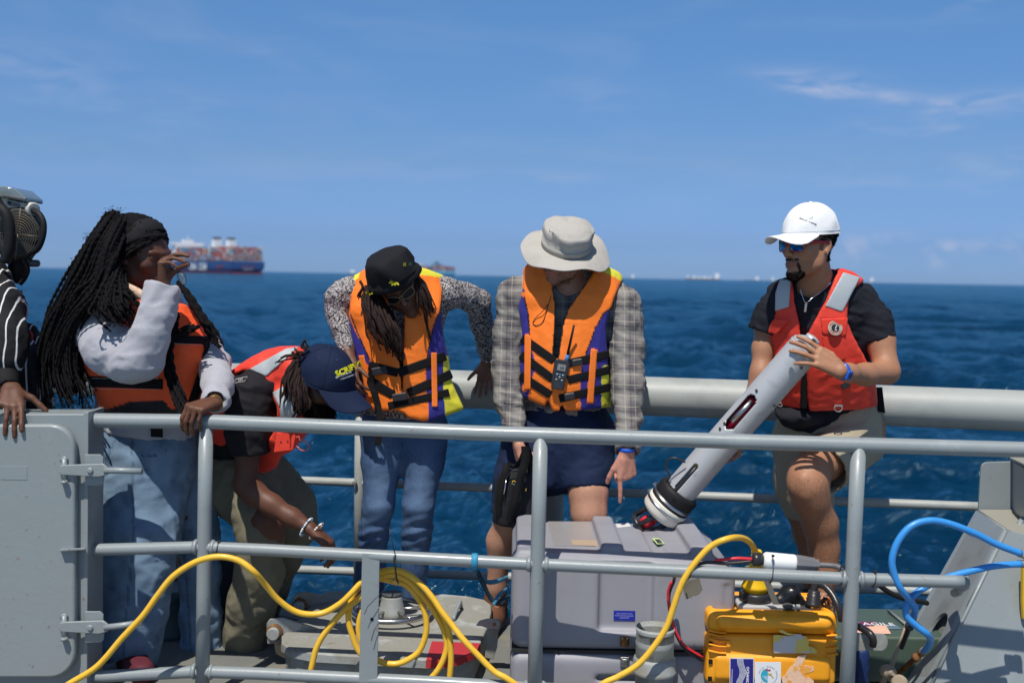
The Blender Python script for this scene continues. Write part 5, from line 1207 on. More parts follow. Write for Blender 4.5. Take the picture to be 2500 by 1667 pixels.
    for word, top in (('MUSTANG', True), ('SURVIVAL', False)):
        m_ = len(word)
        for i, ch in enumerate(word):
            a = rad(90 + (m_ - 1) * 9.5 - i * 19) if top else rad(270 - (m_ - 1) * 9 + i * 18)
            r_ = np.array(ux) * math.cos(a) + uy * math.sin(a); up_ = r_ if top else -r_
            text(ch, .0115, bp + nn * .0022 + r_ * .0232, np.cross(up_, nn), up_, RB, bo)
    sh = MB(); sp = [(.001, .011), (.005, .010), (.006, .006), (.001, .003), (-.001, -.002), (.003, -.006), (.002, -.010), (-.002, -.011), (-.003, -.008)]
    sh.tube(spline([Vector(bp + nn * .0036 + ux * a + uy * b) for a, b in sp], 5), .0014, 6); sh.build('seahorse_emblem', WHITE, bo)
    # zip line, ring, strap tail
    z = MB(); z.slab([P(*c(500, 905), 4.665), P(*c(528, 905), 4.665), P(*c(532, 1320), 4.74), P(*c(500, 1320), 4.74)], (0, .03, 0)); z.build('zip', BLACKW, vo, bevel=.003)
    for x, y, r_ in ((714, 1325, .017), (372, 1305, .010)):
        p = surf(V_, *c(x, y - 25), 4.5, 4.95) - A3([0, .006, 0]); z = MB(); l = [Vector(p + A3([math.cos(t) * r_, 0, -.010 + math.sin(t) * r_ * (1 if math.sin(t) < 0 else .4)])) for t in np.linspace(0, 2 * math.pi, 22)]; z.tube(l, .0022, 8, caps=False); z.box(p + A3([0, 0, -.001]), (r_, 0, 0), (0, .002, 0), (0, 0, .003)); z.build('d_ring', M('grey_ring', (.25, .25, .25), .4), vo)
    z = MB(); z.slab([P(*c(940, 1195), 4.90), P(*c(975, 1195), 4.90), P(*c(992, 1345), 4.90), P(*c(950, 1338), 4.90)], (0, .006, 0)); z.slab([P(*c(946, 1322), 4.895), P(*c(990, 1328), 4.895), P(*c(993, 1347), 4.895), P(*c(951, 1340), 4.895)], (0, .01, 0)); z.build('strap_tail', BLACKW, vo)
    p = surf(V_, *c(755, 1180), 4.5, 4.95); z = MB(); z.box(p, (.016, 0, .008), (0, .008, 0), (-.008, 0, .012)); z.build('buckle', BLACKP, vo, bevel=.003)
    # cap
    WC = M('white_cap_cloth', (.80, .80, .80), .75, bump=[(900, .25), (40, .5)], sheen=.2)
    cap_ = capmesh(H.p(0, -.010, .036), H.f + H.u * -.02, H.u + H.f * .04, (.104, .126), R_, WC, WC, 'baseball_cap', bill_len=.108, hgt=.128, bill_drop=.05)
    fr = H.p(0, -.010, .036); 
    def oncap(x, y):
        p = q3(x, y, 4.2); o = A3(CAM); d = unit(p - o)
        for t in np.linspace(4.2, 4.9, 300):
            w_ = o + d * t - fr; a, b, h = w_ @ H.x, w_ @ H.f, w_ @ H.u
            tt = np.clip(h / .128, 0, 1) ** (1 / .96); s_ = max(0, math.cos(math.asin(tt))) ** .84 if tt < 1 else 0
            if h > -.02 and h < .128 and (a / (.104 * s_ + 1e-6)) ** 2 + (b / (.126 * s_ + 1e-6)) ** 2 < 1: return o + d * (t - .002)
        return p
    k = lambda x, y: (1850 + x * .1913, 480 + y * .1913)
    DKT = M('navy_thread', (.02, .025, .07), .7)
    a, b = oncap(*k(520, 268)), oncap(*k(765, 362)); m_ = (a + b) / 2
    nrm = unit(np.cross(b - a, oncap(*k(650, 260)) - m_)); nrm = nrm if nrm[1] < 0 else -nrm; xd = unit(b - a); yd = np.cross(nrm, xd); yd = yd if yd[2] > 0 else -yd
    word = 'Schmidt Sciences'
    tx_ = text(word, .0105, m_ + nrm * .004, xd, yd, DKT, cap_, bold=.00025); vv = np.array([q.co for q in tx_.data.vertices])
    L0 = tx_.data
    for q in L0.vertices:
        u_ = (A3(q.co) - m_) @ xd; h_ = (A3(q.co) - m_) @ yd; t_ = (u_ / np.linalg.norm(b - a) + .5); px_ = topx([m_ + xd * u_ + yd * h_])[0]; q.co = oncap(*px_)
    rg = random.Random(2); BT = [M('blue_thread', (.04, .12, .45), .7), DKT]
    for i in range(13):
        x, y = 640 + rg.uniform(-20, 62), 283 - rg.uniform(-16, 22); z = MB(); z.lathe(oncap(*k(x, y)), tuple(nrm), [(-.001, .0013), (.0008, .0013)], 8); z.build('stitched_dot', BT[i % 2], cap_)
    z = MB(); z.tube([Vector(H.p(.035, -.112, .03)), Vector(H.p(0, -.122, .026)), Vector(H.p(-.035, -.112, .03))], .006, 8, flat=1.6); z.lathe(H.p(.012, -.118, .022), tuple(-H.f), [(0, .009), (.008, .009), (.012, .006)], 10); z.build('cap_strap', BLACKP, cap_)
    # sunglasses
    LENS = M('blue_green_mirror_lens', (.04, .20, .42), .08, 1., var=[(40, (.02, .42, .30), .5, .6, .9), (70, (.02, .03, .12), .5, .62, .9), (55, (.25, .35, .04), .62, .7, .8)])
    glasses(H, R_, M('red_frame', (.33, .012, .018), .3, coat=.4), LENS, w_=.0245, h_=.0225, fr=.0030, z0=-.001, y0=.108, tr=.0042)
    z = MB(); z.lathe(H.p(.078, -.003, -.032), tuple(H.x), [(0, .0022), (.009, .0022)], 10); z.build('earring', M('silver', (.8, .8, .8), .2, 1.), R_)
    # necklace
    z = MB(); kk = lambda x, y: (1850 + x * .1913, 480 + y * .1913)
    pts = [q3(*kk(925, 950), 4.72), q3(*kk(950, 1010), 4.70), q3(*kk(925, 1100), 4.675), q3(*kk(830, 1195), 4.655), q3(*kk(700, 1290), 4.645), q3(*kk(615, 1355), 4.64), q3(*kk(570, 1270), 4.645), q3(*kk(540, 1180), 4.65)]
    z.tube(spline([Vector(p) for p in pts], 5), .0012, 6); nk = z.build('necklace', M('silver', (.8, .8, .8), .2, 1.), R_)
    z = MB(); a = q3(*kk(618, 1360), 4.64); b = q3(*kk(604, 1472), 4.65); z.slab([a + A3([-.0045, 0, 0]), a + A3([.0045, 0, 0]), b + A3([.0045, 0, 0]), b + A3([-.0045, 0, 0])], (0, .002, 0)); z.build('pendant_bar', M('silver', (.8, .8, .8), .2, 1.), nk)
    for x, y in ((905, 1120), (922, 1106)): z = MB(); z.lathe(q3(*kk(x, y), 4.672), (0, -1, .2), [(0, .003), (.002, .003)], 10); z.build('charm', M('silver', (.8, .8, .8), .2, 1.), nk)
    # blue wrist watch
    WB = M('blue_watch_resin', (.01, .10, .55), .35, coat=.2); w0 = q3(2053, 906, 4.425); d_ = unit(q3(2100, 912, 4.56) - w0); wc = w0 + d_ * .004
    z = MB(); z.lathe(wc - d_ * .010, tuple(d_), [(0, .031), (.003, .0345), (.017, .0355), (.020, .032)], 26); wt = z.build('wrist_watch', WB, R_)
    fc = unit(A3([-.1, -1, -.15]) - d_ * (A3([-.1, -1, -.15]) @ d_)); uu = np.cross(d_, fc)
    z = MB(); z.box(wc + fc * .036, d_ * .019, fc * .0055, uu * .018); z.build('watch_case', WB, wt, bevel=.004)
    z = MB(); z.box(wc + fc * .0418, d_ * .0105, fc * .0006, uu * .009); z.build('watch_face', M('dark_lcd', (.03, .05, .045), .2), wt)
    # shoe resting behind the yellow case, standing shoe
    SM = M('dark_shoe_mesh', (.03, .03, .035), .8, bump=(120, 1.), var=[(60, (.35, .12, .03), .62, .68, .8), (40, (.2, .2, .2), .6, .7, .6)])
    shoe('shoe', q3(2006, 1470, 4.75), (-.3, -1, 0), SM, R_); shoe('shoe', q3(1985, 1466, 5.10), (-.6, -1, 0), SM, R_)
    return V_
VF = person_F()
print('F', time.time() - T0)

# ---------------------------------------------------------------- D: woman in the dark bucket hat
DENIM_=None
def person_D():
    R_ = thing('person', 'person in a black bucket hat with long dreadlocks and a black and white sweater', 'person')
    H = Head(q3(974, 694, 4.84), (.17, -.83, -.50), (-.42, -.50, .76), 1.02)
    S = sdfbox([(960, 620, 4.8), (830, 900, 5.1), (1190, 960, 5.45), (900, 1500, 5.2)], .0095, .15, [(q3(978, 705, 4.80), .15, .0042), (q3(1182, 920, 5.35), .09, .004)])
    chain(S, [(972, 715, 4.98, 100), (970, 760, 5.02, 200), (975, 860, 5.05, 170), (985, 950, 5.06, 150), (990, 1050, 5.06, 180)], .05, X1, .6)
    chain(S, [(890, 715, 5.0, 60), (850, 722, 5.0, 56), (836, 790, 4.97, 46), (846, 850, 4.9, 34), (858, 885, 4.84, 28)], .03)
    chain(S, [(1050, 712, 5.0, 60), (1085, 718, 5.02, 58), (1130, 724, 5.1, 50), (1166, 742, 5.17, 44), (1178, 800, 5.25, 40), (1189, 880, 5.34, 27)], .03)
    for st_ in ([(935, 1060, 5.06, 104), (925, 1234, 5.03, 66), (914, 1319, 5.08, 56), (906, 1460, 5.12, 44)], [(1036, 1060, 5.06, 104), (1022, 1234, 5.03, 66), (1017, 1319, 5.08, 56), (1012, 1460, 5.12, 44)]): chain(S, st_, .03)
    feet(S, q3(906, 1455, 5.12), (-.2, -1, 0)); feet(S, q3(1012, 1455, 5.12), (.1, -1, 0))
    H.build(S, neck=q3(972, 712, 4.98), open_=.002)
    fingerhand(S, q3(858, 884, 4.84), (.15, -.5, -.85), (.6, .5, -.2), 1, .9, wr=.024)
    fingerhand(S, q3(1188, 884, 5.34), (-.10, -.35, -.93), (-.1, .95, -.35), -1, .88, curl=[(10, 15, 10), (5, 12, 8), (8, 15, 10), (12, 18, 12)], spread=(8, 2, -6, -14), thumb=((.75, .65, .1), (.75, .6, .15), (.8, .5, .2)), wr=.024)
    v, f = S.mesh(); v = smooth(v, f, 1); n = vnormals(v, f); x, y, z = H.loc(v).T; base = np.array([.125, .054, .031]); C_ = np.tile(base, (len(v), 1))
    C_[(y > .083) & (abs(x) < .023) & (z < -.0565) & (z > -.079)] = (.115, .035, .03); C_[v[:, 0] > .0 + P(1120, 900, 5.3).x] = base * 2.4
    me = mesh('body', v, f); vcol(me, C_); link('body', me, SKIN_D, R_, smooth=True)
    def tweed(t, L, co, c, noise, mr, mix):
        vo = t.nodes.new('ShaderNodeTexVoronoi'); vo.feature = 'F1'; vo.inputs['Scale'].default_value = 1; mp = t.nodes.new('ShaderNodeMapping'); mp.inputs['Scale'].default_value = (240, 240, 280); L.new(co, mp.inputs[0]); L.new(mp.outputs[0], vo.inputs['Vector'])
        s_ = t.nodes.new('ShaderNodeSeparateColor'); L.new(vo.outputs['Color'], s_.inputs[0])
        c = mix(mr(s_.outputs[0], .46, .54), (.030, .028, .034), (.44, .41, .41)); h = t.nodes.new('ShaderNodeMath'); h.operation = 'MULTIPLY'; L.new(vo.outputs['Distance'], h.inputs[0]); h.inputs[1].default_value = -.8
        return c, h.outputs[0]
    TW = M('black_white_knit', (.4, .4, .4), .85, extra=tweed, bump=[(25, .8)], bumpd=.003)
    G = sdfbox([(800, 680, 5.1), (1200, 900, 5.4), (990, 1030, 4.9)], .0068, .11)
    a = chain(G, [(885, 712, 5.0, 76), (848, 718, 5.0, 78), (822, 742, 4.98, 52), (824, 770, 4.97, 50), (832, 800, 4.95, 50), (850, 862, 4.88, 38)], .025); endcut(G, a, .08, 0, .006)
    G.ell(q3(825, 722, 4.97), (.058, .05, .042), None, .03)
    a = chain(G, [(1050, 712, 5.0, 76), (1090, 716, 5.03, 74), (1135, 722, 5.1, 62), (1166, 738, 5.16, 62), (1176, 790, 5.23, 52), (1186, 852, 5.31, 38), (1190, 876, 5.335, 34)], .03); endcut(G, a, .08, 0, .006)
    chain(G, [(972, 715, 5.0, 110), (972, 765, 5.03, 215), (978, 860, 5.06, 185), (985, 950, 5.06, 175), (988, 1000, 5.06, 195), (988, 1030, 5.06, 200)], .05, X1, .64)
    pxpoly(G, [(760, 640), (1260, 640), (1260, 940), (1120, 940), (1100, 1010), (1000, 1025), (940, 1024), (880, 1006), (870, 980), (760, 940)], 'i')
    finish(G, 'sweater', TW, R_, [(.006, 13, dict(dirv=(.4, 0, 1), stretch=.5, seed=41)), (.003, 26, dict(seed=9))])
    DEN = denim()
    G = sdfbox([(870, 1000, 5.1), (1100, 1500, 5.1)], .0068, .12)
    for st_ in ([(937, 1060, 5.06, 106), (931, 1127, 5.04, 96), (924, 1234, 5.02, 75), (913, 1290, 5.05, 72), (911, 1319, 5.07, 68), (906, 1383, 5.1, 68), (903, 1480, 5.12, 66)], [(1036, 1060, 5.06, 108), (1035, 1127, 5.04, 97), (1021, 1234, 5.02, 75), (1019, 1290, 5.05, 72), (1016, 1319, 5.07, 68), (1013, 1383, 5.1, 62), (1010, 1480, 5.12, 60)]):
        chain(G, st_, .025)
    chain(G, [(988, 1000, 5.06, 198), (987, 1050, 5.06, 202)], .05, X1, .62); G.half(q3(988, 992, 5.0), (0, 0, 1))
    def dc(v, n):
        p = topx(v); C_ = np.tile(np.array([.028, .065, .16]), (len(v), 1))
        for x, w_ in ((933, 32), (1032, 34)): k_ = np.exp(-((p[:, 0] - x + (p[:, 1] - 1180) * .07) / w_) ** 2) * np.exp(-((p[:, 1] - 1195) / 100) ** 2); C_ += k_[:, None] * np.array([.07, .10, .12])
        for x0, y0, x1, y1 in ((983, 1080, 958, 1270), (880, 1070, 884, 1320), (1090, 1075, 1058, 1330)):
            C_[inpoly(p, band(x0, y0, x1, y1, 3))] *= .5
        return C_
    def knee(v, n):
        p = topx(v)
        for x0, yk in ((908, 1310), (1020, 1300)):
            m = np.exp(-((p[:, 0] - x0) / 45) ** 2) * np.exp(-((p[:, 1] - yk) / 42) ** 2); v = v + n * (m * .005 * np.sin(p[:, 1] * .24 + p[:, 0] * .06 + .9 * vnoise(v, 14, 4)))[:, None]
        return v
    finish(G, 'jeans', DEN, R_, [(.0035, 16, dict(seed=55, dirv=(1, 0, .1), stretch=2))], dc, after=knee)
    for p, d in ((q3(903, 1462, 5.12), (-.2, -1, 0)), (q3(1012, 1462, 5.12), (.1, -1, 0))): shoe('shoe', p, d, M('plain_dark_shoe', (.03, .03, .035), .8), R_)
    # vest
    c = lambda x, y: (500 + x * .4145, 560 + y * .4145)
    V_ = sdfbox([(850, 650, 5.1), (1130, 1020, 4.9)], .0050, .12)
    chain(V_, [(972, 700, 5.03, 215), (970, 760, 5.0, 238), (975, 850, 4.99, 232), (985, 930, 4.99, 226), (1000, 1000, 4.99, 246)], .05, X1, .72)
    for x0 in (885, 1055): V_.cap(q3(x0, 680, 5.06), q3(x0, 760, 4.92), .055, .05, .04)
    V_.cap(q3(890, 665, 5.1), q3(1050, 662, 5.1), .045, .045, .04); V_.cap(q3(1060, 960, 4.97), q3(1110, 995, 4.98), .07, .045, .04)
    outl = [c(*p) for p in ((846, 290), (900, 262), (1000, 200), (1235, 218), (1300, 232), (1408, 272), (1398, 400), (1388, 470), (1402, 600), (1418, 680), (1440, 760), (1455, 880), (1475, 940), (1527, 1058), (1420, 1096), (1345, 1122), (1290, 1128), (1200, 1110), (1175, 1082), (1120, 1062), (1040, 1070), (985, 1060), (900, 1012), (882, 900), (872, 780), (855, 650), (850, 500), (856, 420))]
    pxpoly(V_, outl, 'i', k=.012)
    pxpoly(V_, [c(*p) for p in ((1060, 300), (1090, 560), (1125, 700), (1152, 812), (1160, 980), (1166, 980), (1168, 800), (1175, 640), (1180, 300))], 's', 4.6, 5.0, k=.004)
    def cc(v, n):
        p = topx(v); C_ = np.tile(np.array(ORANGE), (len(v), 1)); P_ = lambda *l: [c(*q) for q in l]
        for poly, cl in ((P_((840, 490), (880, 590), (930, 680), (970, 760), (975, 820), (920, 740), (905, 745), (950, 1000), (900, 1010), (840, 900), (800, 600)), BLUEV), (P_((1400, 440), (1350, 560), (1318, 700), (1305, 850), (1305, 930), (1315, 1020), (1318, 1140), (1420, 1110), (1410, 960), (1450, 700)), BLUEV),
                         (P_((1405, 750), (1480, 740), (1540, 1070), (1418, 1110), (1405, 960)), YELV), (P_((1230, 200), (1425, 260), (1400, 285), (1230, 262)), YELV), (P_((840, 285), (915, 250), (905, 285), (850, 330)), YELV), (P_((888, 800), (915, 820), (918, 870), (892, 860)), YELV)):
            C_[inpoly(p, poly)] = cl
        C_[n[:, 1] > .55] = BLUEV
        for l in (((858, 500), (900, 610), (972, 770)), ((1398, 450), (1350, 560), (1318, 700), (1303, 850)), ((1405, 275), (1398, 400), (1388, 480)), ((1130, 700), (1158, 820), (1163, 960))):
            for a, b in zip(l[:-1], l[1:]): C_[inpoly(p, band(*c(*a), *c(*b), 3.2))] = BLK
        return C_
    vo = finish(V_, 'life_vest', VESTM, R_, [(.0035, 9, dict(seed=22, dirv=(0, 0, 1), stretch=2)), (.0022, 26, dict(seed=2, dirv=(1, 0, -.4), stretch=2))], cc)
    for (x0, y0), (x1, y1), w_ in (((965, 800), (1140, 845), 21), ((1140, 845), (1420, 745), 22), ((890, 840), (1110, 975), 22), ((1195, 965), (1455, 850), 22), ((1080, 1040), (1440, 960), 19), ((860, 760), (910, 830), 20)):
        strap(V_, band(*c(x0, y0), *c(x1, y1), w_), 'strap', BLACKW, vo, .006, d1=5.02)
    for (x0, y0), (x1, y1) in (((922, 742), (970, 990)), ((1350, 725), (1355, 1045))): strap(V_, band(*c(x0, y0), *c(x1, y1), 14), 'loop_tape', VESTO, vo, .011, d1=5.02)
    for x, y in ((1030, 832), (1150, 985)):
        p = surf(V_, *c(x, y), 4.6, 5.1); z = MB(); z.box(p + A3([0, -.009, 0]), (.032, 0, .006), (0, .008, 0), (-.004, 0, .016)); z.build('buckle', BLACKP, vo, bevel=.004)
    z = MB(); pts = [c(985, 830), c(975, 900), (c(1000, 960)), c(1020, 1030), c(1045, 1110)]; pts2 = [Vector(surf(V_, x, y, 4.6, 5.1)) - Vector((0, .012, 0)) for x, y in pts[:4]]; pts2.append(pts2[-1] + Vector((.015, -.01, -.075))); pts2.append(pts2[-1] + Vector((-.012, 0, -.10)))
    for a, b in zip(pts2[:-1], pts2[1:]): z.slab([a - Vector((.014, 0, 0)), a + Vector((.014, 0, .003)), b + Vector((.014, 0, .003)), b - Vector((.014, 0, 0))], (0, .004, 0))
    z.build('strap_tail', BLACKW, vo)
    # dark sunglasses
    glasses(H, R_, M('gold_thin_frame', (.30, .24, .15), .3, 1.), M('black_lens', (.006, .006, .008), .25, spec=.25), w_=.027, h_=.017, fr=.0014, z0=.002, y0=.112, rnd=.7, tr=.0016)
    # bucket hat, brim turned up
    HC = M('black_hat_cloth', (.011, .011, .014), .85, bump=[(900, .3), (50, .6), (16, .8)], spec=.2)
    ax = unit(A3([-.36, -.33, .87])); fx = unit(np.cross(ax, (.2, 1, 0)) * 1.); fy = np.cross(ax, fx); c0 = H.p(0, -.006, .062) + ax * -.012
    nu = 64; mb = MB(); V = []; prof = [(0, .108), (.03, .108), (.065, .101), (.085, .094), (.092, .088), (.100, .074), (.106, .045), (.109, .003)]
    for h, r in prof:
        for j in range(nu):
            a = 2 * math.pi * j / nu; k = 1 + .045 * math.sin(3 * a + 1 + h * 30) + .03 * math.sin(7 * a + h * 50) + .02 * math.sin(5 * a - h * 90); V.append(c0 + (fx * math.cos(a) + fy * math.sin(a) * 1.10) * r * k + ax * h)
    Q = lambda n_: [[i * nu + j, i * nu + (j + 1) % nu, (i + 1) * nu + (j + 1) % nu, (i + 1) * nu + j] for i in range(n_) for j in range(nu)]
    mb.add(V, Q(len(prof) - 1) + [[(len(prof) - 1) * nu + j for j in range(nu)]], True); hat = mb.build('bucket_hat', HC, R_)
    br = MB(); V = []
    for h, r in ((.010, .108), (-.012, .113), (-.030, .119), (-.0315, .117), (-.014, .110), (.004, .103)):
        for j in range(nu): a = 2 * math.pi * j / nu; w_ = math.sin(a * 2 + .8) * .008; V.append(c0 + (fx * math.cos(a) + fy * math.sin(a) * 1.10) * (r + w_ * (h < 0)) * .97 + ax * (h + w_ * (h < -.01)))
    br.add(V, Q(5), True); br.build('brim', HC, hat)
    FL = M('yellow_embroidery', (.55, .50, .03), .8, bump=(600, .4)); k = lambda x, y: (850 + x * .1722, 590 + y * .1722)
    def flower(cx, cy, s_, seed, mat, n_=9, ph=0):
        z = MB()
        for i in range(n_):
            a = 2 * math.pi * i / n_ + ph; l = s_ * (.8 + .25 * ((i * 7 + seed) % 3) / 2)
            def pt(d, o_): x, y = k(cx + math.cos(a) * d - math.sin(a) * o_, cy + math.sin(a) * d + math.cos(a) * o_); return pt2(x, y)
            def pt2(x, y):
                o = A3(CAM); d = unit(q3(x, y, 4) - o)
                for t in np.linspace(4.4, 4.95, 260):
                    w_ = o + d * t - c0; h = w_ @ ax; u_ = w_ @ fx; v_ = (w_ @ fy) / 1.10; R0 = (.108 if h > 0 else .106 - h * .62) + .002
                    if -.04 < h < .09 and math.hypot(u_, v_) < R0: return Vector(o + d * (t - .0035))
                return Vector(q3(x, y, 4.7))
            q_ = [pt(s_ * .15, 0), pt(l * .7, -s_ * .20), pt(l, 0), pt(l * .7, s_ * .20)]; z.add(q_, [[0, 1, 2, 3], [3, 2, 1, 0]])
        z.build('embroidered_flower', mat, hat)
    flower(655, 560, 85, 1, FL); flower(300, 720, 55, 2, FL, 7, .4); flower(800, 325, 30, 3, FL, 6); flower(878, 318, 28, 3, M('green_embroidery', (.02, .25, .10), .8), 5)
    # dreadlocks
    g = lambda l, d: [A3(P(*k(x, y), D_)) for (x, y), D_ in zip(l, d)]
    G1 = [g([(250, 640), (220, 850), (290, 1050), (300, 1230), (420, 1330)], (4.86, 4.82, 4.80, 4.80, 4.80)), g([(330, 700), (330, 950), (400, 1150), (480, 1350), (590, 1520)], (4.84, 4.78, 4.76, 4.76, 4.78)), g([(420, 760), (470, 980), (560, 1200), (640, 1400), (690, 1640)], (4.82, 4.76, 4.73, 4.74, 4.76)),
          g([(450, 800), (560, 1060), (660, 1250), (700, 1450), (730, 1660)], (4.84, 4.79, 4.74, 4.75, 4.77)), g([(520, 860), (650, 1080), (730, 1250), (760, 1420), (745, 1640)], (4.88, 4.84, 4.78, 4.77, 4.78))]
    locs('dreadlocks', HAIRB, R_, G1, 100, .0056, .012, .25, 3, curl=.006)
    G2 = [g([(880, 450), (960, 560), (1010, 750), (1060, 950), (1130, 1080)], (4.86, 4.80, 4.79, 4.80, 4.83)), g([(900, 430), (1010, 560), (1090, 720), (1150, 900), (1190, 1060)], (4.9, 4.84, 4.82, 4.83, 4.85)), g([(920, 460), (1060, 620), (1130, 800), (1190, 950), (1170, 1150)], (4.94, 4.88, 4.86, 4.86, 4.87))]
    locs('dreadlocks', HAIRB, R_, G2, 34, .0054, .009, .25, 5, curl=.006)
    G3 = [g([(980, 800), (1060, 1000), (1110, 1200), (1160, 1380), (1210, 1480)], (4.80, 4.80, 4.83, 4.84, 4.86)), g([(990, 800), (1080, 990), (1130, 1230), (1170, 1300), (1190, 1400)], (4.80, 4.80, 4.83, 4.84, 4.86))]
    locs('dreadlocks', HAIRB, R_, G3, 3, .005, .003, .25, 7, curl=.003)
    G4 = [g([(170, 560), (200, 640), (150, 740), (120, 820)], (4.84, 4.83, 4.83, 4.83)), g([(180, 560), (230, 660), (200, 760), (240, 860)], (4.84, 4.83, 4.83, 4.83))]; locs('dreadlocks', HAIRB, R_, G4, 6, .004, .004, .25, 8)
    kn = SDF(q3(985, 655, 5.0) - .12, q3(985, 655, 4.85) + .12, .006); kn.ell(q3(1003, 660, 4.93), (.032, .035, .04), None, .01); kn.ell(H.p(0, -.03, .01), (.084, .085, .075), None, .01); finish(kn, 'hair_knot', HAIRB, R_, [(.006, 60, dict(seed=3))])
    z = MB(); w0 = q3(1189, 878, 5.337); z.lathe(w0, (.02, 0, -1), [(0, .022), (.002, .0265), (.009, .0265), (.012, .022)], 22); z.build('bracelet', M('silver', (.8, .8, .8), .2, 1.), R_)
def denim():
    def ex(t, L, co, c, noise, mr, mix):
        c = mix(mr(noise((500, 500, 60), 3), .35, .7, 0, .35), c, (.16, .24, .36)); c = mix(mr(noise(9), .45, .7, 0, .35), c, (.13, .21, .33)); c = mix(mr(noise(14), .5, .75, 0, .4), c, (.025, .05, .11)); return c, None
    return fabric('denim', .85, [(700, .5), (50, .6), (16, 1.)], extra=ex)
person_D()
print('D', time.time() - T0)
# ---------------------------------------------------------------- C: man bending down in the navy cap
def person_C():
    R_ = thing('person', 'person in a navy cap and red life vest bending forward with one arm reaching down', 'person')
    H = Head(q3(768, 937, 4.50), (.84, -.42, -.33), (.26, -.16, .95), 1.05)
    S = sdfbox([(768, 850, 4.5), (560, 1050, 5.1), (840, 1380, 4.4), (590, 1620, 5.1), (760, 1250, 5.0)], .010, .17, [(q3(772, 950, 4.46), .14, .0046), (q3(800, 1330, 4.42), .10, .0045)])
    chain(S, [(720, 905, 4.58, 90), (670, 925, 4.70, 100), (620, 970, 4.80, 105), (580, 1040, 4.90, 115), (560, 1110, 4.95, 160)], .05, (0, 1, 0), .8)
    chain(S, [(640, 945, 4.62, 60), (615, 972, 4.58, 60), (604, 1110, 4.53, 56), (600, 1182, 4.52, 56), (622, 1205, 4.50, 54), (662, 1232, 4.48, 50), (712, 1262, 4.46, 42), (758, 1290, 4.44, 32)], .03)
    chain(S, [(570, 1120, 4.90, 130), (610, 1200, 4.80, 115), (652, 1270, 4.66, 95), (648, 1300, 4.66, 86), (632, 1400, 4.72, 70), (610, 1560, 4.80, 46), (608, 1610, 4.80, 46)], .03)
    chain(S, [(600, 1110, 5.0, 120), (690, 1210, 4.98, 100), (722, 1280, 4.95, 84), (680, 1390, 5.02, 66), (625, 1520, 5.08, 46)], .03)
    H.build(S, neck=q3(715, 905, 4.60))
    fingerhand(S, q3(758, 1291, 4.44), (.78, -.10, -.55), (-.52, .10, -.85), 1, 1.05, curl=[(35, 30, 15), (40, 35, 20), (40, 35, 20), (42, 35, 20)], thumb=((.6, .6, .6),), wr=.03)
    v, f = S.mesh(); v = smooth(v, f, 1); n = vnormals(v, f); x, y, z = H.loc(v).T; base = np.array([.105, .042, .024]); C_ = np.tile(base, (len(v), 1))
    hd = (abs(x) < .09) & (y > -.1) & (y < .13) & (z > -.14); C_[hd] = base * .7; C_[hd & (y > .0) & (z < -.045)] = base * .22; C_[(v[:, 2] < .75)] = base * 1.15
    me = mesh('body', v, f); vcol(me, C_); link('body', me, SKIN_D, R_, smooth=True)
    bt = on_head(v, n, H, lambda x, y, z: (y > .01) & (abs(x) < .078) & (z < -.045) & (z > -.14))
    if bt: strands('beard', HAIRM, R_, H, bt, 3800, .026, .0008, seed=3, spread=.5)
    # olive trousers
    OL = fabric('olive_cloth', .85, attr=None, col=(.17, .155, .105), bump=[(800, .3), (60, .8), (18, 1.)], var=[(12, (.13, .12, .085), .5, .7, .6)])
    G = sdfbox([(540, 1090, 4.95), (760, 1600, 4.8)], .0075, .19)
    a = chain(G, [(605, 1120, 5.0, 150), (660, 1185, 4.99, 136), (708, 1235, 4.97, 118), (716, 1285, 4.96, 104), (690, 1350, 4.99, 96), (660, 1430, 5.04, 90), (628, 1520, 5.08, 84)], .04); endcut(G, a, .10, 0, .01)
    a = chain(G, [(560, 1120, 4.92, 170), (590, 1190, 4.84, 168), (636, 1262, 4.70, 124), (640, 1310, 4.68, 112), (634, 1390, 4.70, 112), (614, 1470, 4.74, 114), (600, 1550, 4.78, 104), (598, 1598, 4.79, 96)], .04); endcut(G, a, .12, 0, .01)
    finish(G, 'trousers', OL, R_, [(.012, 9, dict(dirv=(.6, 0, .8), stretch=2.5, seed=15)), (.006, 20, dict(seed=2, dirv=(.9, 0, .3), stretch=2))])
    shoe('shoe', q3(604, 1610, 4.80), (.75, -.6, 0), M('sneaker_olive', (.10, .095, .085), .8, bump=(90, 1.)), R_, .28, .05); shoe('shoe', q3(625, 1535, 5.08), (.8, -.4, 0), M('sneaker_olive', (.10, .095, .085), .8), R_, .28, .05)
    # black shirt
    TEE = fabric('black_shirt_cloth', .85, attr=None, col=(.014, .013, .016), bump=[(700, .3), (45, .6), (14, 1.)])
    G = sdfbox([(560, 860, 4.9), (740, 1130, 4.5)], .0072, .17)
    a = chain(G, [(640, 945, 4.58, 100), (612, 968, 4.55, 112), (605, 1040, 4.53, 108), (610, 1112, 4.52, 96)], .04); endcut(G, a, .12, 0, .010)
    chain(G, [(706, 908, 4.60, 100), (660, 932, 4.70, 158), (612, 980, 4.80, 165), (575, 1050, 4.88, 180), (555, 1100, 4.95, 175)], .05, (0, 1, 0), .85)
    finish(G, 'shirt', TEE, R_, [(.010, 11, dict(dirv=(.4, 0, 1), stretch=.5, seed=31)), (.003, 26, dict(seed=9))])
    # red vest
    c = lambda x, y: (500 + x * .4145, 560 + y * .4145)
    V_ = sdfbox([(560, 840, 4.95), (745, 1150, 4.5)], .0065, .17)
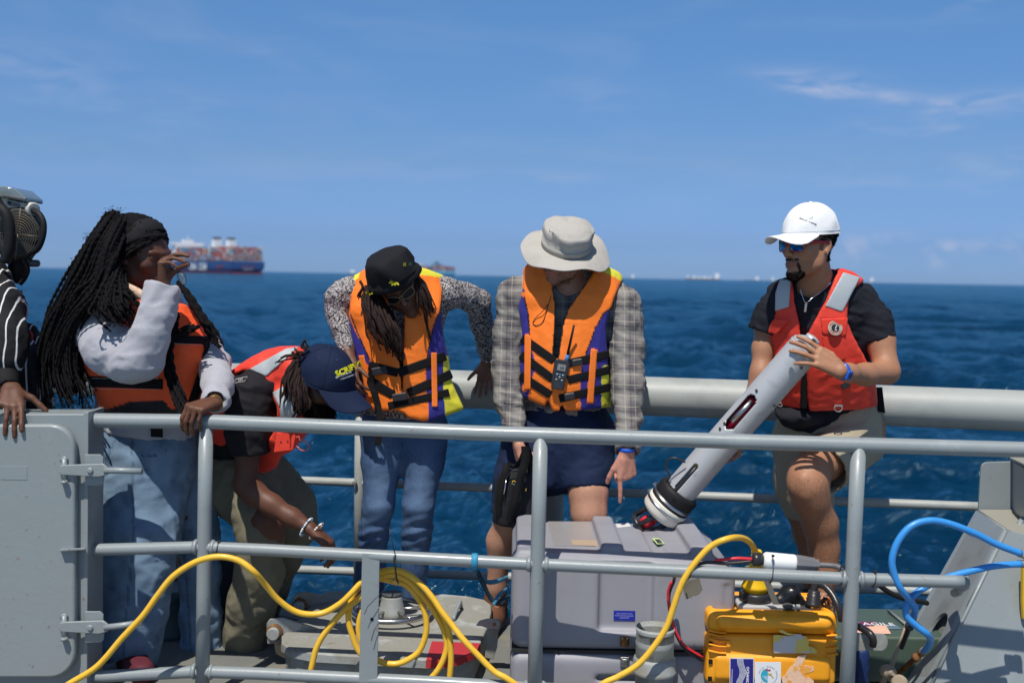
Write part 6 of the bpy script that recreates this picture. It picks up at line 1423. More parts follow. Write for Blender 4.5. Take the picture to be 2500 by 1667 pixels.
    chain(V_, [(722, 900, 4.60, 110), (690, 915, 4.66, 175), (645, 930, 4.76, 216), (600, 975, 4.84, 238), (570, 1060, 4.92, 200)], .05, (0, 1, 0), .9)
    chain(V_, [(735, 925, 4.50, 60), (712, 985, 4.50, 80), (700, 1060, 4.56, 90), (660, 1110, 4.70, 100)], .04)
    chain(V_, [(700, 880, 4.56, 60), (735, 935, 4.50, 50)], .04)
    outl = [c(*p) for p in ((-60, 940), (60, 905), (130, 850), (200, 800), (280, 750), (350, 712), (430, 690), (545, 684), (600, 700), (600, 1100), (640, 1180), (600, 1215), (545, 1265), (520, 1300), (450, 1330), (420, 1400), (340, 1440), (250, 1480), (-80, 1480))]
    pxpoly(V_, outl, 'i', k=.014)
    pxpoly(V_, [c(*p) for p in ((125, 880), (240, 828), (320, 880), (380, 960), (425, 1040), (432, 1130), (400, 1200), (330, 1280), (200, 1340), (140, 1300), (150, 1150), (100, 1000))], 's', 4.2, 4.66, k=.01)
    vo = finish(V_, 'life_vest', VESTM, R_, [(.0045, 10, dict(seed=12)), (.0030, 24, dict(seed=2, dirv=(1, 0, .3), stretch=2))], lambda v, n: np.tile(np.array(REDV), (len(v), 1)))
    RT = MATS['reflective_tape']
    strap(V_, [c(*p) for p in ((262, 822), (480, 700), (560, 690), (470, 770), (360, 866))], 'reflective_patch', RT, vo, .005)
    strap(V_, [c(*p) for p in ((398, 960), (490, 905), (545, 1000), (545, 1105), (445, 1110), (440, 1050))], 'reflective_patch', RT, vo, .005)
    z = MB(); a, b, d_, e = [P(*c(*q), 4.47) for q in ((425, 1195), (540, 1200), (520, 1300), (405, 1315))]; z.slab([a, b, d_, e], (0, .014, 0)); z.build('pocket_flap', MATS['red_vest_pocket'], vo, bevel=.004)
    z = MB(); z.tube(spline([P(*c(*q), 4.465) for q in ((535, 1225), (555, 1220), (560, 1240), (590, 1245), (612, 1275), (605, 1298), (570, 1300), (540, 1275))], 6), .0022, 8); z.build('red_cord', M('red_cord', (.70, .12, .08), .6), vo)
    for x, y in ((448, 1250), (488, 1246)): z = MB(); z.lathe(P(*c(x, y), 4.469), (0, -1, 0), [(0, .003), (.002, .003)], 10); z.build('grommet', BLACKP, vo)
    # small emblem on the sleeve
    z = MB(); a, b, d_, e = [P(*c(*q), 4.475) for q in ((170, 905), (185, 880), (250, 866), (235, 893))]; l = [a, b, d_, e, a]
    z.tube(l, .0011, 6); em = z.build('sleeve_emblem', WHITE, vo); text('ASV', .012, (a + d_) / 2, d_ - b, b - a, WHITE, em)
    # navy cap with lettering
    NC = M('navy_cap_cloth', (.007, .014, .042), .8, bump=[(900, .25), (40, .5)], spec=.2)
    cc_ = q3(791, 925, 4.49); u_ = unit(A3([.10, -.22, .97])); f_ = unit(A3([.86, -.42, -.36]))
    cap_ = capmesh(cc_, f_, u_, (.108, .130), R_, NC, NC, 'baseball_cap', bill_len=.105, hgt=.138, bill_drop=.28)
    f2 = f_; x2 = unit(np.cross(u_, f2)); u2 = np.cross(f2, x2)
    def oncap(x, y):
        o = A3(CAM); d = unit(q3(x, y, 4.2) - o)
        for t in np.linspace(4.1, 4.9, 300):
            w_ = o + d * t - cc_; a, b, h = w_ @ x2, w_ @ f2, w_ @ u2; tt = np.clip(h / .138, 0, 1) ** (1 / .96); s_ = max(1e-3, math.cos(math.asin(tt))) ** .84
            if -.02 < h < .138 and (a / (.108 * s_)) ** 2 + (b / (.130 * s_)) ** 2 < 1: return o + d * (t - .003)
        return q3(x, y, 4.4)
    YT = M('yellow_thread', (.72, .68, .02), .7)
    for word, sz, pa, pb, mt, bo in (('SCRIPPS', .031, (772, 855), (862, 815), YT, .0012), ('INSTITUTION OF', .0085, (770, 875), (866, 838), WHITE, .0002), ('OCEANOGRAPHY', .0075, (815, 878), (872, 858), WHITE, .0002)):
        a, b = A3(P(*c(*pa), 4.4)), A3(P(*c(*pb), 4.4)); m_ = (a + b) / 2; xd = unit(b - a); yd = A3([-xd[2] * .0 - .25, 0, 1]); t_ = text(word, sz, m_, xd, yd, mt, cap_, bold=bo, align='LEFT' if word == 'SCRIPPS' else 'CENTER')
        ws = [A3(q.co) for q in t_.data.vertices]; u0_ = min(w_ @ xd for w_ in ws); sh_ = (a @ xd) - u0_ if word == 'SCRIPPS' else 0
        for q, w_ in zip(t_.data.vertices, ws): q.co = oncap(*topx([w_ + xd * sh_])[0])
    for x, y in ((672, 756), (780, 768)): z = MB(); p = oncap(*c(x, y)); z.lathe(p + A3([0, .002, 0]), (-.1, -1, .3), [(0, .004), (.002, .0035)], 10); z.build('eyelet', M('navy_thread2', (.02, .03, .08), .7), cap_)
    # dreads out of the back of the cap
    k = lambda x, y, D_=4.42: A3(P(*c(x, y), D_))
    g = [[k(540, 760), k(480, 860, 4.40), k(470, 950, 4.39), k(455, 1020, 4.38)], [k(540, 800), k(510, 900, 4.40), k(520, 980, 4.39), k(510, 1040, 4.38)], [k(560, 860), k(545, 940, 4.39), k(555, 1020, 4.38), k(545, 1110, 4.38)], [k(600, 860, 4.42), k(580, 960, 4.40), k(590, 1040, 4.40), k(565, 1120, 4.40)]]
    locs('dreadlocks', HAIRB, R_, g, 34, .0065, .010, .25, 3, curl=.007)
    g = [[k(560, 720), k(520, 735), k(470, 745), k(410, 790)], [k(560, 770), k(500, 765), k(440, 770), k(405, 780)], [k(600, 700), k(570, 690), k(575, 660), k(590, 640)], [k(610, 700), k(600, 670), k(590, 655), k(620, 648)]]
    locs('dreadlocks', HAIRB, R_, g, 9, .005, .004, .25, 6, curl=.004)
    # glasses arm, bracelets, ring
    z = MB(); z.tube([P(*c(620, 915), 4.415), P(*c(700, 990), 4.41), P(*c(740, 1020), 4.405)], .0018, 6); z.build('spectacles', BLACKP, R_)
    d_ = unit(A3(P(806, 1323, 4.42)) - A3(P(700, 1255, 4.46)))
    for cen, r_, mats, sl in (((744, 1292), .041, ('WHITE', 'BL'), .0), ((768, 1302), .040, ('WHITE', 'BR'), .25)):
        p = A3(P(cen[0] + 4, cen[1] - 6, 4.447)); a = unit(np.cross(d_, (0, 1, 0))); b = np.cross(d_, a); br_ = None
        for j in range(26):
            t = 2 * math.pi * j / 26; q = p + (a * math.cos(t) + b * math.sin(t)) * r_ * .93 + d_ * (sl * .02 * math.cos(t)); z = MB(); z.lathe(q - A3([0, 0, .0042]), (0, 0, 1), [(0, .001), (.0012, .0034), (.0042, .0046), (.0072, .0034), (.0084, .001)], 8)
            mt = WHITE if j % 3 else (M('light_blue_bead', (.20, .42, .62), .3) if mats[1] == 'BL' else M('bronze_bead', (.3, .14, .06), .4))
            if br_ is None: br_ = z.build('beaded_bracelet', mt, R_)
            else: z.build('bead', mt, br_)
person_C()
print('C', time.time() - T0)

# ---------------------------------------------------------------- B: woman with long hair at the rail
def person_B():
    R_ = thing('person', 'person with very long black twisted hair, grey sweatshirt and jeans, wiping an eye', 'person')
    c = lambda x, y: (x * .4145, 420 + y * .4145)
    H = Head(q3(349, 622, 4.52), (.88, -.42, -.24), (.15, -.12, .98), 1.10)
    S = sdfbox([(345, 540, 4.5), (180, 900, 4.5), (540, 1060, 4.2), (340, 1600, 4.9), (480, 1640, 4.7)], .010, .15, [(q3(370, 635, 4.47), .13, .0045), (q3(425, 655, 4.28), .085, .004), (q3(490, 1025, 4.17), .08, .004)])
    chain(S, [(330, 740, 4.62, 110), (335, 790, 4.62, 200), (355, 900, 4.62, 200), (362, 1000, 4.62, 180), (358, 1090, 4.64, 195)], .05, X1, .75)
    chain(S, [(270, 775, 4.56, 70), (240, 800, 4.50, 70), (300, 885, 4.36, 62), (345, 890, 4.30, 56), (372, 800, 4.29, 50), (400, 695, 4.31, 30)], .03)
    chain(S, [(430, 775, 4.64, 70), (495, 850, 4.62, 60), (532, 930, 4.42, 50), (524, 985, 4.20, 31)], .03)
    chain(S, [(350, 1100, 4.62, 150), (350, 1300, 4.52, 110), (330, 1480, 4.49, 80), (322, 1610, 4.49, 50)], .03); chain(S, [(440, 1110, 4.74, 120), (470, 1300, 4.76, 90), (480, 1480, 4.78, 70), (485, 1620, 4.8, 46)], .03)
    H.build(S, neck=q3(332, 735, 4.62))
    fingerhand(S, q3(401, 692, 4.31), (-.02, -.02, 1), (.97, -.12, -.05), 1, .98, curl=[(62, 24, 8), (66, 26, 14), (76, 26, 16), (84, 30, 18)], spread=(4, 0, -4, -8), thumb=((.55, .15, .65), (.40, -.1, .80), (.25, -.2, .9)), wr=.026)
    fingerhand(S, q3(524, 984, 4.20), (-.55, -.76, -.12), (-.1, .25, -1), -1, 1.08, curl=[(62, 30, 14), (66, 30, 14), (66, 30, 16), (66, 30, 18)], spread=(6, 0, -5, -10), thumb=((.6, .6, .5), (.8, .0, .6)), wr=.026)
    v, f = S.mesh(); v = smooth(v, f, 1); n = vnormals(v, f); base = np.array([.125, .052, .028]); C_ = np.tile(base, (len(v), 1)); x, y, z = H.loc(v).T
    hd = (abs(x) < .1) & (y > -.12) & (y < .14) & (z > -.15); C_[hd] = np.array([.115, .048, .030]); C_[hd & ((y < .055) & (z > .035) | (y < -.02))] = (.012, .009, .009)
    me = mesh('body', v, f); vcol(me, C_); link('body', me, SKIN_D, R_, smooth=True)
    z_ = MB(); z_.lathe(A3(P(*c(745, 652), 4.425)), (-.3, -1, 0), [(0, .003), (.004, .002)], 10); z_.build('earring', M('silver', (.8, .8, .8), .2, 1.), R_)
    # sweatshirt
    GS = M('heather_grey_fleece', (.40, .40, .44), .9, bump=[(900, .5), (50, .5), (16, .8)], var=[(700, (.28, .28, .32), .5, .6, .5), (200, (.46, .46, .50), .5, .7, .5)], sheen=.25, bumpd=.003)
    G = sdfbox([(190, 740, 4.6), (560, 1120, 4.4), (400, 690, 4.3), (300, 1110, 4.7)], .0068, .13)
    a = chain(G, [(392, 690, 4.305, 58), (390, 715, 4.30, 60)], .02)
    G2 = chain(G, [(260, 775, 4.56, 100), (238, 810, 4.48, 112), (272, 850, 4.40, 124), (318, 872, 4.33, 118), (344, 872, 4.295, 104), (366, 820, 4.28, 88), (384, 762, 4.285, 78), (394, 715, 4.30, 64), (398, 692, 4.305, 58)], .04); endcut(G, G2, .06, 0, .007)
    a = chain(G, [(420, 775, 4.66, 90), (488, 835, 4.64, 82), (520, 890, 4.56, 76), (534, 940, 4.38, 70), (528, 972, 4.26, 60), (525, 981, 4.22, 54)], .04); endcut(G, a, .06, 0, .007)
    chain(G, [(330, 750, 4.62, 140), (338, 800, 4.62, 230), (355, 900, 4.62, 235), (360, 1000, 4.62, 225), (352, 1065, 4.62, 232)], .05, X1, .8)
    pxpoly(G, [(120, 660), (620, 660), (620, 1040), (482, 1040), (476, 1113), (430, 1096), (380, 1080), (330, 1072), (262, 1060), (235, 1040), (130, 1000)], 'i')
    finish(G, 'sweatshirt', GS, R_, [(.011, 10, dict(dirv=(.7, 0, .6), stretch=2.2, seed=31)), (.005, 22, dict(seed=9, dirv=(1, 0, .2), stretch=2))])
    # jeans
    G = sdfbox([(235, 1030, 4.7), (530, 1650, 4.6)], .0075, .19)
    a = chain(G, [(440, 1110, 4.74, 140), (470, 1200, 4.76, 112), (480, 1300, 4.76, 102), (486, 1400, 4.77, 98), (490, 1500, 4.78, 96), (494, 1600, 4.79, 100), (495, 1640, 4.79, 100)], .04); endcut(G, a, .11, 0, .01)
    a = chain(G, [(352, 1100, 4.62, 228), (348, 1160, 4.60, 214), (348, 1230, 4.58, 196), (346, 1310, 4.52, 182), (336, 1400, 4.50, 166), (330, 1490, 4.49, 150), (322, 1570, 4.49, 130), (318, 1620, 4.49, 124)], .04, X1, .8); endcut(G, a, .14, 0, .01)
    chain(G, [(356, 1050, 4.64, 236), (354, 1100, 4.64, 246)], .05, X1, .8); G.half(q3(356, 1042, 4.62), (0, 0, 1))
    def dc(v, n):
        p = topx(v); C_ = np.tile(np.array([.15, .225, .31]), (len(v), 1)); w_ = .5 + .5 * vnoise(v, 22, 77); C_ *= (.62 + .8 * w_)[:, None]
        for a, b in (((322, 1070), (326, 1310)), ((326, 1310), (308, 1500)), ((308, 1500), (300, 1640)), ((447, 1300), (470, 1630)), ((280, 1075), (255, 1130))):
            C_[inpoly(p, band(*a, *b, 4.5))] *= .5
        q = [(330, 1108), (352, 1114), (380, 1112), (400, 1104), (412, 1094)]
        for a, b in zip(q[:-1], q[1:]): C_[inpoly(p, band(*a, *b, 2.4))] = (.03, .06, .12)
        return C_
    finish(G, 'jeans', denim(), R_, [(.009, 11, dict(seed=55, dirv=(1, 0, .25), stretch=2.5)), (.005, 26, dict(seed=5, dirv=(1, 0, .2), stretch=3))], dc)
    shoe('shoe', q3(320, 1612, 4.49), (.5, -.8, 0), M('maroon_shoe', (.10, .02, .03), .7), R_); shoe('shoe', q3(490, 1640, 4.79), (.6, -.7, 0), M('maroon_shoe', (.10, .02, .03), .7), R_)
    # vest
    V_ = sdfbox([(185, 730, 4.65), (515, 1010, 4.5)], .0065, .15)
    chain(V_, [(335, 765, 4.62, 250), (345, 820, 4.61, 312), (355, 880, 4.60, 305), (366, 950, 4.60, 262), (370, 1015, 4.60, 252)], .05, X1, .80)
    chain(V_, [(420, 760, 4.58, 90), (440, 850, 4.52, 110), (430, 940, 4.52, 110), (420, 1000, 4.54, 110)], .05)
    outl = [c(*p) for p in ((520, 782), (470, 820), (440, 900), (420, 960), (430, 1040), (480, 1120), (520, 1200), (545, 1260), (562, 1330), (588, 1412), (900, 1420), (1135, 1425), (1180, 1330), (1215, 1230), (1248, 1060), (1245, 960), (1210, 880), (1150, 820), (1090, 780), (1020, 770), (900, 760), (700, 740))]
    pxpoly(V_, outl, 'i', k=.014)
    OV = (.88, .10, .02)
    def cc(v, n):
        p = topx(v); C_ = np.tile(np.array(OV), (len(v), 1))
        for l in (((515, 1200), (585, 1412)),): C_[inpoly(p, band(*c(*l[0]), *c(*l[1]), 5))] = BLK
        for l in (((600, 1420), (760, 1355)), ((760, 1355), (960, 1345)), ((600, 1412), (1130, 1410))): C_[inpoly(p, band(*c(*l[0]), *c(*l[1]), 12 if l[0][1] > 1411 and l[1][1] > 1400 else 3))] = BLK
        C_[inpoly(p, [c(*q) for q in ((590, 1412), (700, 1372), (800, 1352), (960, 1342), (1010, 1395), (1130, 1395), (1130, 1440), (590, 1440))])] = BLK
        C_[n[:, 1] > .6] = BLK
        return C_
    vo = finish(V_, 'life_vest', VESTM, R_, [(.0055, 10, dict(seed=12)), (.0030, 24, dict(seed=2, dirv=(1, 0, .1), stretch=2))], cc)
    BW = BLACKW; ST = M('white_stitching', (.6, .58, .55), .8)
    def stitch(pts, off=0.006):
        z = MB()
        for (x0, y0), (x1, y1) in zip(pts[:-1], pts[1:]):
            l = math.hypot(x1 - x0, y1 - y0); m = max(2, int(l / 9))
            for i in range(m):
                a, b = i / m, (i + .55) / m; A_ = surf(V_, *c(x0 + (x1 - x0) * a, y0 + (y1 - y0) * a), 4.3, 4.7, 90); B_ = surf(V_, *c(x0 + (x1 - x0) * b, y0 + (y1 - y0) * b), 4.3, 4.7, 90)
                z.tube([Vector(A_ - A3([0, off + .0035, 0])), Vector(B_ - A3([0, off + .0035, 0]))], .0011, 4)
        o = z.build('stitching', ST, vo); tag(o, kind='stuff')
    for (x0, y0), (x1, y1), w_ in (((505, 1232), (960, 1248), 26), ((1010, 985), (1238, 990), 20), ((1210, 965), (1232, 1040), 22), ((1232, 1040), (1200, 1170), 22), ((1200, 1170), (1120, 1390), 22), ((1060, 1215), (1110, 1225), 26)):
        strap(V_, band(*c(x0, y0), *c(x1, y1), w_), 'strap', BW, vo, .006)
    stitch([(545, 1213), (940, 1216)]); stitch([(545, 1275), (945, 1278)]); stitch([(1218, 1010), (1212, 1090), (1180, 1190), (1110, 1380)]); stitch([(1236, 1000), (1240, 1060), (1218, 1180), (1130, 1370)]); stitch([(1020, 1008), (1200, 1018)])
    z = MB(); a = P(378, 1045, 4.44); z.slab([P(367, 1008, 4.44), P(396, 1010, 4.44), P(397, 1068, 4.44), P(368, 1066, 4.44)], (0, .005, 0)); z.build('strap_tail', BW, vo)
    z = MB(); w0 = q3(524, 982, 4.212); dd = unit(q3(524, 985, 4.20) - q3(532, 930, 4.42)); z.tube([Vector(w0 + (unit(np.cross(dd, (1, 0, 0))) * math.cos(t) + np.cross(dd, unit(np.cross(dd, (1, 0, 0)))) * math.sin(t)) * .030 + dd * .014) for t in np.linspace(0, 6.283, 24)], .0016, 6, caps=False); z.build('bracelet', M('gold', (.75, .48, .15), .25, 1.), R_)
    # headband, hair
    hb = MB(); V = []; nu = 48
    pl = unit(A3([.30, -.05, .0]) + 0); ax = unit(H.f * .88 + H.u * -.30); a_ = H.x; b_ = np.cross(ax, a_); cen = H.p(0, -.002, .030)
    prof = [(-.034, .106), (-.020, .110), (.0, .111), (.018, .106), (.030, .097)]
    for h, r in prof:
        for j in range(nu): t = 2 * math.pi * j / nu; V.append(cen + ax * (h + .004 * math.sin(t * 5)) + (a_ * math.cos(t) * .92 + b_ * math.sin(t) * 1.06) * r * (1 + .02 * math.sin(j * 1.7 + h * 200)))
    hb.add(V, [[i * nu + j, i * nu + (j + 1) % nu, (i + 1) * nu + (j + 1) % nu, (i + 1) * nu + j] for i in range(len(prof) - 1) for j in range(nu)], True); hb.build('headband', M('black_headband_cloth', (.012, .012, .015), .85, bump=[((200, 200, 200), .5), (30, 1.)]), R_)
    k = lambda x, y, D_: A3(P(*c(x, y), D_))
    sc = SDF(H.c - .2, H.c + .2, .006); sc.ell(H.p(0, -.028, .044), (.102, .122, .104), H.R, .02); sc.ell(H.p(-.01, -.085, .050), (.095, .085, .085), H.R, .03); sc.ell(H.p(0, -.07, -.03), (.10, .08, .10), H.R, .03)
    sc.ell(H.p(-.02, .098, .00), (.13, .055, .09), H.R, .01, 's')
    finish(sc, 'scalp_hair', HAIRM, R_, [(.010, 55, dict(seed=8)), (.006, 130, dict(seed=3))])
    tw = dict(r=.0064, bump=.34, freq=230., taper=.5)
    near = [[k(650, 290, 4.50), k(560, 420, 4.42), k(470, 600, 4.42), k(380, 760, 4.44), k(300, 920, 4.46), k(265, 1120, 4.46), k(300, 1360, 4.44)],
            [k(690, 270, 4.46), k(600, 420, 4.38), k(540, 600, 4.38), k(450, 760, 4.39), k(370, 930, 4.42), k(320, 1130, 4.44), k(380, 1370, 4.42)],
            [k(720, 300, 4.44), k(650, 450, 4.36), k(600, 620, 4.35), k(520, 740, 4.36), k(420, 900, 4.40), k(390, 1120, 4.42), k(450, 1350, 4.40)],
            [k(660, 520, 4.40), k(640, 600, 4.36), k(580, 700, 4.35), k(480, 800, 4.38), k(400, 980, 4.42), k(400, 1160, 4.42), k(520, 1390, 4.38)]]
    locs('twisted_hair', HAIRM, R_, near, 250, jit=.020, seed=2, curl=.012, **tw)
    far = [[k(640, 260, 4.6), k(540, 400, 4.6), k(450, 560, 4.6), k(370, 720, 4.62), k(290, 880, 4.62), k(258, 1080, 4.62), k(300, 1300, 4.6)], [k(680, 250, 4.6), k(560, 480, 4.58), k(470, 700, 4.6), k(420, 900, 4.6), k(400, 1100, 4.6), k(480, 1200, 4.6), k(500, 1380, 4.5)]]
    locs('twisted_hair', HAIRM, R_, far, 95, jit=.018, seed=4, curl=.014, **tw)
    # over the shoulder
    sh = [[k(690, 540, 4.40), k(640, 640, 4.33), k(600, 740, 4.30), k(600, 800, 4.28), k(680, 860, 4.26)], [k(700, 570, 4.40), k(680, 660, 4.32), k(660, 760, 4.27), k(690, 820, 4.25), k(760, 890, 4.25)], [k(700, 600, 4.42), k(720, 680, 4.34), k(760, 730, 4.29), k(780, 770, 4.27), k(775, 850, 4.26)]]
    locs('twisted_hair', HAIRM, R_, sh, 130, jit=.016, seed=5, curl=.010, **tw)
    ch = [[k(1000, 780, 4.38), k(1010, 880, 4.38), k(990, 1000, 4.36), k(985, 1130, 4.36), k(1020, 1260, 4.34), k(1080, 1400, 4.22), k(1110, 1510, 4.145)], [k(1060, 860, 4.38), k(1040, 930, 4.38), k(1010, 1040, 4.37), k(1030, 1160, 4.36), k(1060, 1290, 4.33), k(1110, 1420, 4.20), k(1130, 1500, 4.145)]]
    locs('twisted_hair', HAIRM, R_, ch, 26, r=.0070, jit=.010, seed=6, curl=.006, bump=.34, freq=150.)
    rt = [[k(1050, 640, 4.55), k(1100, 740, 4.52), k(1170, 860, 4.5), k(1230, 960, 4.48), k(1335, 1040, 4.46)], [k(1060, 660, 4.55), k(1130, 740, 4.52), k(1190, 830, 4.5), k(1260, 930, 4.48), k(1290, 1035, 4.46)]]
    locs('twisted_hair', HAIRM, R_, rt, 22, r=.0065, jit=.007, seed=7, curl=.004, bump=.34, freq=150.)
    bl = [[k(1000, 920, 4.36), k(1060, 930, 4.36), k(1120, 900, 4.36), k(1170, 890, 4.36)], [k(990, 960, 4.36), k(1060, 970, 4.36), k(1120, 940, 4.36), k(1180, 930, 4.36)]]
    locs('twisted_hair', HAIRM, R_, bl, 9, r=.007, jit=.008, seed=9, curl=.006, bump=.34, freq=150.)
    fr = [[H.p(-.03, .07, .085), H.p(-.08, .04, .06), H.p(-.10, .0, .02)], [H.p(-.05, .07, .06), H.p(-.085, .04, .03), H.p(-.10, .0, -.02)], [H.p(.0, .075, .095), H.p(-.06, .05, .085), H.p(-.10, .0, .05)]]
    locs('twisted_hair', HAIRM, R_, fr, 26, r=.006, jit=.006, seed=11, bump=.3, freq=150.)
    # flyaway frizz
    rg = np.random.default_rng(3); pts = [(A3(q) + rg.normal(0, .016, 3), unit(rg.normal(0, 1, 3) + A3([-.6, -.2, .1]))) for gl in near + far + sh for q in gl for _ in range(60)]
    pts = [(p, d) for p, d in pts]; strands('frizz', HAIRM, R_, H, pts, 13000, .013, .0003, seed=8, spread=.7)
person_B()
hp = thing('headphones', 'beige over-ear headphones worn round the neck of the woman with long hair', 'headphones')
kB = lambda x, y, D_: P(x * .4145, 420 + y * .4145, D_)
BG = M('beige_plastic', (.62, .44, .33), .45, bump=(60, .2))
z = MB(); z.tube(spline([kB(745, 680, 4.40), kB(800, 705, 4.37), kB(860, 740, 4.34), kB(940, 770, 4.34), kB(1000, 770, 4.38)], 6), .013, 12, flat=1.5); z.build('band', BG, hp)
for x, y in ((1040, 715), (1025, 790)):
    z = MB(); z.lathe(kB(x - 14, y, 4.42), (.9, -.35, .1), [(-.022, .018), (-.016, .026), (.004, .030), (.012, .028), (.018, .018), (.021, .006)], 22); z.build('ear_cup', BG, hp)
sg = thing('sunglasses', 'clear pale lensed sunglasses held up in the hand of the woman with long hair', 'sunglasses')
LG = M('pale_grey_lens', (.50, .54, .52), .15, alpha=.75)
z = MB(); cen = kB(1072, 625, 4.33); ux = Vector((.5, -.1, -.86)); uy = Vector((.8, -.2, .5)).normalized()
ring = [cen + ux * math.cos(t) * .026 + uy * math.sin(t) * .015 for t in np.linspace(0, 6.283, 25)[:-1]]; z.add([cen - Vector((0, .003, 0))] + ring, [[0, i + 1, (i + 1) % 24 + 1] for i in range(24)], True); z.build('lens', LG, sg)
z = MB(); z.tube(ring + [ring[0]], .0016, 6, caps=False); z.tube([ring[12], kB(1035, 590, 4.34), kB(1020, 575, 4.36)], .002, 6); z.build('frame', BLACKP, sg)
print('B', time.time() - T0)

# ---------------------------------------------------------------- A: person in the pin-striped blouse, cut by the left edge
def person_A():
    R_ = thing('person', 'person in a black pin-striped blouse at the left edge with one hand on the locker', 'person')
    H = Head(q3(-110, 590, 4.6), (.75, -.6, -.2), (0, -.1, 1), 1.05)
    S = sdfbox([(-110, 490, 4.6), (-200, 1100, 4.7), (140, 1040, 4.15), (60, 1000, 4.3)], .011, .18, [(q3(70, 985, 4.20), .11, .0045)])
    chain(S, [(-95, 700, 4.68, 90), (-90, 760, 4.7, 180), (-80, 880, 4.7, 180), (-60, 1000, 4.7, 180), (-50, 1200, 4.7, 180)], .05, X1, .7)
    chain(S, [(-20, 720, 4.6, 60), (0, 800, 4.45, 54), (6, 880, 4.36, 46), (20, 952, 4.27, 36)], .03)
    chain(S, [(-60, 1200, 4.7, 160), (-60, 1600, 4.75, 70)], .03)
    H.build(S, neck=q3(-97, 700, 4.68))
    fingerhand(S, q3(28, 946, 4.20), (.30, -.72, -.55), (-.2, .45, -.85), 1, 1.16, curl=[(10, 14, 10), (24, 20, 8), (28, 20, 10), (8, 10, 6)], spread=(0, 0, -6, -62), thumb=((.4, .8, .1), (.55, .6, .3)), wr=.03)
    v, f = S.mesh(); v = smooth(v, f, 1); me = mesh('body', v, f); vcol(me, np.tile(np.array([.12, .05, .028]), (len(v), 1))); link('body', me, SKIN_D, R_, smooth=True)
    def pin(t, L, co, c, noise, mr, mix): return mix(stripes(t, L, co, 0, .036, .0048, .040, 3, .3, .2), (.013, .013, .015), (.72, .72, .72)), None
    PS = M('pinstripe_cloth', (.01, .01, .01), .75, extra=pin, bump=[(900, .3), (50, .6), (16, .9)], bumpd=.003)
    G = sdfbox([(-160, 660, 4.7), (60, 950, 4.3), (100, 1200, 4.7)], .0072, .17)
    a = chain(G, [(-60, 640, 4.62, 90), (-28, 690, 4.55, 104), (-6, 760, 4.45, 124), (6, 830, 4.38, 122), (8, 872, 4.345, 108)], .04); 
    chain(G, [(-95, 700, 4.7, 160), (-85, 800, 4.7, 250), (-40, 900, 4.72, 260), (-30, 1000, 4.72, 250), (-20, 1150, 4.7, 230)], .05, X1, .75)
    finish(G, 'blouse', PS, R_, [(.014, 9, dict(dirv=(0, 0, 1), stretch=2.6, seed=31)), (.004, 26, dict(seed=9))])
    G = sdfbox([(0, 860, 4.35), (25, 950, 4.27)], .005, .1); a = chain(G, [(6, 885, 4.34, 70), (14, 925, 4.30, 56), (20, 946, 4.275, 50)], .02); endcut(G, a, .07, 0, .006); finish(G, 'cuff', M('black_cuff_cloth', (.012, .012, .013), .8), R_)
    G = sdfbox([(60, 860, 4.75), (95, 1000, 4.75)], .007, .13); chain(G, [(60, 820, 4.8, 70), (82, 880, 4.78, 80), (92, 980, 4.76, 70), (85, 1100, 4.76, 80)], .03); finish(G, 'trousers', PS, R_, [(.006, 20, dict(seed=3))])
    z = MB(); z.slab([P(64, 798, 4.72), P(78, 818, 4.72), P(76, 832, 4.72), P(60, 842, 4.72)], (0, .02, 0)); z.build('red_cloth_corner', M('red_cloth', (.55, .02, .02), .7), R_, bevel=.004)
person_A()
print('A', time.time() - T0)
# ================================================================ EQUIPMENT
# ---- grey moulded transport case
def c7(x, y): return (1150 + x * .4253, 1000 + y * .4253)
case = thing('transport_case', 'large grey moulded plastic case with ribbed lid behind the front railing', 'case')
DC = 4.21
a0 = P(1243, 1589, DC); zs = a0.z                      # height of the split line
xl, xr = P(1246, 1589, DC).x, P(1795, 1589, DC).x
ztop = P(1400, 1352, DC + .03).z; yb = Z(1450, 1269, ztop).y; yf = DC + 0.0
YB = min(yb, DC + .62); cxm, hw = (xl + xr) / 2, (xr - xl) / 2
def roundbox(lo, hi, r, h=.007, extra=None):
    S = SDF(A3(lo) - .03, A3(hi) + .03, h); X, Y, Z_ = S.grid((slice(None),) * 3); c = (A3(lo) + A3(hi)) / 2; b = (A3(hi) - A3(lo)) / 2 - r
    qx, qy, qz = np.abs(X - c[0]) - b[0], np.abs(Y - c[1]) - b[1], np.abs(Z_ - c[2]) - b[2]
    d = np.sqrt(np.maximum(qx, 0) ** 2 + np.maximum(qy, 0) ** 2 + np.maximum(qz, 0) ** 2) + np.minimum(np.maximum(qx, np.maximum(qy, qz)), 0) - r
    S.v = d.astype(np.float32); S.XYZ = (X, Y, Z_); return S
def sdbox(S, lo, hi, r, op, k):
    X, Y, Z_ = S.XYZ; c = (A3(lo) + A3(hi)) / 2; b = (A3(hi) - A3(lo)) / 2 - r
    qx, qy, qz = np.abs(X - c[0]) - b[0], np.abs(Y - c[1]) - b[1], np.abs(Z_ - c[2]) - b[2]
    d = np.sqrt(np.maximum(qx, 0) ** 2 + np.maximum(qy, 0) ** 2 + np.maximum(qz, 0) ** 2) + np.minimum(np.maximum(qx, np.maximum(qy, qz)), 0) - r
    S.put((slice(None),) * 3, d.astype(np.float32), k, op)
lid = roundbox((xl, yf, zs + .003), (xr, YB, ztop), .045)
X_, Y_, Zz_ = lid.XYZ
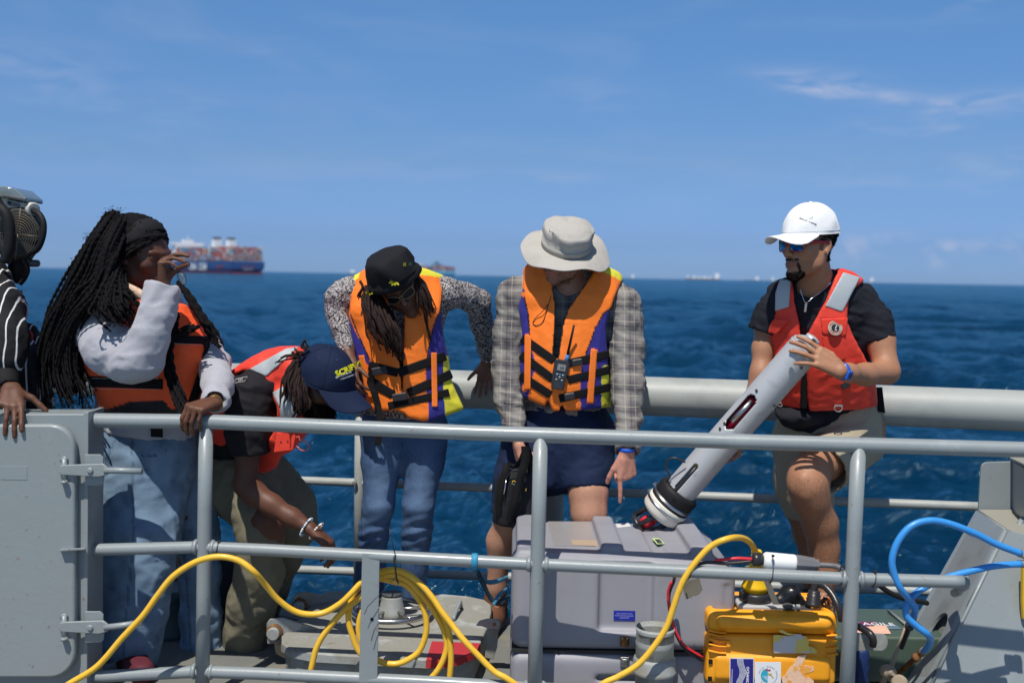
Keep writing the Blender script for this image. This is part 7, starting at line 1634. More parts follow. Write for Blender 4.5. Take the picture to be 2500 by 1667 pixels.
# chamfered ends of the lid top (right and left), front recess, raised ribs
def cham(p, n): lid.v = np.maximum(lid.v, ((X_ - p[0]) * n[0] + (Y_ - p[1]) * n[1] + (Zz_ - p[2]) * n[2]).astype(np.float32))
cham((xr - .002, 0, ztop - .055), unit((.55, 0, .83))); cham((0, yf + .005, ztop - .022), unit((0, -.5, .86))); cham((xl + .004, 0, ztop - .02), unit((-.6, 0, .8)))
pa = lambda x, y, z: P(x, y, DC)
rx0, rx1 = P(*c7(735, 1100), DC).x, P(*c7(1045, 1100), DC).x; rz0, rz1 = P(900, 1530, DC).z, P(900, 1366, DC).z
sdbox(lid, (rx0, yf - .05, rz0), (rx1, yf + .028, rz1), .012, 's', .018)
for fx in (.02, .40, .80):
    x0 = xl + fx * 2 * hw; lo, hi = (x0, yf + .05, ztop - .03), (x0 + .085, YB - .03, ztop + .032); sdbox(lid, lo, hi, .012, 'u', .010)
for fx in (.60,): sdbox(lid, (xl + fx * 2 * hw + .03, yf + .09, ztop - .012), (xl + fx * 2 * hw + .085, YB - .09, ztop + .05), .008, 's', .012)
for x in (.955,): sdbox(lid, (xl + x * 2 * hw - .01, yf - .02, zs + .02), (xl + x * 2 * hw + .012, yf + .008, ztop - .10), .006, 's', .01)
def casecut(v, n): return v
finish(lid, 'lid', CASEM, case)
bs = roundbox((xl, yf - .003, .03), (xr, YB, zs - .003), .04, .009)
bs.XYZ = bs.grid((slice(None),) * 3); sdbox(bs, (P(1455, 1640, DC).x, yf - .05, .08), (P(1600, 1640, DC).x, yf + .03, P(900, 1640, DC).z), .012, 's', .015); finish(bs, 'base', CASEM, case)
q = MB(); q.box(((xl + xr) / 2, (yf + YB) / 2 + .002, zs), (hw - .004, 0, 0), (0, (YB - yf) / 2 - .006, 0), (0, 0, .006)); q.build('seal_strip', M('black_gasket', (.02, .02, .02), .6), case)
for yy in (1565, 1614):
    q = MB(); p = P(1525, yy, DC - .006); q.box(p, (.017, 0, 0), (0, .006, 0), (0, 0, .019)); q.box(p + Vector((0, -.006, -.002)), (.011, 0, 0), (0, .005, 0), (0, 0, .014)); o = q.build('latch', RUST if yy < 1600 else STEEL, case, bevel=.003)
    for sx in (-.009, .009): q = MB(); q.lathe(p + Vector((sx, -.006, .013)), (0, -1, 0), [(0, .0032), (.0015, .0028)], 10); q.build('rivet', STEEL, o)
LB = M('blue_label', (.012, .02, .30), .45)
q = MB(); p = P(*c7(880, 1180), DC + .026); q.box(p, (.0405, 0, 0), (0, .0012, 0), (0, 0, .0185)); lb_ = q.build('label', LB, case); 
LW = M('label_white_print', (.40, .45, .72), .6)
for i, (s_, off) in enumerate((('Upper Ocean Processes', .008), ('Woods Hole Oceanographic', .000), ('508-289-0000', -.008))): text(s_.upper() if 0 else s_, .0062, p + Vector((0, -.0016, off)), (1, 0, 0), (0, 0, 1), LW, lb_, depth=.0002)
topP = lambda x, y, dz=0: Z(*c7(x, y), ztop + dz)
for pts, m, nm, dz in ((((1038, 735), (1080, 735), (1112, 768), (1068, 770)), M('lime_sticker', (.45, .60, .25), .5), 'sticker', .0015), (((1055, 742), (1082, 742), (1100, 764), (1072, 764)), BLACKP, 'sticker_print', .003),
                       (((830, 655), (905, 648), (918, 668), (840, 675)), M('white_scrap', (.6, .6, .6), .8), 'paper_scrap', .0015), (((440, 640), (700, 640), (775, 780), (480, 780)), M('clear_tape', (.29, .28, .28), .3, bump=(20, 1.)), 'tape', .0015), (((570, 745), (745, 748), (772, 782), (585, 775)), M('brown_tape', (.40, .30, .21), .6), 'tape', .0032)):
    q = MB(); q.slab([topP(x, y, dz) for x, y in pts], (0, 0, -.001)); q.build(nm, m, case)
q = MB(); q.slab([P(*c7(1225, 985), 4.03), P(*c7(1310, 965), 4.03), P(*c7(1330, 1030), 4.04), P(*c7(1310, 1060), 4.04), P(*c7(1235, 1088), 4.04), P(*c7(1218, 1040), 4.03)], (0, .0015, 0)); tg = q.build('cardboard_tag', M('kraft_cardboard', (.70, .52, .32), .8, bump=(90, .5)), None); tag(tg, 'torn piece of brown cardboard tag hanging below the middle rail by the yellow cable', 'tag')
q = MB(); q.tube([P(*c7(1250, 960), 4.05), P(*c7(1228, 1030), 4.035), P(*c7(1245, 1085), 4.035)], .0015, 6); q.build('string', BLACKP, tg)
# ---- grey capped pipe in front of the case
jar = thing('capped_pipe', 'short grey capped pipe standing in front of the grey case', 'pipe')
pj = P(1598, 1608, 4.13); q = MB(); q.lathe((pj.x, pj.y, pj.z - .052), (0, 0, 1), [(0, .079), (.004, .082), (.016, .082), (.020, .079), (.050, .079), (.060, .075), (.066, .060), (.068, .058), (.069, .03)], 36); q.build('cap', HATCH, jar)
q = MB(); q.lathe((pj.x, pj.y, 0), (0, 0, 1), [(0, .070), (.25, .070), (.26, .0725), (.27, .070), (.30, .070), (.31, .0725), (.32, .070), (pj.z - .05, .070)], 32); q.build('pipe', HATCH, jar)
# ---- yellow instrument case
c9 = lambda x, y: (1700 + x * .2467, 1280 + y * .2467)
yc = thing('instrument_case', 'yellow orange rugged instrument case with stickers behind the right railing post', 'case')
DY = 4.13
yx0, yx1 = P(*c9(108, 1300), DY).x, P(*c9(1405, 1300), DY).x; yzt = P(*c9(700, 850), DY + .03).z; zl = P(*c9(700, 1105), DY).z
W = lambda x, y: P(*c9(x, y), DY)
ly = roundbox((yx0, DY + .012, zl + .002), (yx1, DY + .30, yzt), .022, .0055)
sdbox(ly, (W(225, 0).x, DY - .012, zl + .022), (W(1390, 0).x, DY + .29, W(0, 885).z), .026, 'u', .004)
sdbox(ly, (yx0 + .03, DY + .05, yzt - .02), (yx1 - .04, DY + .24, yzt + .012), .012, 's', .004)
finish(ly, 'lid', ORC, yc)
by = roundbox((yx0, DY + .014, .10), (yx1, DY + .30, zl - .0015), .02, .0055); by.XYZ = by.grid((slice(None),) * 3)
sdbox(by, (W(225, 0).x, DY, .12), (W(1385, 0).x, DY + .29, W(0, 1290).z), .016, 'u', .004)
finish(by, 'base', ORC, yc)
for y in (1075, 1105, 1155, 1210, 1275):
    q = MB(); q.slab([W(125, y - 30), W(150, y - 28), W(230, y - 8), W(300, y - 6), W(300, y + 5), W(225, y + 3), W(150, y - 12), W(125, y - 18)], (0, .03, 0)); q.build('ridge', ORC, yc, bevel=.002)
for y in (1100, 1165, 1225, 1290):
    q = MB(); q.slab([W(1290, y - 4), W(1370, y - 10), W(1408, y - 12), W(1408, y), W(1370, y + 6), W(1290, y + 8)], (0, .03, 0)); q.build('ridge', ORC, yc, bevel=.002)
q = MB(); q.slab([W(300, 1150), W(338, 1155), W(338, 1212), W(300, 1212)], (0, .02, 0)); q.build('latch_stop', ORC, yc, bevel=.002)
for x, y in ((147, 1190), (147, 1365), (140, 1535)): q = MB(); q.box(W(x, y) + Vector((0, .012, 0)), (.007, 0, 0), (0, .004, 0), (0, 0, .008)); q.build('hinge_hole', M('hole_dark', (.01, .01, .01), .9), yc)
def sticker(name, pts, m, d=DY - .002, th=.0012): q = MB(); q.slab([P(*c9(x, y), d) for x, y in pts], (0, th, 0)); return q.build(name, m, yc)
ds = DY - .0015
PAPER = M('scuffed_white_sticker', (.62, .58, .56), .6, bump=(80, 1.), var=[(14, (.78, .58, .08), .52, .56, .9), (30, (.40, .36, .34), .6, .7, .6)])
sticker('torn_sticker', ((762, 1095), (800, 1090), (900, 1102), (1000, 1095), (1085, 1105), (1115, 1150), (1108, 1200), (1160, 1215), (1195, 1250), (1190, 1272), (900, 1270), (762, 1268)), PAPER, ds - .0008)
RS = M('sticker_residue', (.78, .52, .36), .7, bump=(80, 1.), var=[(26, (.80, .33, .03), .5, .58, .9)])
sticker('sticker_residue', ((1010, 1295), (1090, 1290), (1070, 1340), (1040, 1400), (1100, 1390), (1160, 1400), (1165, 1440), (1120, 1465), (1060, 1480), (1100, 1500), (1160, 1540), (1180, 1640), (860, 1640), (845, 1510), (880, 1490), (920, 1420), (965, 1380), (985, 1330)), RS, ds)
sticker('sticker_residue', ((810, 1045), (850, 1040), (900, 1070), (960, 1082), (1040, 1085), (1040, 1098), (900, 1092), (830, 1065)), PAPER, DY - .014)
s1 = sticker('blue_sticker', ((330, 1322), (345, 1316), (560, 1320), (572, 1330), (570, 1700), (328, 1700)), M('sticker_rim', (.65, .66, .70), .5), ds); sticker('blue_sticker_field', ((338, 1326), (564, 1330), (562, 1700), (336, 1700)), M('sticker_navy', (.018, .018, .20), .4), ds - .0008)
SW_ = M('sticker_white', (.75, .76, .78), .5)
o1 = P(*c9(545, 1480), ds - .0014); text('OCEANSCIENCE', .0135, P(*c9(505, 1535), ds - .0015), (0, 0, -1), (1, 0, 0), SW_, s1, bold=.0003); text('WWW.OCEANSCIENCE.COM', .0052, P(*c9(352, 1520), ds - .0015), (0, 0, -1), (1, 0, 0), SW_, s1)
q = MB()
for k in range(6):
    pts = [P(*c9(x + k * 11, y), ds - .0014) for x, y in ((405, 1322), (412, 1380), (432, 1440), (425, 1500), (400, 1560), (392, 1700))]; sp_ = spline(pts, 6)
    for a, b in zip(sp_[:-1], sp_[1:]): q.slab([a - Vector((.0009, 0, 0)), a + Vector((.0009, 0, 0)), b + Vector((.0009, 0, 0)), b - Vector((.0009, 0, 0))], (0, .0004, 0))
tag(q.build('wave_lines', SW_, s1), kind='stuff')
s2 = sticker('round_logo_sticker', ((580, 1357), (838, 1360), (836, 1700), (578, 1700)), SW_, ds - .0002)
cc0 = P(*c9(708, 1490), ds - .0016); q = MB(); R0 = .0262
arc = [cc0 + Vector((R0 * math.cos(t), 0, R0 * math.sin(t))) for t in np.linspace(math.pi / 2, math.pi * 1.5, 20)]; q.slab([cc0] + arc, (0, .0005, 0)); q.build('logo_sea', M('logo_teal', (.03, .38, .52), .5), s2)
for i, ch in enumerate('UPPER OCEAN PROCESSES GROUP'):
    t = rad(165 - i * 11.5)
    if ch != ' ': text(ch, .0058, cc0 + Vector((math.cos(t) * .0335, -.0002, math.sin(t) * .0335)), (math.sin(t), 0, -math.cos(t)), (math.cos(t), 0, math.sin(t)), M('logo_black', (.02, .02, .03), .6), s2, depth=.0002)
q = MB(); q.slab([cc0 + Vector((x, -.0004, z)) for x, z in ((-.011, .020), (-.005, .024), (-.005, .022), (.004, .022), (.004, .024), (.011, .020), (.004, .016), (.004, .018), (-.005, .018), (-.005, .016))], (0, .0004, 0)); q.build('logo_arrow', M('logo_red', (.55, .03, .03), .6), s2)
q = MB(); q.slab([cc0 + Vector((x, -.0004, z)) for x, z in ((0, .008), (.014, .008), (.012, .002), (.002, .002))], (0, .0004, 0)); q.build('logo_buoy', M('logo_gold', (.65, .42, .05), .6), s2)
q = MB(); q.slab([cc0 + Vector((x, -.0004, z)) for x, z in ((.012, .004), (.022, -.008), (.020, -.010), (.010, .002))], (0, .0004, 0)); q.build('logo_tether', M('logo_gold', (.65, .42, .05), .6), s2)
for k in range(5): q = MB(); q.slab([cc0 + Vector((x, -.0008, z)) for x, z in ((-.004 - k * .004, -.002), (-.0025 - k * .004, -.002), (-.001 - k * .0035, -.020 + k * .003), (-.0025 - k * .0035, -.020 + k * .003))], (0, .0003, 0)); q.build('logo_line', SW_, s2)
# things standing on the yellow case: socket plate, plug, bracket, sockets
pl = thing('power_plug', 'yellow plug in a black collar standing on top of the yellow case', 'plug')
pc = P(*c9(583, 760), DY + .14); zt = yzt + .0
q = MB(); q.box((pc.x + .012, DY + .14, zt - .004), (.088 * 1.0, 0, 0), (0, .075, 0), (0, 0, .010)); q.build('socket_plate', M('pale_grey_plate', (.42, .42, .41), .5), pl, bevel=.006)
zb = zt + .006; bx = Vector((pc.x, DY + .14, zb))
q = MB(); q.lathe(bx, (0, 0, 1), [(0, .058), (.006, .062), (.030, .062), (.034, .058), (.036, .045)], 30); q.build('collar', BLACKP, pl)
q = MB(); q.lathe(bx, (0, 0, 1), [(.030, .046), (.046, .046), (.050, .054), (.060, .052), (.080, .042), (.10, .043), (.125, .043), (.127, .028), (.16, .022), (.19, .020), (.195, .016)], 28); q.build('body', YELP, pl)
for k in range(3): q = MB(); q.lathe(bx + Vector((0, 0, .158 + k * .012)), (0, 0, 1), [(0, .0228 - k * .0006), (.004, .0228 - k * .0006)], 20); q.build('grip_ring', BLACKP, pl)
plugtop = bx + Vector((0, 0, .19))
q = MB(); a, b = P(*c9(700, 560), DY + .02), P(*c9(790, 790), DY + .05); q.slab([a + Vector((-.012, 0, 0)), a + Vector((.012, 0, 0)), b + Vector((.012, 0, 0)), b + Vector((-.012, 0, 0))], (0, .004, 0)); fl = q.build('flat_metal_strip', M('khaki_grey_steel', (.27, .26, .22), .6), None); tag(fl, 'thin grey metal strip slanting down onto the yellow case beside the plug', 'metal strip')
cb = thing('rubber_connector_cover', 'black rubber connector cover and pouch on top of the yellow case', 'connector')
S_ = SDF(A3(P(*c9(900, 740), DY + .12)) - .14, A3(P(*c9(900, 740), DY + .12)) + .14, .006); S_.cap(q3(*c9(830, 760), DY + .12), q3(*c9(940, 680), DY + .12), .030, .030, .02); S_.cap(q3(*c9(960, 680), DY + .12), q3(*c9(1060, 800), DY + .12), .022, .018, .02); S_.cap(q3(*c9(880, 650), DY + .13), q3(*c9(920, 640), DY + .13), .018, .014, .015)
finish(S_, 'pouch', M('black_wet_rubber', (.010, .010, .012), .30), cb, [(.004, 40, dict(seed=3))])
q = MB(); q.box(P(*c9(930, 825), DY + .10), (.075, 0, 0), (0, .06, 0), (0, 0, .010)); q.build('lid_plate', M('dark_grey_plastic', (.06, .06, .065), .5), cb, bevel=.005)
q = MB(); q.lathe(P(*c9(905, 815), DY + .04), (0, 0, 1), [(0, .020), (.010, .019), (.012, .015)], 20); q.build('knob', M('dark_grey_plastic', (.06, .06, .065), .5), cb)
for x in (955, 1008): q = MB(); q.box(P(*c9(x, 808), DY + .035), (.007, 0, 0), (0, .006, 0), (0, 0, .006)); q.build('clip', M('pale_grey_plate', (.42, .42, .41), .5), cb, bevel=.001)
bc = thing('black_elbow_connector', 'black threaded cable connector with a bent black cable on the yellow case', 'connector')
pb = P(*c9(1155, 800), DY + .08); q = MB(); q.lathe(pb, (.05, 0, 1), [(0, .030), (.012, .030), (.014, .026), (.026, .028), (.028, .024), (.040, .026), (.042, .022), (.055, .022), (.06, .014)], 22); q.build('threaded_body', BLACKP, bc)
q = MB(); q.tube(spline([pb + Vector((0, 0, .05)), P(*c9(1160, 650), DY + .08), P(*c9(1200, 590), DY + .08), P(*c9(1270, 610), DY + .06), P(*c9(1350, 700), DY + .03), P(*c9(1410, 830), DY + .0), P(*c9(1440, 950), DY - .0)], 6), .0135, 12); q.build('cable', BLACKP, bc)
rp = thing('patterned_cord', 'small bundle of orange and black cord beside the black cable on the yellow case', 'cord')
rg = random.Random(6)
for k in range(9):
    q = MB(); p = [P(*c9(1290 + rg.uniform(-60, 60), 770 + rg.uniform(-55, 55)), DY + .09 + rg.uniform(-.01, .01)) for _ in range(4)]; q.tube(spline(p, 5), .0030, 6); q.build('cord_loop', M('orange_cord', (.62, .20, .06), .7) if k % 2 else BLACKP, rp)
# inline connector tied on the middle rail
ic = thing('inline_connector', 'white and grey inline cable connector tied on top of the middle rail', 'connector')
A_, B_2 = P(*c9(655, 352), 4.03), P(*c9(1200, 400), 4.03); dd = (B_2 - A_).normalized()
q = MB(); q.lathe(A_, dd, [(0, .012), (.004, .026), (.012, .0305), (.095 + .018, .0305), (.118, .028)], 28); q.build('white_housing', WHITE, ic)
q = MB(); q.lathe(A_ + dd * .118, dd, [(0, .030), (.004, .031), (.03, .029), (.055, .026), (.068, .025), (.069, .021), (.082, .021), (.084, .013)], 8, smooth=False); q.build('grey_body', M('worn_grey_plastic', (.13, .13, .14), .6, bump=(60, .5)), ic)
q = MB(); q.lathe(A_, -dd, [(-.006, .018), (.006, .018), (.008, .024), (.022, .025), (.034, .025), (.036, .018), (.04, .012)], 12); q.build('gland_nut', BLACKP, ic)
q = MB(); q.tube(spline([A_ + dd * .19, P(*c9(1330, 405), 4.02), P(*c9(1420, 425), 4.0), P(*c9(1450, 500), 4.0)], 6), .0095, 10); q.build('grey_cable', M('worn_grey_plastic', (.13, .13, .14), .6), ic)
q = MB(); q.tube(spline([A_ - dd * .03, P(*c9(400, 335), 4.03), P(*c9(180, 355), 4.035)], 6), .0062, 8); q.build('red_wire', REDP, ic)
q = MB(); q.tube(spline([A_ - dd * .03 - Vector((0, 0, .006)), P(*c9(300, 385), 4.03), P(*c9(100, 375), 4.03), P(1680, 1384, 4.02), P(1650, 1400, 4.06), P(*c7(1165, 980), 4.12), P(*c7(1135, 1080), 4.13), P(*c7(1165, 1250), 4.13), P(*c7(1230, 1370), 4.13), P(*c7(1330, 1440), 4.14)], 6), .0065, 8); q.build('black_wire', BLACKP, ic)
q = MB(); q.tube(spline([P(*c7(1150, 985), 4.11), P(*c7(1130, 1060), 4.12), P(*c7(1150, 1200), 4.12), P(*c7(1215, 1340), 4.12), P(*c7(1330, 1420), 4.13)], 6), .0048, 8); q.build('red_wire', REDP, ic)
def ziptie(x, y, lab, hgt=.055, tail=None, sl=0):
    D = DR(x); p = P(x, y, D); q = MB(); R_ = .0255; ax = Vector((1, 0, sl)).normalized()
    v = [p + Vector((0, math.cos(t) * R_ , (math.sin(t) * (R_ if math.sin(t) < 0 else hgt)))) + ax * .004 * math.sin(t) for t in np.linspace(0, 6.283, 25)[:-1]]
    q.tube(v + [v[0]], .0035, 6, caps=False, flat=.4); o = thing('cable_tie', lab, 'cable tie'); q.build('loop', BLACKP, o); q = MB(); q.box(v[6] + Vector((0, -.006, 0)), (.005, 0, 0), (0, .005, 0), (0, 0, .004)); q.build('head', BLACKP, o, bevel=.001)
    if tail: q = MB(); q.tube([v[6]] + tail, .0018, 5); q.build('tail', BLACKP, o)
    return o
ziptie(1882, 1404, 'black cable tie round the middle rail and the white connector', .072); ziptie(2052, 1411, 'black cable tie on the middle rail left of the right post', .045); ziptie(2132, 1414, 'black cable tie on the middle rail right of the right post', .03)
ziptie(1684, 1394, 'thin black cable tie on the middle rail above the cardboard tag', .026); ziptie(533, 1338, 'black cable tie holding the yellow cable under the middle rail by the left post', .026)
# ---- yellow cable
yl = thing('yellow_cable', 'long yellow cable tied along the railing and coiled in the middle', 'cable')
k4 = lambda x, y: (640 + x * .2551, 1360 + y * .2551)
def ycab(name, pts, D, r=.0113): q = MB(); q.tube(spline([P(p[0], p[1], p[2] if len(p) > 2 else D) for p in pts], 7), r, 12); return q.build(name, YEL, yl)
ycab('cable', [(90, 1720), (170, 1668), (238, 1625), (298, 1557), (349, 1502), (383, 1455), (421, 1408), (468, 1376), (510, 1361), (549, 1359), (587, 1370), (621, 1396), (648, 1427, 4.07), (678, 1462, 4.1), (717, 1490, 4.12), (755, 1499, 4.13), (793, 1494, 4.14), (831, 1472, 4.14), (857, 1448, 4.14), (k4(950, 240) + (4.15,)), (k4(1050, 175) + (4.16,)), (k4(1150, 135) + (4.16,)), (k4(1270, 120) + (4.15,)), (k4(1400, 165) + (4.14,)), (k4(1530, 270) + (4.13,)), (k4(1640, 400) + (4.12,)), (k4(1720, 520) + (4.11,)), (k4(1820, 650) + (4.1,)), (k4(1930, 790) + (4.08,)), (k4(2080, 950) + (4.07,)), (k4(2220, 1090) + (4.06,)), (1240, 1657, 4.05), (1300, 1700, 4.05)], 4.02)
ycab('cable_coil', [k4(*p) for p in ((465, 1180), (465, 1100), (485, 1000), (515, 880), (575, 760), (680, 620), (790, 500), (880, 430), (960, 360), (1060, 230), (1150, 180), (1260, 170), (1390, 220), (1500, 330), (1600, 450), (1690, 590), (1750, 730), (1765, 870), (1710, 1030), (1620, 1150), (1530, 1200))], 4.165)
ycab('cable_coil', [k4(*p) for p in ((1580, 330), (1680, 470), (1760, 620), (1795, 760), (1808, 950), (1800, 1100), (1785, 1240))], 4.15)
ycab('cable_coil', [k4(*p) for p in ((1030, 985), (950, 925), (905, 860), (868, 760), (828, 620), (835, 500), (865, 380), (930, 280), (1020, 220), (1130, 205), (1250, 230), (1370, 260), (1470, 360), (1540, 480), (1572, 620), (1560, 760), (1500, 900), (1400, 975), (1300, 1015), (1200, 1015), (1110, 985), (1010, 900), (950, 800), (925, 700), (932, 600), (960, 500))], 4.18)
ycab('cable_coil', [k4(*p) for p in ((1110, 1125), (1150, 1155), (1200, 1190))], 4.17)
ycab('cable', [(1440, 1700), (1473, 1668), (1511, 1650), (1558, 1621), (1596, 1578), (1626, 1532), (1643, 1485), (1656, 1446), (1673, 1408), (1703, 1366), (1737, 1332), (1779, 1314), (1813, 1313, 4.1), (1835, 1328, 4.18), (1846, 1350, 4.25), tuple(topx([A3(plugtop)])[0]) + (DY + .14,)], 4.0)
tt = thing('cable_tie', 'black cable tie with long tails hanging the yellow coil from the middle rail', 'cable tie')
q = MB(); q.tube(spline([P(967, 1355, 4.09), P(962, 1362, 4.07), P(965, 1385, 4.075), P(968, 1410, 4.10), P(972, 1424, 4.12)], 5), .0034, 6); q.build('loop', BLACKP, tt)
q = MB(); q.tube([P(966, 1360, 4.07), P(955, 1310, 4.08), P(950, 1285, 4.09)], .002, 5); q.build('tail', BLACKP, tt)
q = MB(); q.tube([P(*k4(1295, 245), 4.10), P(*k4(1270, 300), 4.10), P(*k4(1238, 382), 4.10)], .0026, 5); q.build('tail', BLACKP, tt)
q = MB(); q.tube([P(*k4(1280, 180), 4.08), P(*k4(1130, 350), 4.07), P(*k4(1010, 470), 4.06), P(*k4(978, 545), 4.06)], .0013, 5); q.build('tail', BLACKP, tt)
q = MB(); q.tube([P(*k4(1108, 640), 4.075), P(*k4(1070, 700), 4.07), P(*k4(1045, 797), 4.07)], .0015, 5); q.build('tail', BLACKP, tt)
# ---- blue strap tied on the middle rail
bs_ = thing('blue_strap', 'faded blue webbing strap looped round the middle rail and tied to the case', 'strap')
BST = M('faded_blue_webbing', (.05, .17, .27), .8, bump=(300, .5), var=[(30, (.03, .06, .09), .5, .65, .7)])
q = MB(); p = P(1159, 1370, DR(1159)); v = [p + Vector((0, math.cos(t) * .026, math.sin(t) * .027)) for t in np.linspace(0, 6.283, 25)]; 
q.tube(v, .0125, 10, caps=False, flat=.28, up=(0, 1, 0)); q.build('rail_loop', M('bright_blue_tape', (.02, .22, .38), .6, var=[(40, (.05, .30, .45), .5, .6, .7)]), bs_)
def ribbon(name, pts, w_, m, par, side=None):
    """flat webbing through points"""
    pts = spline(pts, 6); q = MB(); v = []
    for i, p in enumerate(pts):
        t = (pts[min(i + 1, len(pts) - 1)] - pts[max(i - 1, 0)]).normalized(); s_ = t.cross(Vector(side or (0, 1, 0))).normalized(); s_ = (s_ + Vector((0, .35 * math.sin(i * .5), 0))).normalized(); v += [p - s_ * w_ / 2, p + s_ * w_ / 2]
    n = len(pts); nrm = Vector((0, .0022, 0)); v2 = [q_ + nrm for q_ in v]
    f = [[2 * i, 2 * i + 1, 2 * i + 3, 2 * i + 2] for i in range(n - 1)]; q.add(v + v2, f + [[a + 2 * n for a in g[::-1]] for g in f] + [[2 * i, 2 * i + 2, 2 * i + 2 + 2 * n, 2 * i + 2 * n] for i in range(n - 1)] + [[2 * i + 1, 2 * i + 1 + 2 * n, 2 * i + 3 + 2 * n, 2 * i + 3] for i in range(n - 1)], True); return q.build(name, m, par)
ribbon('webbing', [P(1160, 1385, 4.07), P(1170, 1405, 4.09), P(1190, 1420, 4.12), P(1215, 1418, 4.14), P(1240, 1408, 4.18)], .017, BST, bs_)
ribbon('webbing', [P(1166, 1395, 4.08), P(1180, 1425, 4.10), P(1195, 1455, 4.12), P(1212, 1472, 4.13), P(1226, 1462, 4.16), P(1243, 1452, 4.19)], .017, M('dark_blue_webbing', (.02, .04, .06), .8), bs_)
ribbon('webbing', [P(1205, 1475, 4.12), P(1218, 1452, 4.14), P(1238, 1436, 4.18)], .013, BST, bs_)
# ---- hatch
h = thing('deck_hatch', 'raised grey deck hatch with a handwheel on its lid and a red painted corner', 'hatch')
zl_ = P(900, 1600, 4.30).z; 
tp = [(185, 745), (250, 690), (560, 345), (620, 322), (860, 312), (1700, 345), (1980, 370), (2130, 402), (2195, 450), (2195, 520), (2150, 680), (2090, 830), (2060, 900), (1900, 965), (1700, 1000), (1200, 975), (500, 935), (260, 890), (185, 830)]
top = [Z(*k4(x, y - (18 if y > 800 else 0)), zl_) for x, y in tp]
q = MB(); q.slab(top, (0, 0, -.030)); q.build('lid', WORN, h, bevel=.008, seg=3)
cen = sum(top, Vector()) / len(top); rim = [cen + (p - cen) * 1.004 for p in top]
n_ = len(top); q = MB(); v = [p + Vector((0, 0, -.006)) for p in rim] + [p + Vector((0, 0, -.034)) for p in rim]; q.add(v, [[i, i + n_, (i + 1) % n_ + n_, (i + 1) % n_] for i in range(n_)], True)
q.add([p + Vector((0, 0, -.034)) for p in rim], [list(range(n_))]); rimo = q.build('lid_rim', HATCH, h)
bm_ = [cen + Vector(((p.x - cen.x) * .965, (p.y - cen.y) * .95, 0)) for p in top]; q = MB(); q.slab([Vector((p.x, p.y, 0)) for p in bm_], (0, 0, zl_ - .03)); q.build('coaming', HATCH, h, bevel=.01, seg=3)
RP = M('red_deck_paint', (.42, .025, .03), .6, bump=(60, .8), var=[(26, (.33, .35, .35), .66, .70, .8)])
rp_ = [Z(*k4(x, y), zl_ + .0015) for x, y in ((1625, 800), (2085, 820), (2060, 880), (1900, 950), (1700, 985), (1570, 978))]
q = MB(); q.slab(rp_, (0, 0, -.002)); q.build('red_paint', RP, h)
q = MB(); sd_ = [Z(*k4(x, y), zl_ - .001) + Vector((0, -.004, 0)) for x, y in ((1568, 982), (1700, 988), (1900, 953), (2062, 886), (2092, 822))]; v = sd_ + [p + Vector((0, 0, -.030)) for p in sd_]; q.add(v, [[i, i + 5, i + 6, i + 1] for i in range(4)], True); q.build('red_paint_edge', RP, h)
wc = Z(*k4(1240, 505), zl_ + .035); wx = Z(*k4(1620, 520), zl_ + .035); Rw = (wx - wc).length * .97
hw_ = MB(); hw_.tube([wc + Vector((math.cos(t) * Rw, math.sin(t) * Rw, 0)) for t in np.linspace(0, 6.2832, 49)], .0115, 12, caps=False); wh = hw_.build('handwheel', STEEL, h)
for k in range(5): q = MB(); t = k * 6.283 / 5 + .35; q.tube([wc + Vector((math.cos(t) * .03, math.sin(t) * .03, .004)), wc + Vector((math.cos(t) * Rw, math.sin(t) * Rw, 0))], .0065, 10); q.build('spoke', STEEL, wh)
q = MB(); q.lathe(wc - Vector((0, 0, .035)), (0, 0, 1), [(0, .058), (.03, .056), (.035, .054), (.085, .045), (.09, .044), (.10, .042)], 30); q.build('hub', HATCH, wh); q = MB(); q.lathe(wc + Vector((0, 0, .064)), (0, 0, 1), [(0, .043), (.010, .043), (.013, .038)], 28); q.build('hub_cap', M('dark_worn_cap', (.05, .055, .06), .6, bump=(90, 1.)), wh)
for k in range(6): t = k * 6.283 / 6; q = MB(); q.lathe(wc + Vector((math.cos(t) * .060, math.sin(t) * .060, -.034)), (0, 0, 1), [(0, .008), (.008, .008)], 6); q.build('nut', RUST, wh)
q = MB(); q.tube(spline([Z(*k4(1835, 600), zl_), P(*k4(1835, 570), wc.y - .02), P(*k4(1875, 470), wc.y + .08), P(*k4(1895, 425), wc.y + .12), Z(*k4(1905, 480), zl_)], 6), .0085, 10); q.build('lifting_handle', GREY, h)
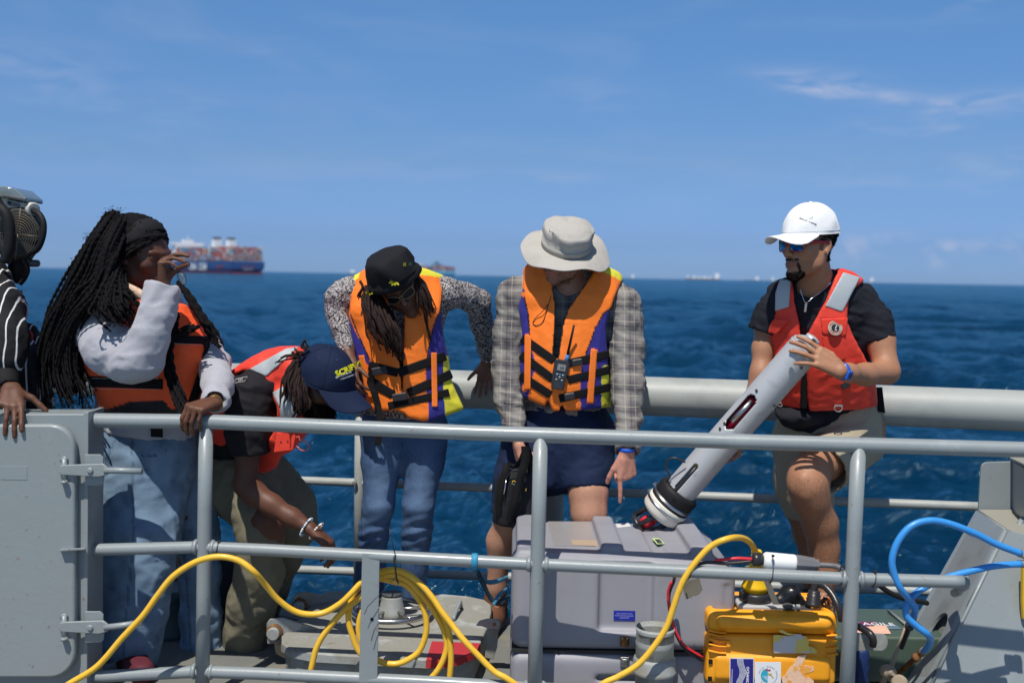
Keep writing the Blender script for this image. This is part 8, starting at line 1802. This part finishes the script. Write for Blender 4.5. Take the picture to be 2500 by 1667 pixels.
for (a, b, c_) in (((60, 600), (530, 690), 'front'), ((300, 345), (740, 410), 'rear')):
    dz = .03; p0, p1 = Z(*k4(a[0] + 60, a[1] + 130), zl_), Z(*k4(*b), zl_)
    dirv = (p1 - p0).normalized(); q = MB(); L_ = (p1 - p0).length
    q.slab([p0 + Vector((0, 0, -.04)) - dirv * .03, p0 + Vector((0, 0, .045)) - dirv * .035, p0 + Vector((0, 0, .062)) - dirv * .02, p0 + Vector((0, 0, .062)) + dirv * .03, p1 + Vector((0, 0, .016)) - dirv * .03, p1 + Vector((0, 0, .002)), p1 + Vector((0, 0, -.01)), p0 + Vector((0, 0, -.04)) + dirv * .02], (0, .014, 0)); arm = q.build('hinge_arm', HATCH, h, bevel=.003)
    q = MB(); pp = p0 + Vector((0, -.002, .008)); q.lathe(pp, (0, -1, 0), [(0, .034), (.012, .034), (.014, .030)], 24); q.build('rust_stain_washer', RUST, arm)
    q = MB(); q.lathe(pp, (0, -1, 0), [(.01, .026), (.034, .026), (.037, .022)], 24); q.build('hinge_pin', HATCH, arm)
    if c_ == 'front': q = MB(); q.slab([p0 + Vector((-.01, .02, -.03)), p0 + Vector((.04, .02, -.03)), p0 + Vector((.09, .02, -.10)), p0 + Vector((.06, .02, -.12)), p0 + Vector((0, .02, -.09))], (0, .03, 0)); q.build('hinge_bracket', M('rust_streaked_paint', (.36, .30, .20), .6, var=[(30, (.35, .16, .05), .45, .65)]), arm, bevel=.004)
p0 = P(*k4(2050, 640), 4.50); q = MB(); q.slab([P(*k4(x, y), 4.50) for x, y in ((2045, 655), (2080, 610), (2150, 590), (2270, 592), (2288, 640), (2270, 690), (2180, 688), (2100, 660))], (0, .012, 0)); hs_ = q.build('hasp', HATCH, h, bevel=.003)
q = MB(); q.lathe(P(*k4(2222, 640), 4.499), (0, -1, 0), [(0, .008), (.001, .008)], 12); q.build('hasp_hole', RUST, hs_)
q = MB(); q.slab([P(*k4(x, y), 4.53) for x, y in ((2150, 690), (2265, 690), (2250, 860), (2210, 980), (2130, 960))], (0, .02, 0)); q.build('hasp_bracket', HATCH, h, bevel=.003)
# ---- instrument tube
tube = thing('instrument_tube', 'long aluminium instrument tube with a white and black float collar held over the case', 'instrument')
T0_, T1_ = q3(1966, 848, 4.53), q3(1652, 1208, 4.70); ax = unit(T1_ - T0_); Lt = np.linalg.norm(T1_ - T0_); RT_ = .067
fr_ = unit(A3([0, -1, 0]) + .0 - ax * (A3([0, -1, 0]) @ ax)); sd2 = np.cross(ax, fr_)
def tubeshell():
    nu, nl = 72, 150; V = []; Fc = []
    for i in range(nl + 1):
        t = i / nl * Lt
        for j in range(nu): a = 2 * math.pi * j / nu; V.append(T0_ + ax * t + (fr_ * math.cos(a) + sd2 * math.sin(a)) * RT_)
    def px_in(j, i, slots):
        a = 2 * math.pi * ((j + .5) % nu) / nu; a = a if a < math.pi else a - 2 * math.pi; t = (i + .5) / nl * Lt; u = a * RT_
        for (ca, ct, ha, ht) in slots:
            du, dt = u - ca, t - ct; l = max(0, abs(dt) - (ht - ha)); 
            if du * du + l * l < ha * ha: return True
        return False
    for i in range(nl):
        for j in range(nu):
            if px_in(j, i, SLOTS): continue
            Fc.append([i * nu + j, (i + 1) * nu + j, (i + 1) * nu + (j + 1) % nu, i * nu + (j + 1) % nu])
    me = mesh('shell', V, Fc); o = link('shell', me, ALU, tube, smooth=True); s_ = o.modifiers.new('s', 'SOLIDIFY'); s_.thickness = .005; s_.offset = -1 if 0 else 1
    return o
def along(px): # axis parameter for photo px on the axis
    p = q3(px[0], px[1], 4.5); best = min(range(200), key=lambda i: np.hypot(*(topx([T0_ + ax * Lt * i / 199])[0] - px))); return Lt * best / 199
tS1 = along(np.array((1812, 1000))); tS2 = along(np.array((1690, 1165)))
SLOTS = [(-.006, tS1, .021, .075), (.004, tS2 , .012, .075), (.038, along(np.array((1855, 1000))), .006, .012), (.038, along(np.array((1855, 1000))) + .022, .006, .010)]
# decide which side of the axis the slots sit from where they show in the photo
def uoff(px, t):
    best = min(((np.hypot(*(topx([T0_ + ax * t + (fr_ * math.cos(a) + sd2 * math.sin(a)) * RT_])[0] - px))), a) for a in np.linspace(-1.4, 1.4, 113)); return best[1] * RT_
SLOTS = [(uoff((1815, 997), tS1), tS1, .025, .088), (uoff((1690, 1150), tS2), tS2, .0115, .070), (uoff((1850, 1045), along(np.array((1835, 1030)))), along(np.array((1835, 1030))), .007, .011), (uoff((1840, 1060), along(np.array((1822, 1045)))), along(np.array((1822, 1045))), .006, .009)]
tubeshell()
q = MB(); q.lathe(T0_, -ax, [(-.004, RT_ - .001), (.012, RT_ - .004), (.028, .046), (.034, .036), (.036, .034)], 36); q.build('shoulder', ALU, tube)
q = MB(); q.lathe(T0_ - ax * .034, -ax, [(0, .030), (.008, .031), (.016, .031), (.018, .026), (.022, .012)], 28); q.build('end_cap', ALU, tube)
q = MB(); p = T0_ - ax * .045 + fr_ * .031; q.box(p, ax * .007, fr_ * .003, sd2 * .010); q.build('port_block', STEEL, tube, bevel=.002)
q = MB(); q.lathe(p + fr_ * .003, fr_, [(0, .004), (.001, .0035)], 14); q.build('port_hole', M('hole_dark', (.01, .01, .01), .9), tube)
for px in ((1941, 853), (1852, 949), (1891, 985), (1775, 1030), (1765, 1042), (1958, 893)):
    t = along(np.array(px)); a = uoff(px, t) / RT_; d_ = fr_ * math.cos(a) + sd2 * math.sin(a); q = MB(); q.lathe(T0_ + ax * t + d_ * (RT_ + .0045), d_, [(0, .0065), (.0012, .006), (.0014, .003)], 14); sc_ = q.build('screw', M('dark_screw', (.12, .12, .12), .4, .8), tube)
q = MB(); q.lathe(T0_ + ax * (tS1 - .01), ax, [(-.06, .040), (.10, .040)], 24); q.build('red_inner_housing', M('raspberry_plastic', (.55, .012, .05), .35), tube)
dS = unit(q3(1807, 982, 4.35) - A3(CAM)); a = SLOTS[0][0] / RT_; d_ = fr_ * math.cos(a) + sd2 * math.sin(a); q = MB(); q.tube([T0_ + ax * (tS1 - .062) + d_ * .05, T0_ + ax * (tS1 + .0) + d_ * .058, T0_ + ax * (tS1 + .052) + d_ * .064], .0115, 16); q.build('steel_pin', STEEL, tube)
q = MB(); q.lathe(T0_ + ax * (tS2), ax, [(-.09, .050), (.14, .050)], 24); q.build('white_inner_tube', M('white_plastic_dull', (.55, .55, .53), .5), tube)
a = SLOTS[1][0] / RT_; d_ = fr_ * math.cos(a) + sd2 * math.sin(a); q = MB(); q.tube([T0_ + ax * (tS2 - .06) + d_ * .055, T0_ + ax * tS2 + d_ * .058, T0_ + ax * (tS2 + .06) + d_ * .064, T0_ + ax * (tS2 + .10) + d_ * .070], [.0065, .0065, .008, .012], 10); q.build('black_cable', BLACKP, tube)
q = MB(); q.lathe(T0_ + ax * (tS2 - .066), ax, [(0, .0512), (.016, .0512)], 24); q.build('yellow_band', M('yellow_mark', (.7, .6, .03), .5), tube)
lt = M('scale_print', (.03, .03, .03), .6)
for k in range(9):
    q = MB(); t = tS2 - .03 + k * .008; a2 = a + (.10 if 1 else 0); dd_ = fr_ * math.cos(a2) + sd2 * math.sin(a2); q.box(T0_ + ax * t + dd_ * .0505, ax * (.0006 + .0010 * (k % 3 == 0)), dd_ * .0004, np.cross(ax, dd_) * .005); q.build('scale_mark', lt, tube)
F0 = T1_; 
q = MB(); q.lathe(F0 - ax * .030, ax, [(0, .067), (.0, .078), (.006, .086), (.015, .090), (.05, .090), (.055, .0885)], 44); q.build('black_collar', BLACK, tube)
q = MB(); q.lathe(F0 + ax * .024, ax, [(0, .0895), (.006, .0895), (.0065, .092), (.011, .092), (.0115, .0895), (.014, .0895)], 44); q.build('hose_clamp', STEEL, tube)
q = MB(); q.lathe(F0 + ax * .038, ax, [(0, .0905), (.010, .0905)], 44); q.build('rubber_band', BLACK, tube)
q = MB(); q.lathe(F0 + ax * .047, ax, [(0, .0905), (.004, .0935), (.014, .0935), (.048, .092), (.060, .086), (.069, .074), (.072, .060), (.073, .02)], 48); q.build('float_ring', CREAM, tube)
q = MB(); q.lathe(F0 + ax * .062, ax, [(0, .0925), (.0005, .0948), (.011, .0948), (.0115, .0925)], 44); q.build('hose_clamp', STEEL, tube)
for off, px in ((.030, (1604, 1182)), (.066, (1590, 1200))):
    a = min(((np.hypot(*(topx([F0 + ax * off + (fr_ * math.cos(a) + sd2 * math.sin(a)) * .095])[0] - px))), a) for a in np.linspace(-2, 2, 81))[1]; d_ = fr_ * math.cos(a) + sd2 * math.sin(a); t_ = np.cross(ax, d_); q = MB(); q.lathe(F0 + ax * off + d_ * .098 - t_ * .014, t_, [(0, .006), (.018, .006), (.019, .0075), (.028, .0075)], 12); q.build('clamp_screw', STEEL, tube)
q = MB(); a = .15; d_ = fr_ * math.cos(a) + sd2 * math.sin(a); q.lathe(F0 + ax * .0 + d_ * .087, d_, [(0, .010), (.0035, .010)], 16); q.build('vent_hole', M('hole_dark', (.01, .01, .01), .9), tube)
q = MB(); hh = [q3(1673, 1128, 4.62), q3(1650, 1118, 4.62), q3(1632, 1121, 4.63), q3(1625, 1140, 4.64), q3(1636, 1160, 4.65), q3(1630, 1172, 4.66)]; q.tube(spline([Vector(p) for p in hh], 6), .0042, 8); q.build('cable_loop', BLACKP, tube)
# sensor guard below
G0 = F0 + ax * .11; g2 = q3(1561, 1283, 4.74); gax = unit(g2 - G0); Lg = np.linalg.norm(g2 - G0)
q = MB(); gr_ = g2; u_, w2 = unit(np.cross(gax, (0, 1, 0))), None; w2 = np.cross(gax, u_)
q.lathe(g2 - gax * .012, gax, [(0, .040), (.0, .053), (.010, .054), (.018, .052), (.020, .038), (.010, .038)], 30); q.build('guard_ring', BLACKP, tube)
for a in (-1.35, .35, 1.9, 3.4):
    d_ = u_ * math.cos(a) + w2 * math.sin(a); q = MB(); q.tube([G0 - gax * .045 + d_ * .050, g2 + d_ * .048], .0068, 8, flat=1.6); q.build('guard_leg', BLACKP, tube)
q = MB(); q.lathe(G0 - gax * .03, gax, [(0, .012), (Lg * .55, .012)], 16); q.lathe(G0 + gax * (Lg * .40), gax, [(0, .010), (.004, .024), (.030, .026), (.045, .022), (.052, .010)], 24); q.build('red_sensor', REDP, tube)
q = MB(); q.tube([G0 + gax * .01 + u_ * .012, G0 + gax * (Lg * .5) + u_ * .022], .007, 8); q.build('sensor_stem', REDP, tube)
# ---- black bag held by the man in the sun hat
bag = thing('shoulder_bag', 'black padded camera bag hanging by its strap from the hat man\'s hand', 'bag')
k5 = lambda x, y: (1180 + x * .1913, 1000 + y * .1913)
BN = M('black_nylon', (.012, .013, .017), .75, bump=[(900, .3), (50, .7)], spec=.25); DB = 4.82
S_ = SDF(q3(*k5(400, 1100), DB) - [.16, .13, .20], q3(*k5(400, 1100), DB) + [.18, .16, .22], .006)
S_.cap(q3(*k5(330, 920), DB), q3(*k5(300, 1380), DB), .055, .062, .03, (1, .3, 0), 1.1); S_.cap(q3(*k5(540, 880), DB + .03), q3(*k5(520, 1380), DB + .03), .055, .060, .03, (1, .3, 0), 1.1); S_.half(q3(*k5(300, 1465), DB), (-.15, 0, -1))
finish(S_, 'body', BN, bag, [(.003, 18, dict(seed=3))])
ribbon('strap', [P(*k5(535, 465), DB - .085), P(*k5(540, 620), DB - .088), P(*k5(500, 780), DB - .09), P(*k5(450, 980), DB - .09), P(*k5(390, 1200), DB - .088), P(*k5(330, 1440), DB - .075)], .036, BLACKW, bag)
ribbon('strap', [P(*k5(545, 465), DB - .08), P(*k5(600, 640), DB - .03), P(*k5(610, 800), DB - .02)], .03, BLACKW, bag)
ribbon('strap', [P(*k5(300, 690), DB - .03), P(*k5(280, 800), DB - .06), P(*k5(225, 1050), DB - .065), P(*k5(210, 1300), DB - .06), P(*k5(215, 1455), DB - .05)], .034, BLACKW, bag)
ribbon('strap', [P(*k5(300, 690), DB - .03), P(*k5(400, 720), DB - .02), P(*k5(470, 650), DB - .05), P(*k5(540, 470), DB - .08)], .02, BLACKW, bag)
lg = P(*k5(390, 930), DB - .073); q = MB(); v = [lg + Vector((math.cos(t) * .0062, 0, math.sin(t) * .0062 + .002)) for t in np.linspace(-.3, 3.6, 12)]; q.tube(v, .0014, 6); q.build('logo_arc', M('logo_yellow', (.75, .48, .03), .6), bag); text('Lowepro', .0066, lg + Vector((.002, -.002, -.006)), (1, 0, -.25), (.2, 0, 1), M('logo_grey', (.55, .55, .58), .6), bag, depth=.0003)
q = MB(); q.tube([P(*k5(290, 890), DB - .075), P(*k5(278, 980), DB - .078), P(*k5(262, 1080), DB - .078)], .0028, 6); q.build('zip_pull', M('silver', (.8, .8, .8), .2, 1.), bag)
q = MB(); q.tube([P(*k5(545, 1000), DB - .06), P(*k5(540, 1040), DB - .062)], .0022, 6); q.build('zip_pull', M('logo_yellow', (.75, .48, .03), .6), bag)
q = MB(); q.tube(spline([P(*k5(440, 760), DB - .07), P(*k5(350, 790), DB - .07), P(*k5(290, 900), DB - .072), P(*k5(262, 1150), DB - .072)], 5), .0018, 6); q.build('zip', BLACKP, bag)
# ---- radio on the vest
c3b = lambda x, y: (1100 + x * .4145, 480 + y * .4145)
rd = thing('handheld_radio', 'black handheld marine radio with antenna clipped on the orange vest of the hat man', 'radio')
p0 = P(*c3b(645, 1045), 4.80); up = (P(*c3b(662, 950), 4.81) - P(*c3b(625, 1145), 4.80)).normalized(); rt = Vector((1, 0, 0)); rt = (rt - up * rt.dot(up)).normalized(); fw = rt.cross(up)
fw = fw if fw.y < 0 else -fw
q = MB(); o_ = p0; prof = [(-.026, -.066), (.026, -.066), (.028, -.03), (.031, .0), (.033, .045), (.030, .056), (.020, .062), (-.024, .062), (-.033, .050), (-.032, .0), (-.029, -.04)]
q.slab([o_ + rt * x + up * y for x, y in prof], -fw * .030); q.build('body', BLACKP, rd, bevel=.005, seg=3)
f0 = o_ + fw * .0015
q = MB(); q.box(f0 + up * .028 + rt * .001, rt * .020, fw * .001, up * .016); q.build('bezel', M('dark_grey_plastic', (.06, .06, .065), .5), rd, bevel=.002)
q = MB(); q.box(f0 + up * .028 + rt * .001 + fw * .001, rt * .0165, fw * .0006, up * .0125); sc_ = q.build('screen', M('lcd_grey', (.20, .21, .20), .25), rd); text('68', .019, f0 + up * .026 + rt * .003 + fw * .0019, rt, up, M('lcd_digits', (.03, .03, .03), .5), sc_, bold=.0002, depth=.0002)
for i in range(3):
    for j in range(3): q = MB(); q.box(f0 + rt * (-.012 + i * .012) - up * (.002 + j * .011), rt * .0036, fw * .0012, up * .0026); q.build('button', M('light_key', (.45, .48, .50), .5) if (i + j) % 2 == 0 else M('blue_key', (.04, .25, .50), .5) if j == 0 else M('dark_grey_plastic', (.06, .06, .065), .5), rd, bevel=.0008)
for j in range(5): q = MB(); q.box(f0 - up * (.038 + j * .0055), rt * .017, fw * .001, up * .0011); q.build('speaker_rib', M('dark_grey_plastic', (.06, .06, .065), .5), rd)
an = o_ + rt * .016 + up * .060 - fw * .012; tip = P(*c3b(727, 757), 4.78)
q = MB(); q.lathe(an, tip - an, [(0, .0085), (.010, .0085), (.028, .0075)], 14); q.build('blue_tape', M('blue_tape', (.03, .22, .55), .5), rd)
q = MB(); q.lathe(an, tip - an, [(.02, .0062), (.10, .0052), ((tip - an).length, .0046)], 12); q.build('antenna', BLACK, rd)
# ---- machine at top left
mc = thing('pump_motor', 'black motor housing with a round fan guard and clear lidded box at the left edge', 'machine')
k1 = lambda x, y: (x * .3828, 440 + y * .3828)
DM = 4.55
S_ = SDF(q3(*k1(90, 330), DM) - [.30, .10, .22], q3(*k1(90, 330), DM) + [.16, .36, .22], .008)
S_.cap(q3(*k1(115, 345), DM + .02), q3(*k1(115, 345), DM + .25), .098, .098, .01); S_.cap(q3(*k1(20, 300), DM + .05), q3(*k1(150, 240), DM + .05), .055, .050, .02); S_.cap(q3(*k1(150, 400), DM + .08), q3(*k1(110, 600), DM + .12), .045, .040, .03); S_.cap(q3(*k1(60, 440), DM + .06), q3(*k1(150, 470), DM + .06), .04, .03, .02); S_.half(q3(100, 560, DM + .012), (0, -1, 0))
finish(S_, 'housing', M('black_painted_casting', (.010, .011, .012), .6, bump=(40, .6)), mc)
fc_ = P(*k1(118, 345), DM + .006); WR = M('brass_wire', (.22, .18, .13), .5, .8)
for k in range(8): q = MB(); r_ = .012 + k * .0095; q.tube([fc_ + Vector((math.cos(t) * r_ * .93, -.004 + 0, math.sin(t) * r_ * 1.06)) for t in np.linspace(0, 6.2832, 37)], .0010, 5, caps=False); q.build('guard_ring', WR, mc)
for t in (1.45, 6.2, 3.1, 4.6): q = MB(); q.tube([fc_ + Vector((0, -.006, 0)), fc_ + Vector((math.cos(t) * .088, -.005, math.sin(t) * .105))], .0015, 5); q.build('guard_spoke', WR, mc)
CRM = M('cream_plastic', (.52, .50, .43), .45)
q = MB(); q.slab([P(*k1(x, y), DM + .02) for x, y in ((-60, 110), (40, 112), (60, 124), (158, 145), (150, 178), (30, 176), (10, 200), (-60, 190))], (0, .14, 0)); q.build('box_base', CRM, mc, bevel=.004)
q = MB(); q.slab([P(*k1(x, y), DM + .0) for x, y in ((-60, 42), (30, 38), (95, 52), (165, 112), (164, 138), (20, 112), (-60, 104))], (0, .17, 0)); q.build('clear_lid', M('smoked_clear_plastic', (.16, .20, .21), .12, coat=.6), mc, bevel=.006)
q = MB(); q.slab([P(*k1(x, y), DM - .003) for x, y in ((20, 92), (166, 118), (164, 136), (20, 110))], (0, .01, 0)); q.build('lid_rim', M('dark_grey_plastic', (.06, .06, .065), .5), mc, bevel=.002)
q = MB(); q.slab([P(*k1(x, y), DM + .016) for x, y in ((44, 134), (128, 146), (124, 172), (42, 162))], (0, .004, 0)); nl_ = q.build('rating_label', M('grey_label', (.30, .31, .32), .5), mc)
for i in range(3): q = MB(); q.box(P(*k1(90, 148 + i * 8), DM + .0155), (.022, 0, -.004), (0, .0004, 0), (0, 0, .0011)); q.build('label_print', BLACKP, nl_)
q = MB(); q.box(P(*k1(58, 144), DM + .0155), (.006, 0, -.001), (0, .0004, 0), (0, 0, .0055)); q.build('label_code', BLACKP, nl_)
q = MB(); q.lathe(P(*k1(82, 80), DM + .03), (.1, -.2, 1), [(0, .016), (.010, .017), (.016, .014), (.020, .008)], 16); q.build('blue_knob', M('bright_blue_plastic', (.01, .14, .65), .35), mc)
q = MB(); q.tube([P(*k1(152, 165), DM + .05), P(*k1(182, 172), DM + .04), P(*k1(205, 185), DM + .03)], [.018, .022, .024], 14); q.lathe(P(*k1(205, 186), DM + .03), (.7, -.5, -.1), [(-.006, .028), (.010, .029), (.014, .024)], 20); q.build('socket', CRM, mc)
q = MB(); q.tube(spline([P(*k1(208, 192), DM + .02), P(*k1(250, 218), DM), P(*k1(276, 270), DM - .01), P(*k1(274, 350), DM - .01), P(*k1(245, 430), DM), P(*k1(200, 462), DM + .02), P(*k1(160, 465), DM + .04)], 6), .0125, 12); q.build('cable', BLACK, mc)
q = MB(); q.tube(spline([P(*k1(-60, 60), DM - .06), P(*k1(-10, 160), DM - .07), P(*k1(40, 220), DM - .075), P(*k1(60, 310), DM - .075), P(*k1(58, 430), DM - .07), P(*k1(30, 520), DM - .06)], 6), .022, 14); q.build('hose', BLACK, mc)
q = MB(); q.tube(spline([P(*k1(195, 400), DM + .02), P(*k1(235, 385), DM + .01), P(*k1(255, 350), DM + .01), P(*k1(240, 310), DM + .01)], 6), .009, 10); q.build('cable', BLACK, mc)
q = MB(); q.tube([P(*k1(190, 430), DM + .06), P(*k1(197, 530), DM + .06)], .006, 8); q.lathe(P(*k1(190, 530), DM + .05), (1, -.1, 0), [(0, .010), (.004, .015), (.036, .014), (.040, .010)], 16); q.build('lever', M('dark_grey_plastic', (.06, .06, .065), .5), mc)
q = MB(); q.tube(spline([P(*k1(130, 470), DM + .03), P(*k1(175, 560), DM + .04), P(*k1(160, 620), DM + .05), P(*k1(130, 660), DM + .06)], 6), .010, 10); q.build('cable', BLACK, mc)
q = MB(); q.tube([P(*k1(80, 700), DM + .22), P(*k1(80, 2400), DM + .22)], .04, 16); q.build('stand', GREYD, mc)
# ---- green box, blue bag and bracket behind the right post
gb = thing('green_box', 'olive green box with stickers low behind the right railing post', 'box')
GM_ = M('olive_green_plastic', (.055, .085, .062), .5, bump=(60, .5)); gz = P(*c8(1200, 1150), 5.2).z; za = Z(*c8(1200, 1145), .42)
gzt = .20; pb_ = Z(*c8(1200, 1145), gzt); pf_ = Z(*c8(1200, 1290), gzt)
q = MB(); q.box((Z(*c8(1190, 1200), gzt).x, (pb_.y + pf_.y) / 2, gzt / 2 + .005), (.27, 0, 0), (0, abs(pb_.y - pf_.y) / 2 + .02, 0), (0, 0, gzt / 2 - .005)); q.build('body', GM_, gb, bevel=.015)
for pts, m in ((((1045, 1215), (1150, 1215), (1140, 1240), (1040, 1245)), M('plum_sticker', (.16, .02, .08), .5)), (((1115, 1235), (1205, 1233), (1235, 1283), (1040, 1283), (1045, 1245), (1110, 1240)), M('peach_sticker', (.72, .42, .30), .6)), (((1180, 1230), (1260, 1232), (1300, 1255), (1200, 1258)), M('slate_sticker', (.10, .16, .20), .5))):
    q = MB(); q.slab([Z(*c8(*p), gzt + .003) for p in pts], (0, 0, -.001)); q.build('sticker', m, gb)
text('FRAGILE', .05, Z(*c8(1125, 1228), gzt + .005), (1, 0, 0), (0, 1, 0), M('sticker_white', (.75, .76, .78), .5), gb, align='CENTER')
q = MB(); q.tube([Z(*c8(1220, 1150), gzt + .01), Z(*c8(1320, 1230), gzt + .01)], .006, 8); q.build('rod', GREYD, gb)
bk = thing('lifting_bracket', 'rounded grey flat bracket with a black hook beside the right railing post', 'bracket')
q = MB(); pts = [c8P(990, 1280, 4.22), c8P(1180, 1284, 4.22)] + [c8P(1180 + 38 * math.sin(t), 1333 - 49 * math.cos(t), 4.22) for t in np.linspace(.2, 2.94, 10)] + [c8P(1180, 1382, 4.22), c8P(990, 1382, 4.22)]; q.slab(pts, (0, .01, 0)); q.build('plate', HATCH, bk, bevel=.002)
q = MB(); q.tube(spline([c8P(1045, 1240, 4.25), c8P(1085, 1262, 4.21), c8P(1120, 1290, 4.18), c8P(1133, 1325, 4.18), c8P(1130, 1350, 4.19)], 5), .014, 12); q.build('hook', BLACKP, bk)
bb = thing('blue_bag', 'dark blue folded fabric bag hanging under the bracket behind the right post', 'bag')
S_ = SDF(A3(c8P(1060, 1480, 4.4)) - .16, A3(c8P(1060, 1480, 4.4)) + .16, .007); S_.cap(q3(*c8(1060, 1395), 4.36), q3(*c8(1050, 1560), 4.38), .032, .040, .02); finish(S_, 'body', M('dark_blue_fabric', (.008, .03, .13), .6, bump=(40, .8)), bb, [(.006, 16, dict(seed=3))])
ft = thing('black_hose', 'black hose running from the middle rail toward the strut behind the blue hoses', 'hose')
q = MB(); q.tube(spline([c8P(1160, 1000, 4.15), c8P(1230, 1050, 4.16), c8P(1320, 1085, 4.18), c8P(1400, 1098, 4.2), c8P(1440, 1108, 4.25)], 5), .010, 10); q.build('hose', BLACK, ft)
sf = thing('steel_pedestal', 'small round grey pedestal base on the deck behind the jeans leg', 'deck fitting')
pp = P(415, 1560, 4.95); q = MB(); q.lathe((pp.x, pp.y, 0), (0, 0, 1), [(0, .12), (.02, .12), (.16, .085), (.165, .10), (.20, .10), (.205, .09)], 32); q.build('base', M('teal_grey_paint', (.16, .20, .20), .5, bump=(60, .5)), sf)
db = thing('dark_equipment_box', 'dark box of equipment on deck behind the bending man', 'box')
pp = P(540, 1470, 5.25); q = MB(); q.box((pp.x - .05, pp.y, .16), (.20, 0, 0), (0, .10, 0), (0, 0, .16)); q.build('body', M('dark_grey_plastic', (.06, .06, .065), .5), db, bevel=.02)
q = MB(); q.tube([(pp.x - .15, pp.y - .1, .33), (pp.x, pp.y - .1, .36), (pp.x + .1, pp.y - .1, .33)], .012, 10); q.build('handle', BLACKP, db)
print('gear', time.time() - T0)
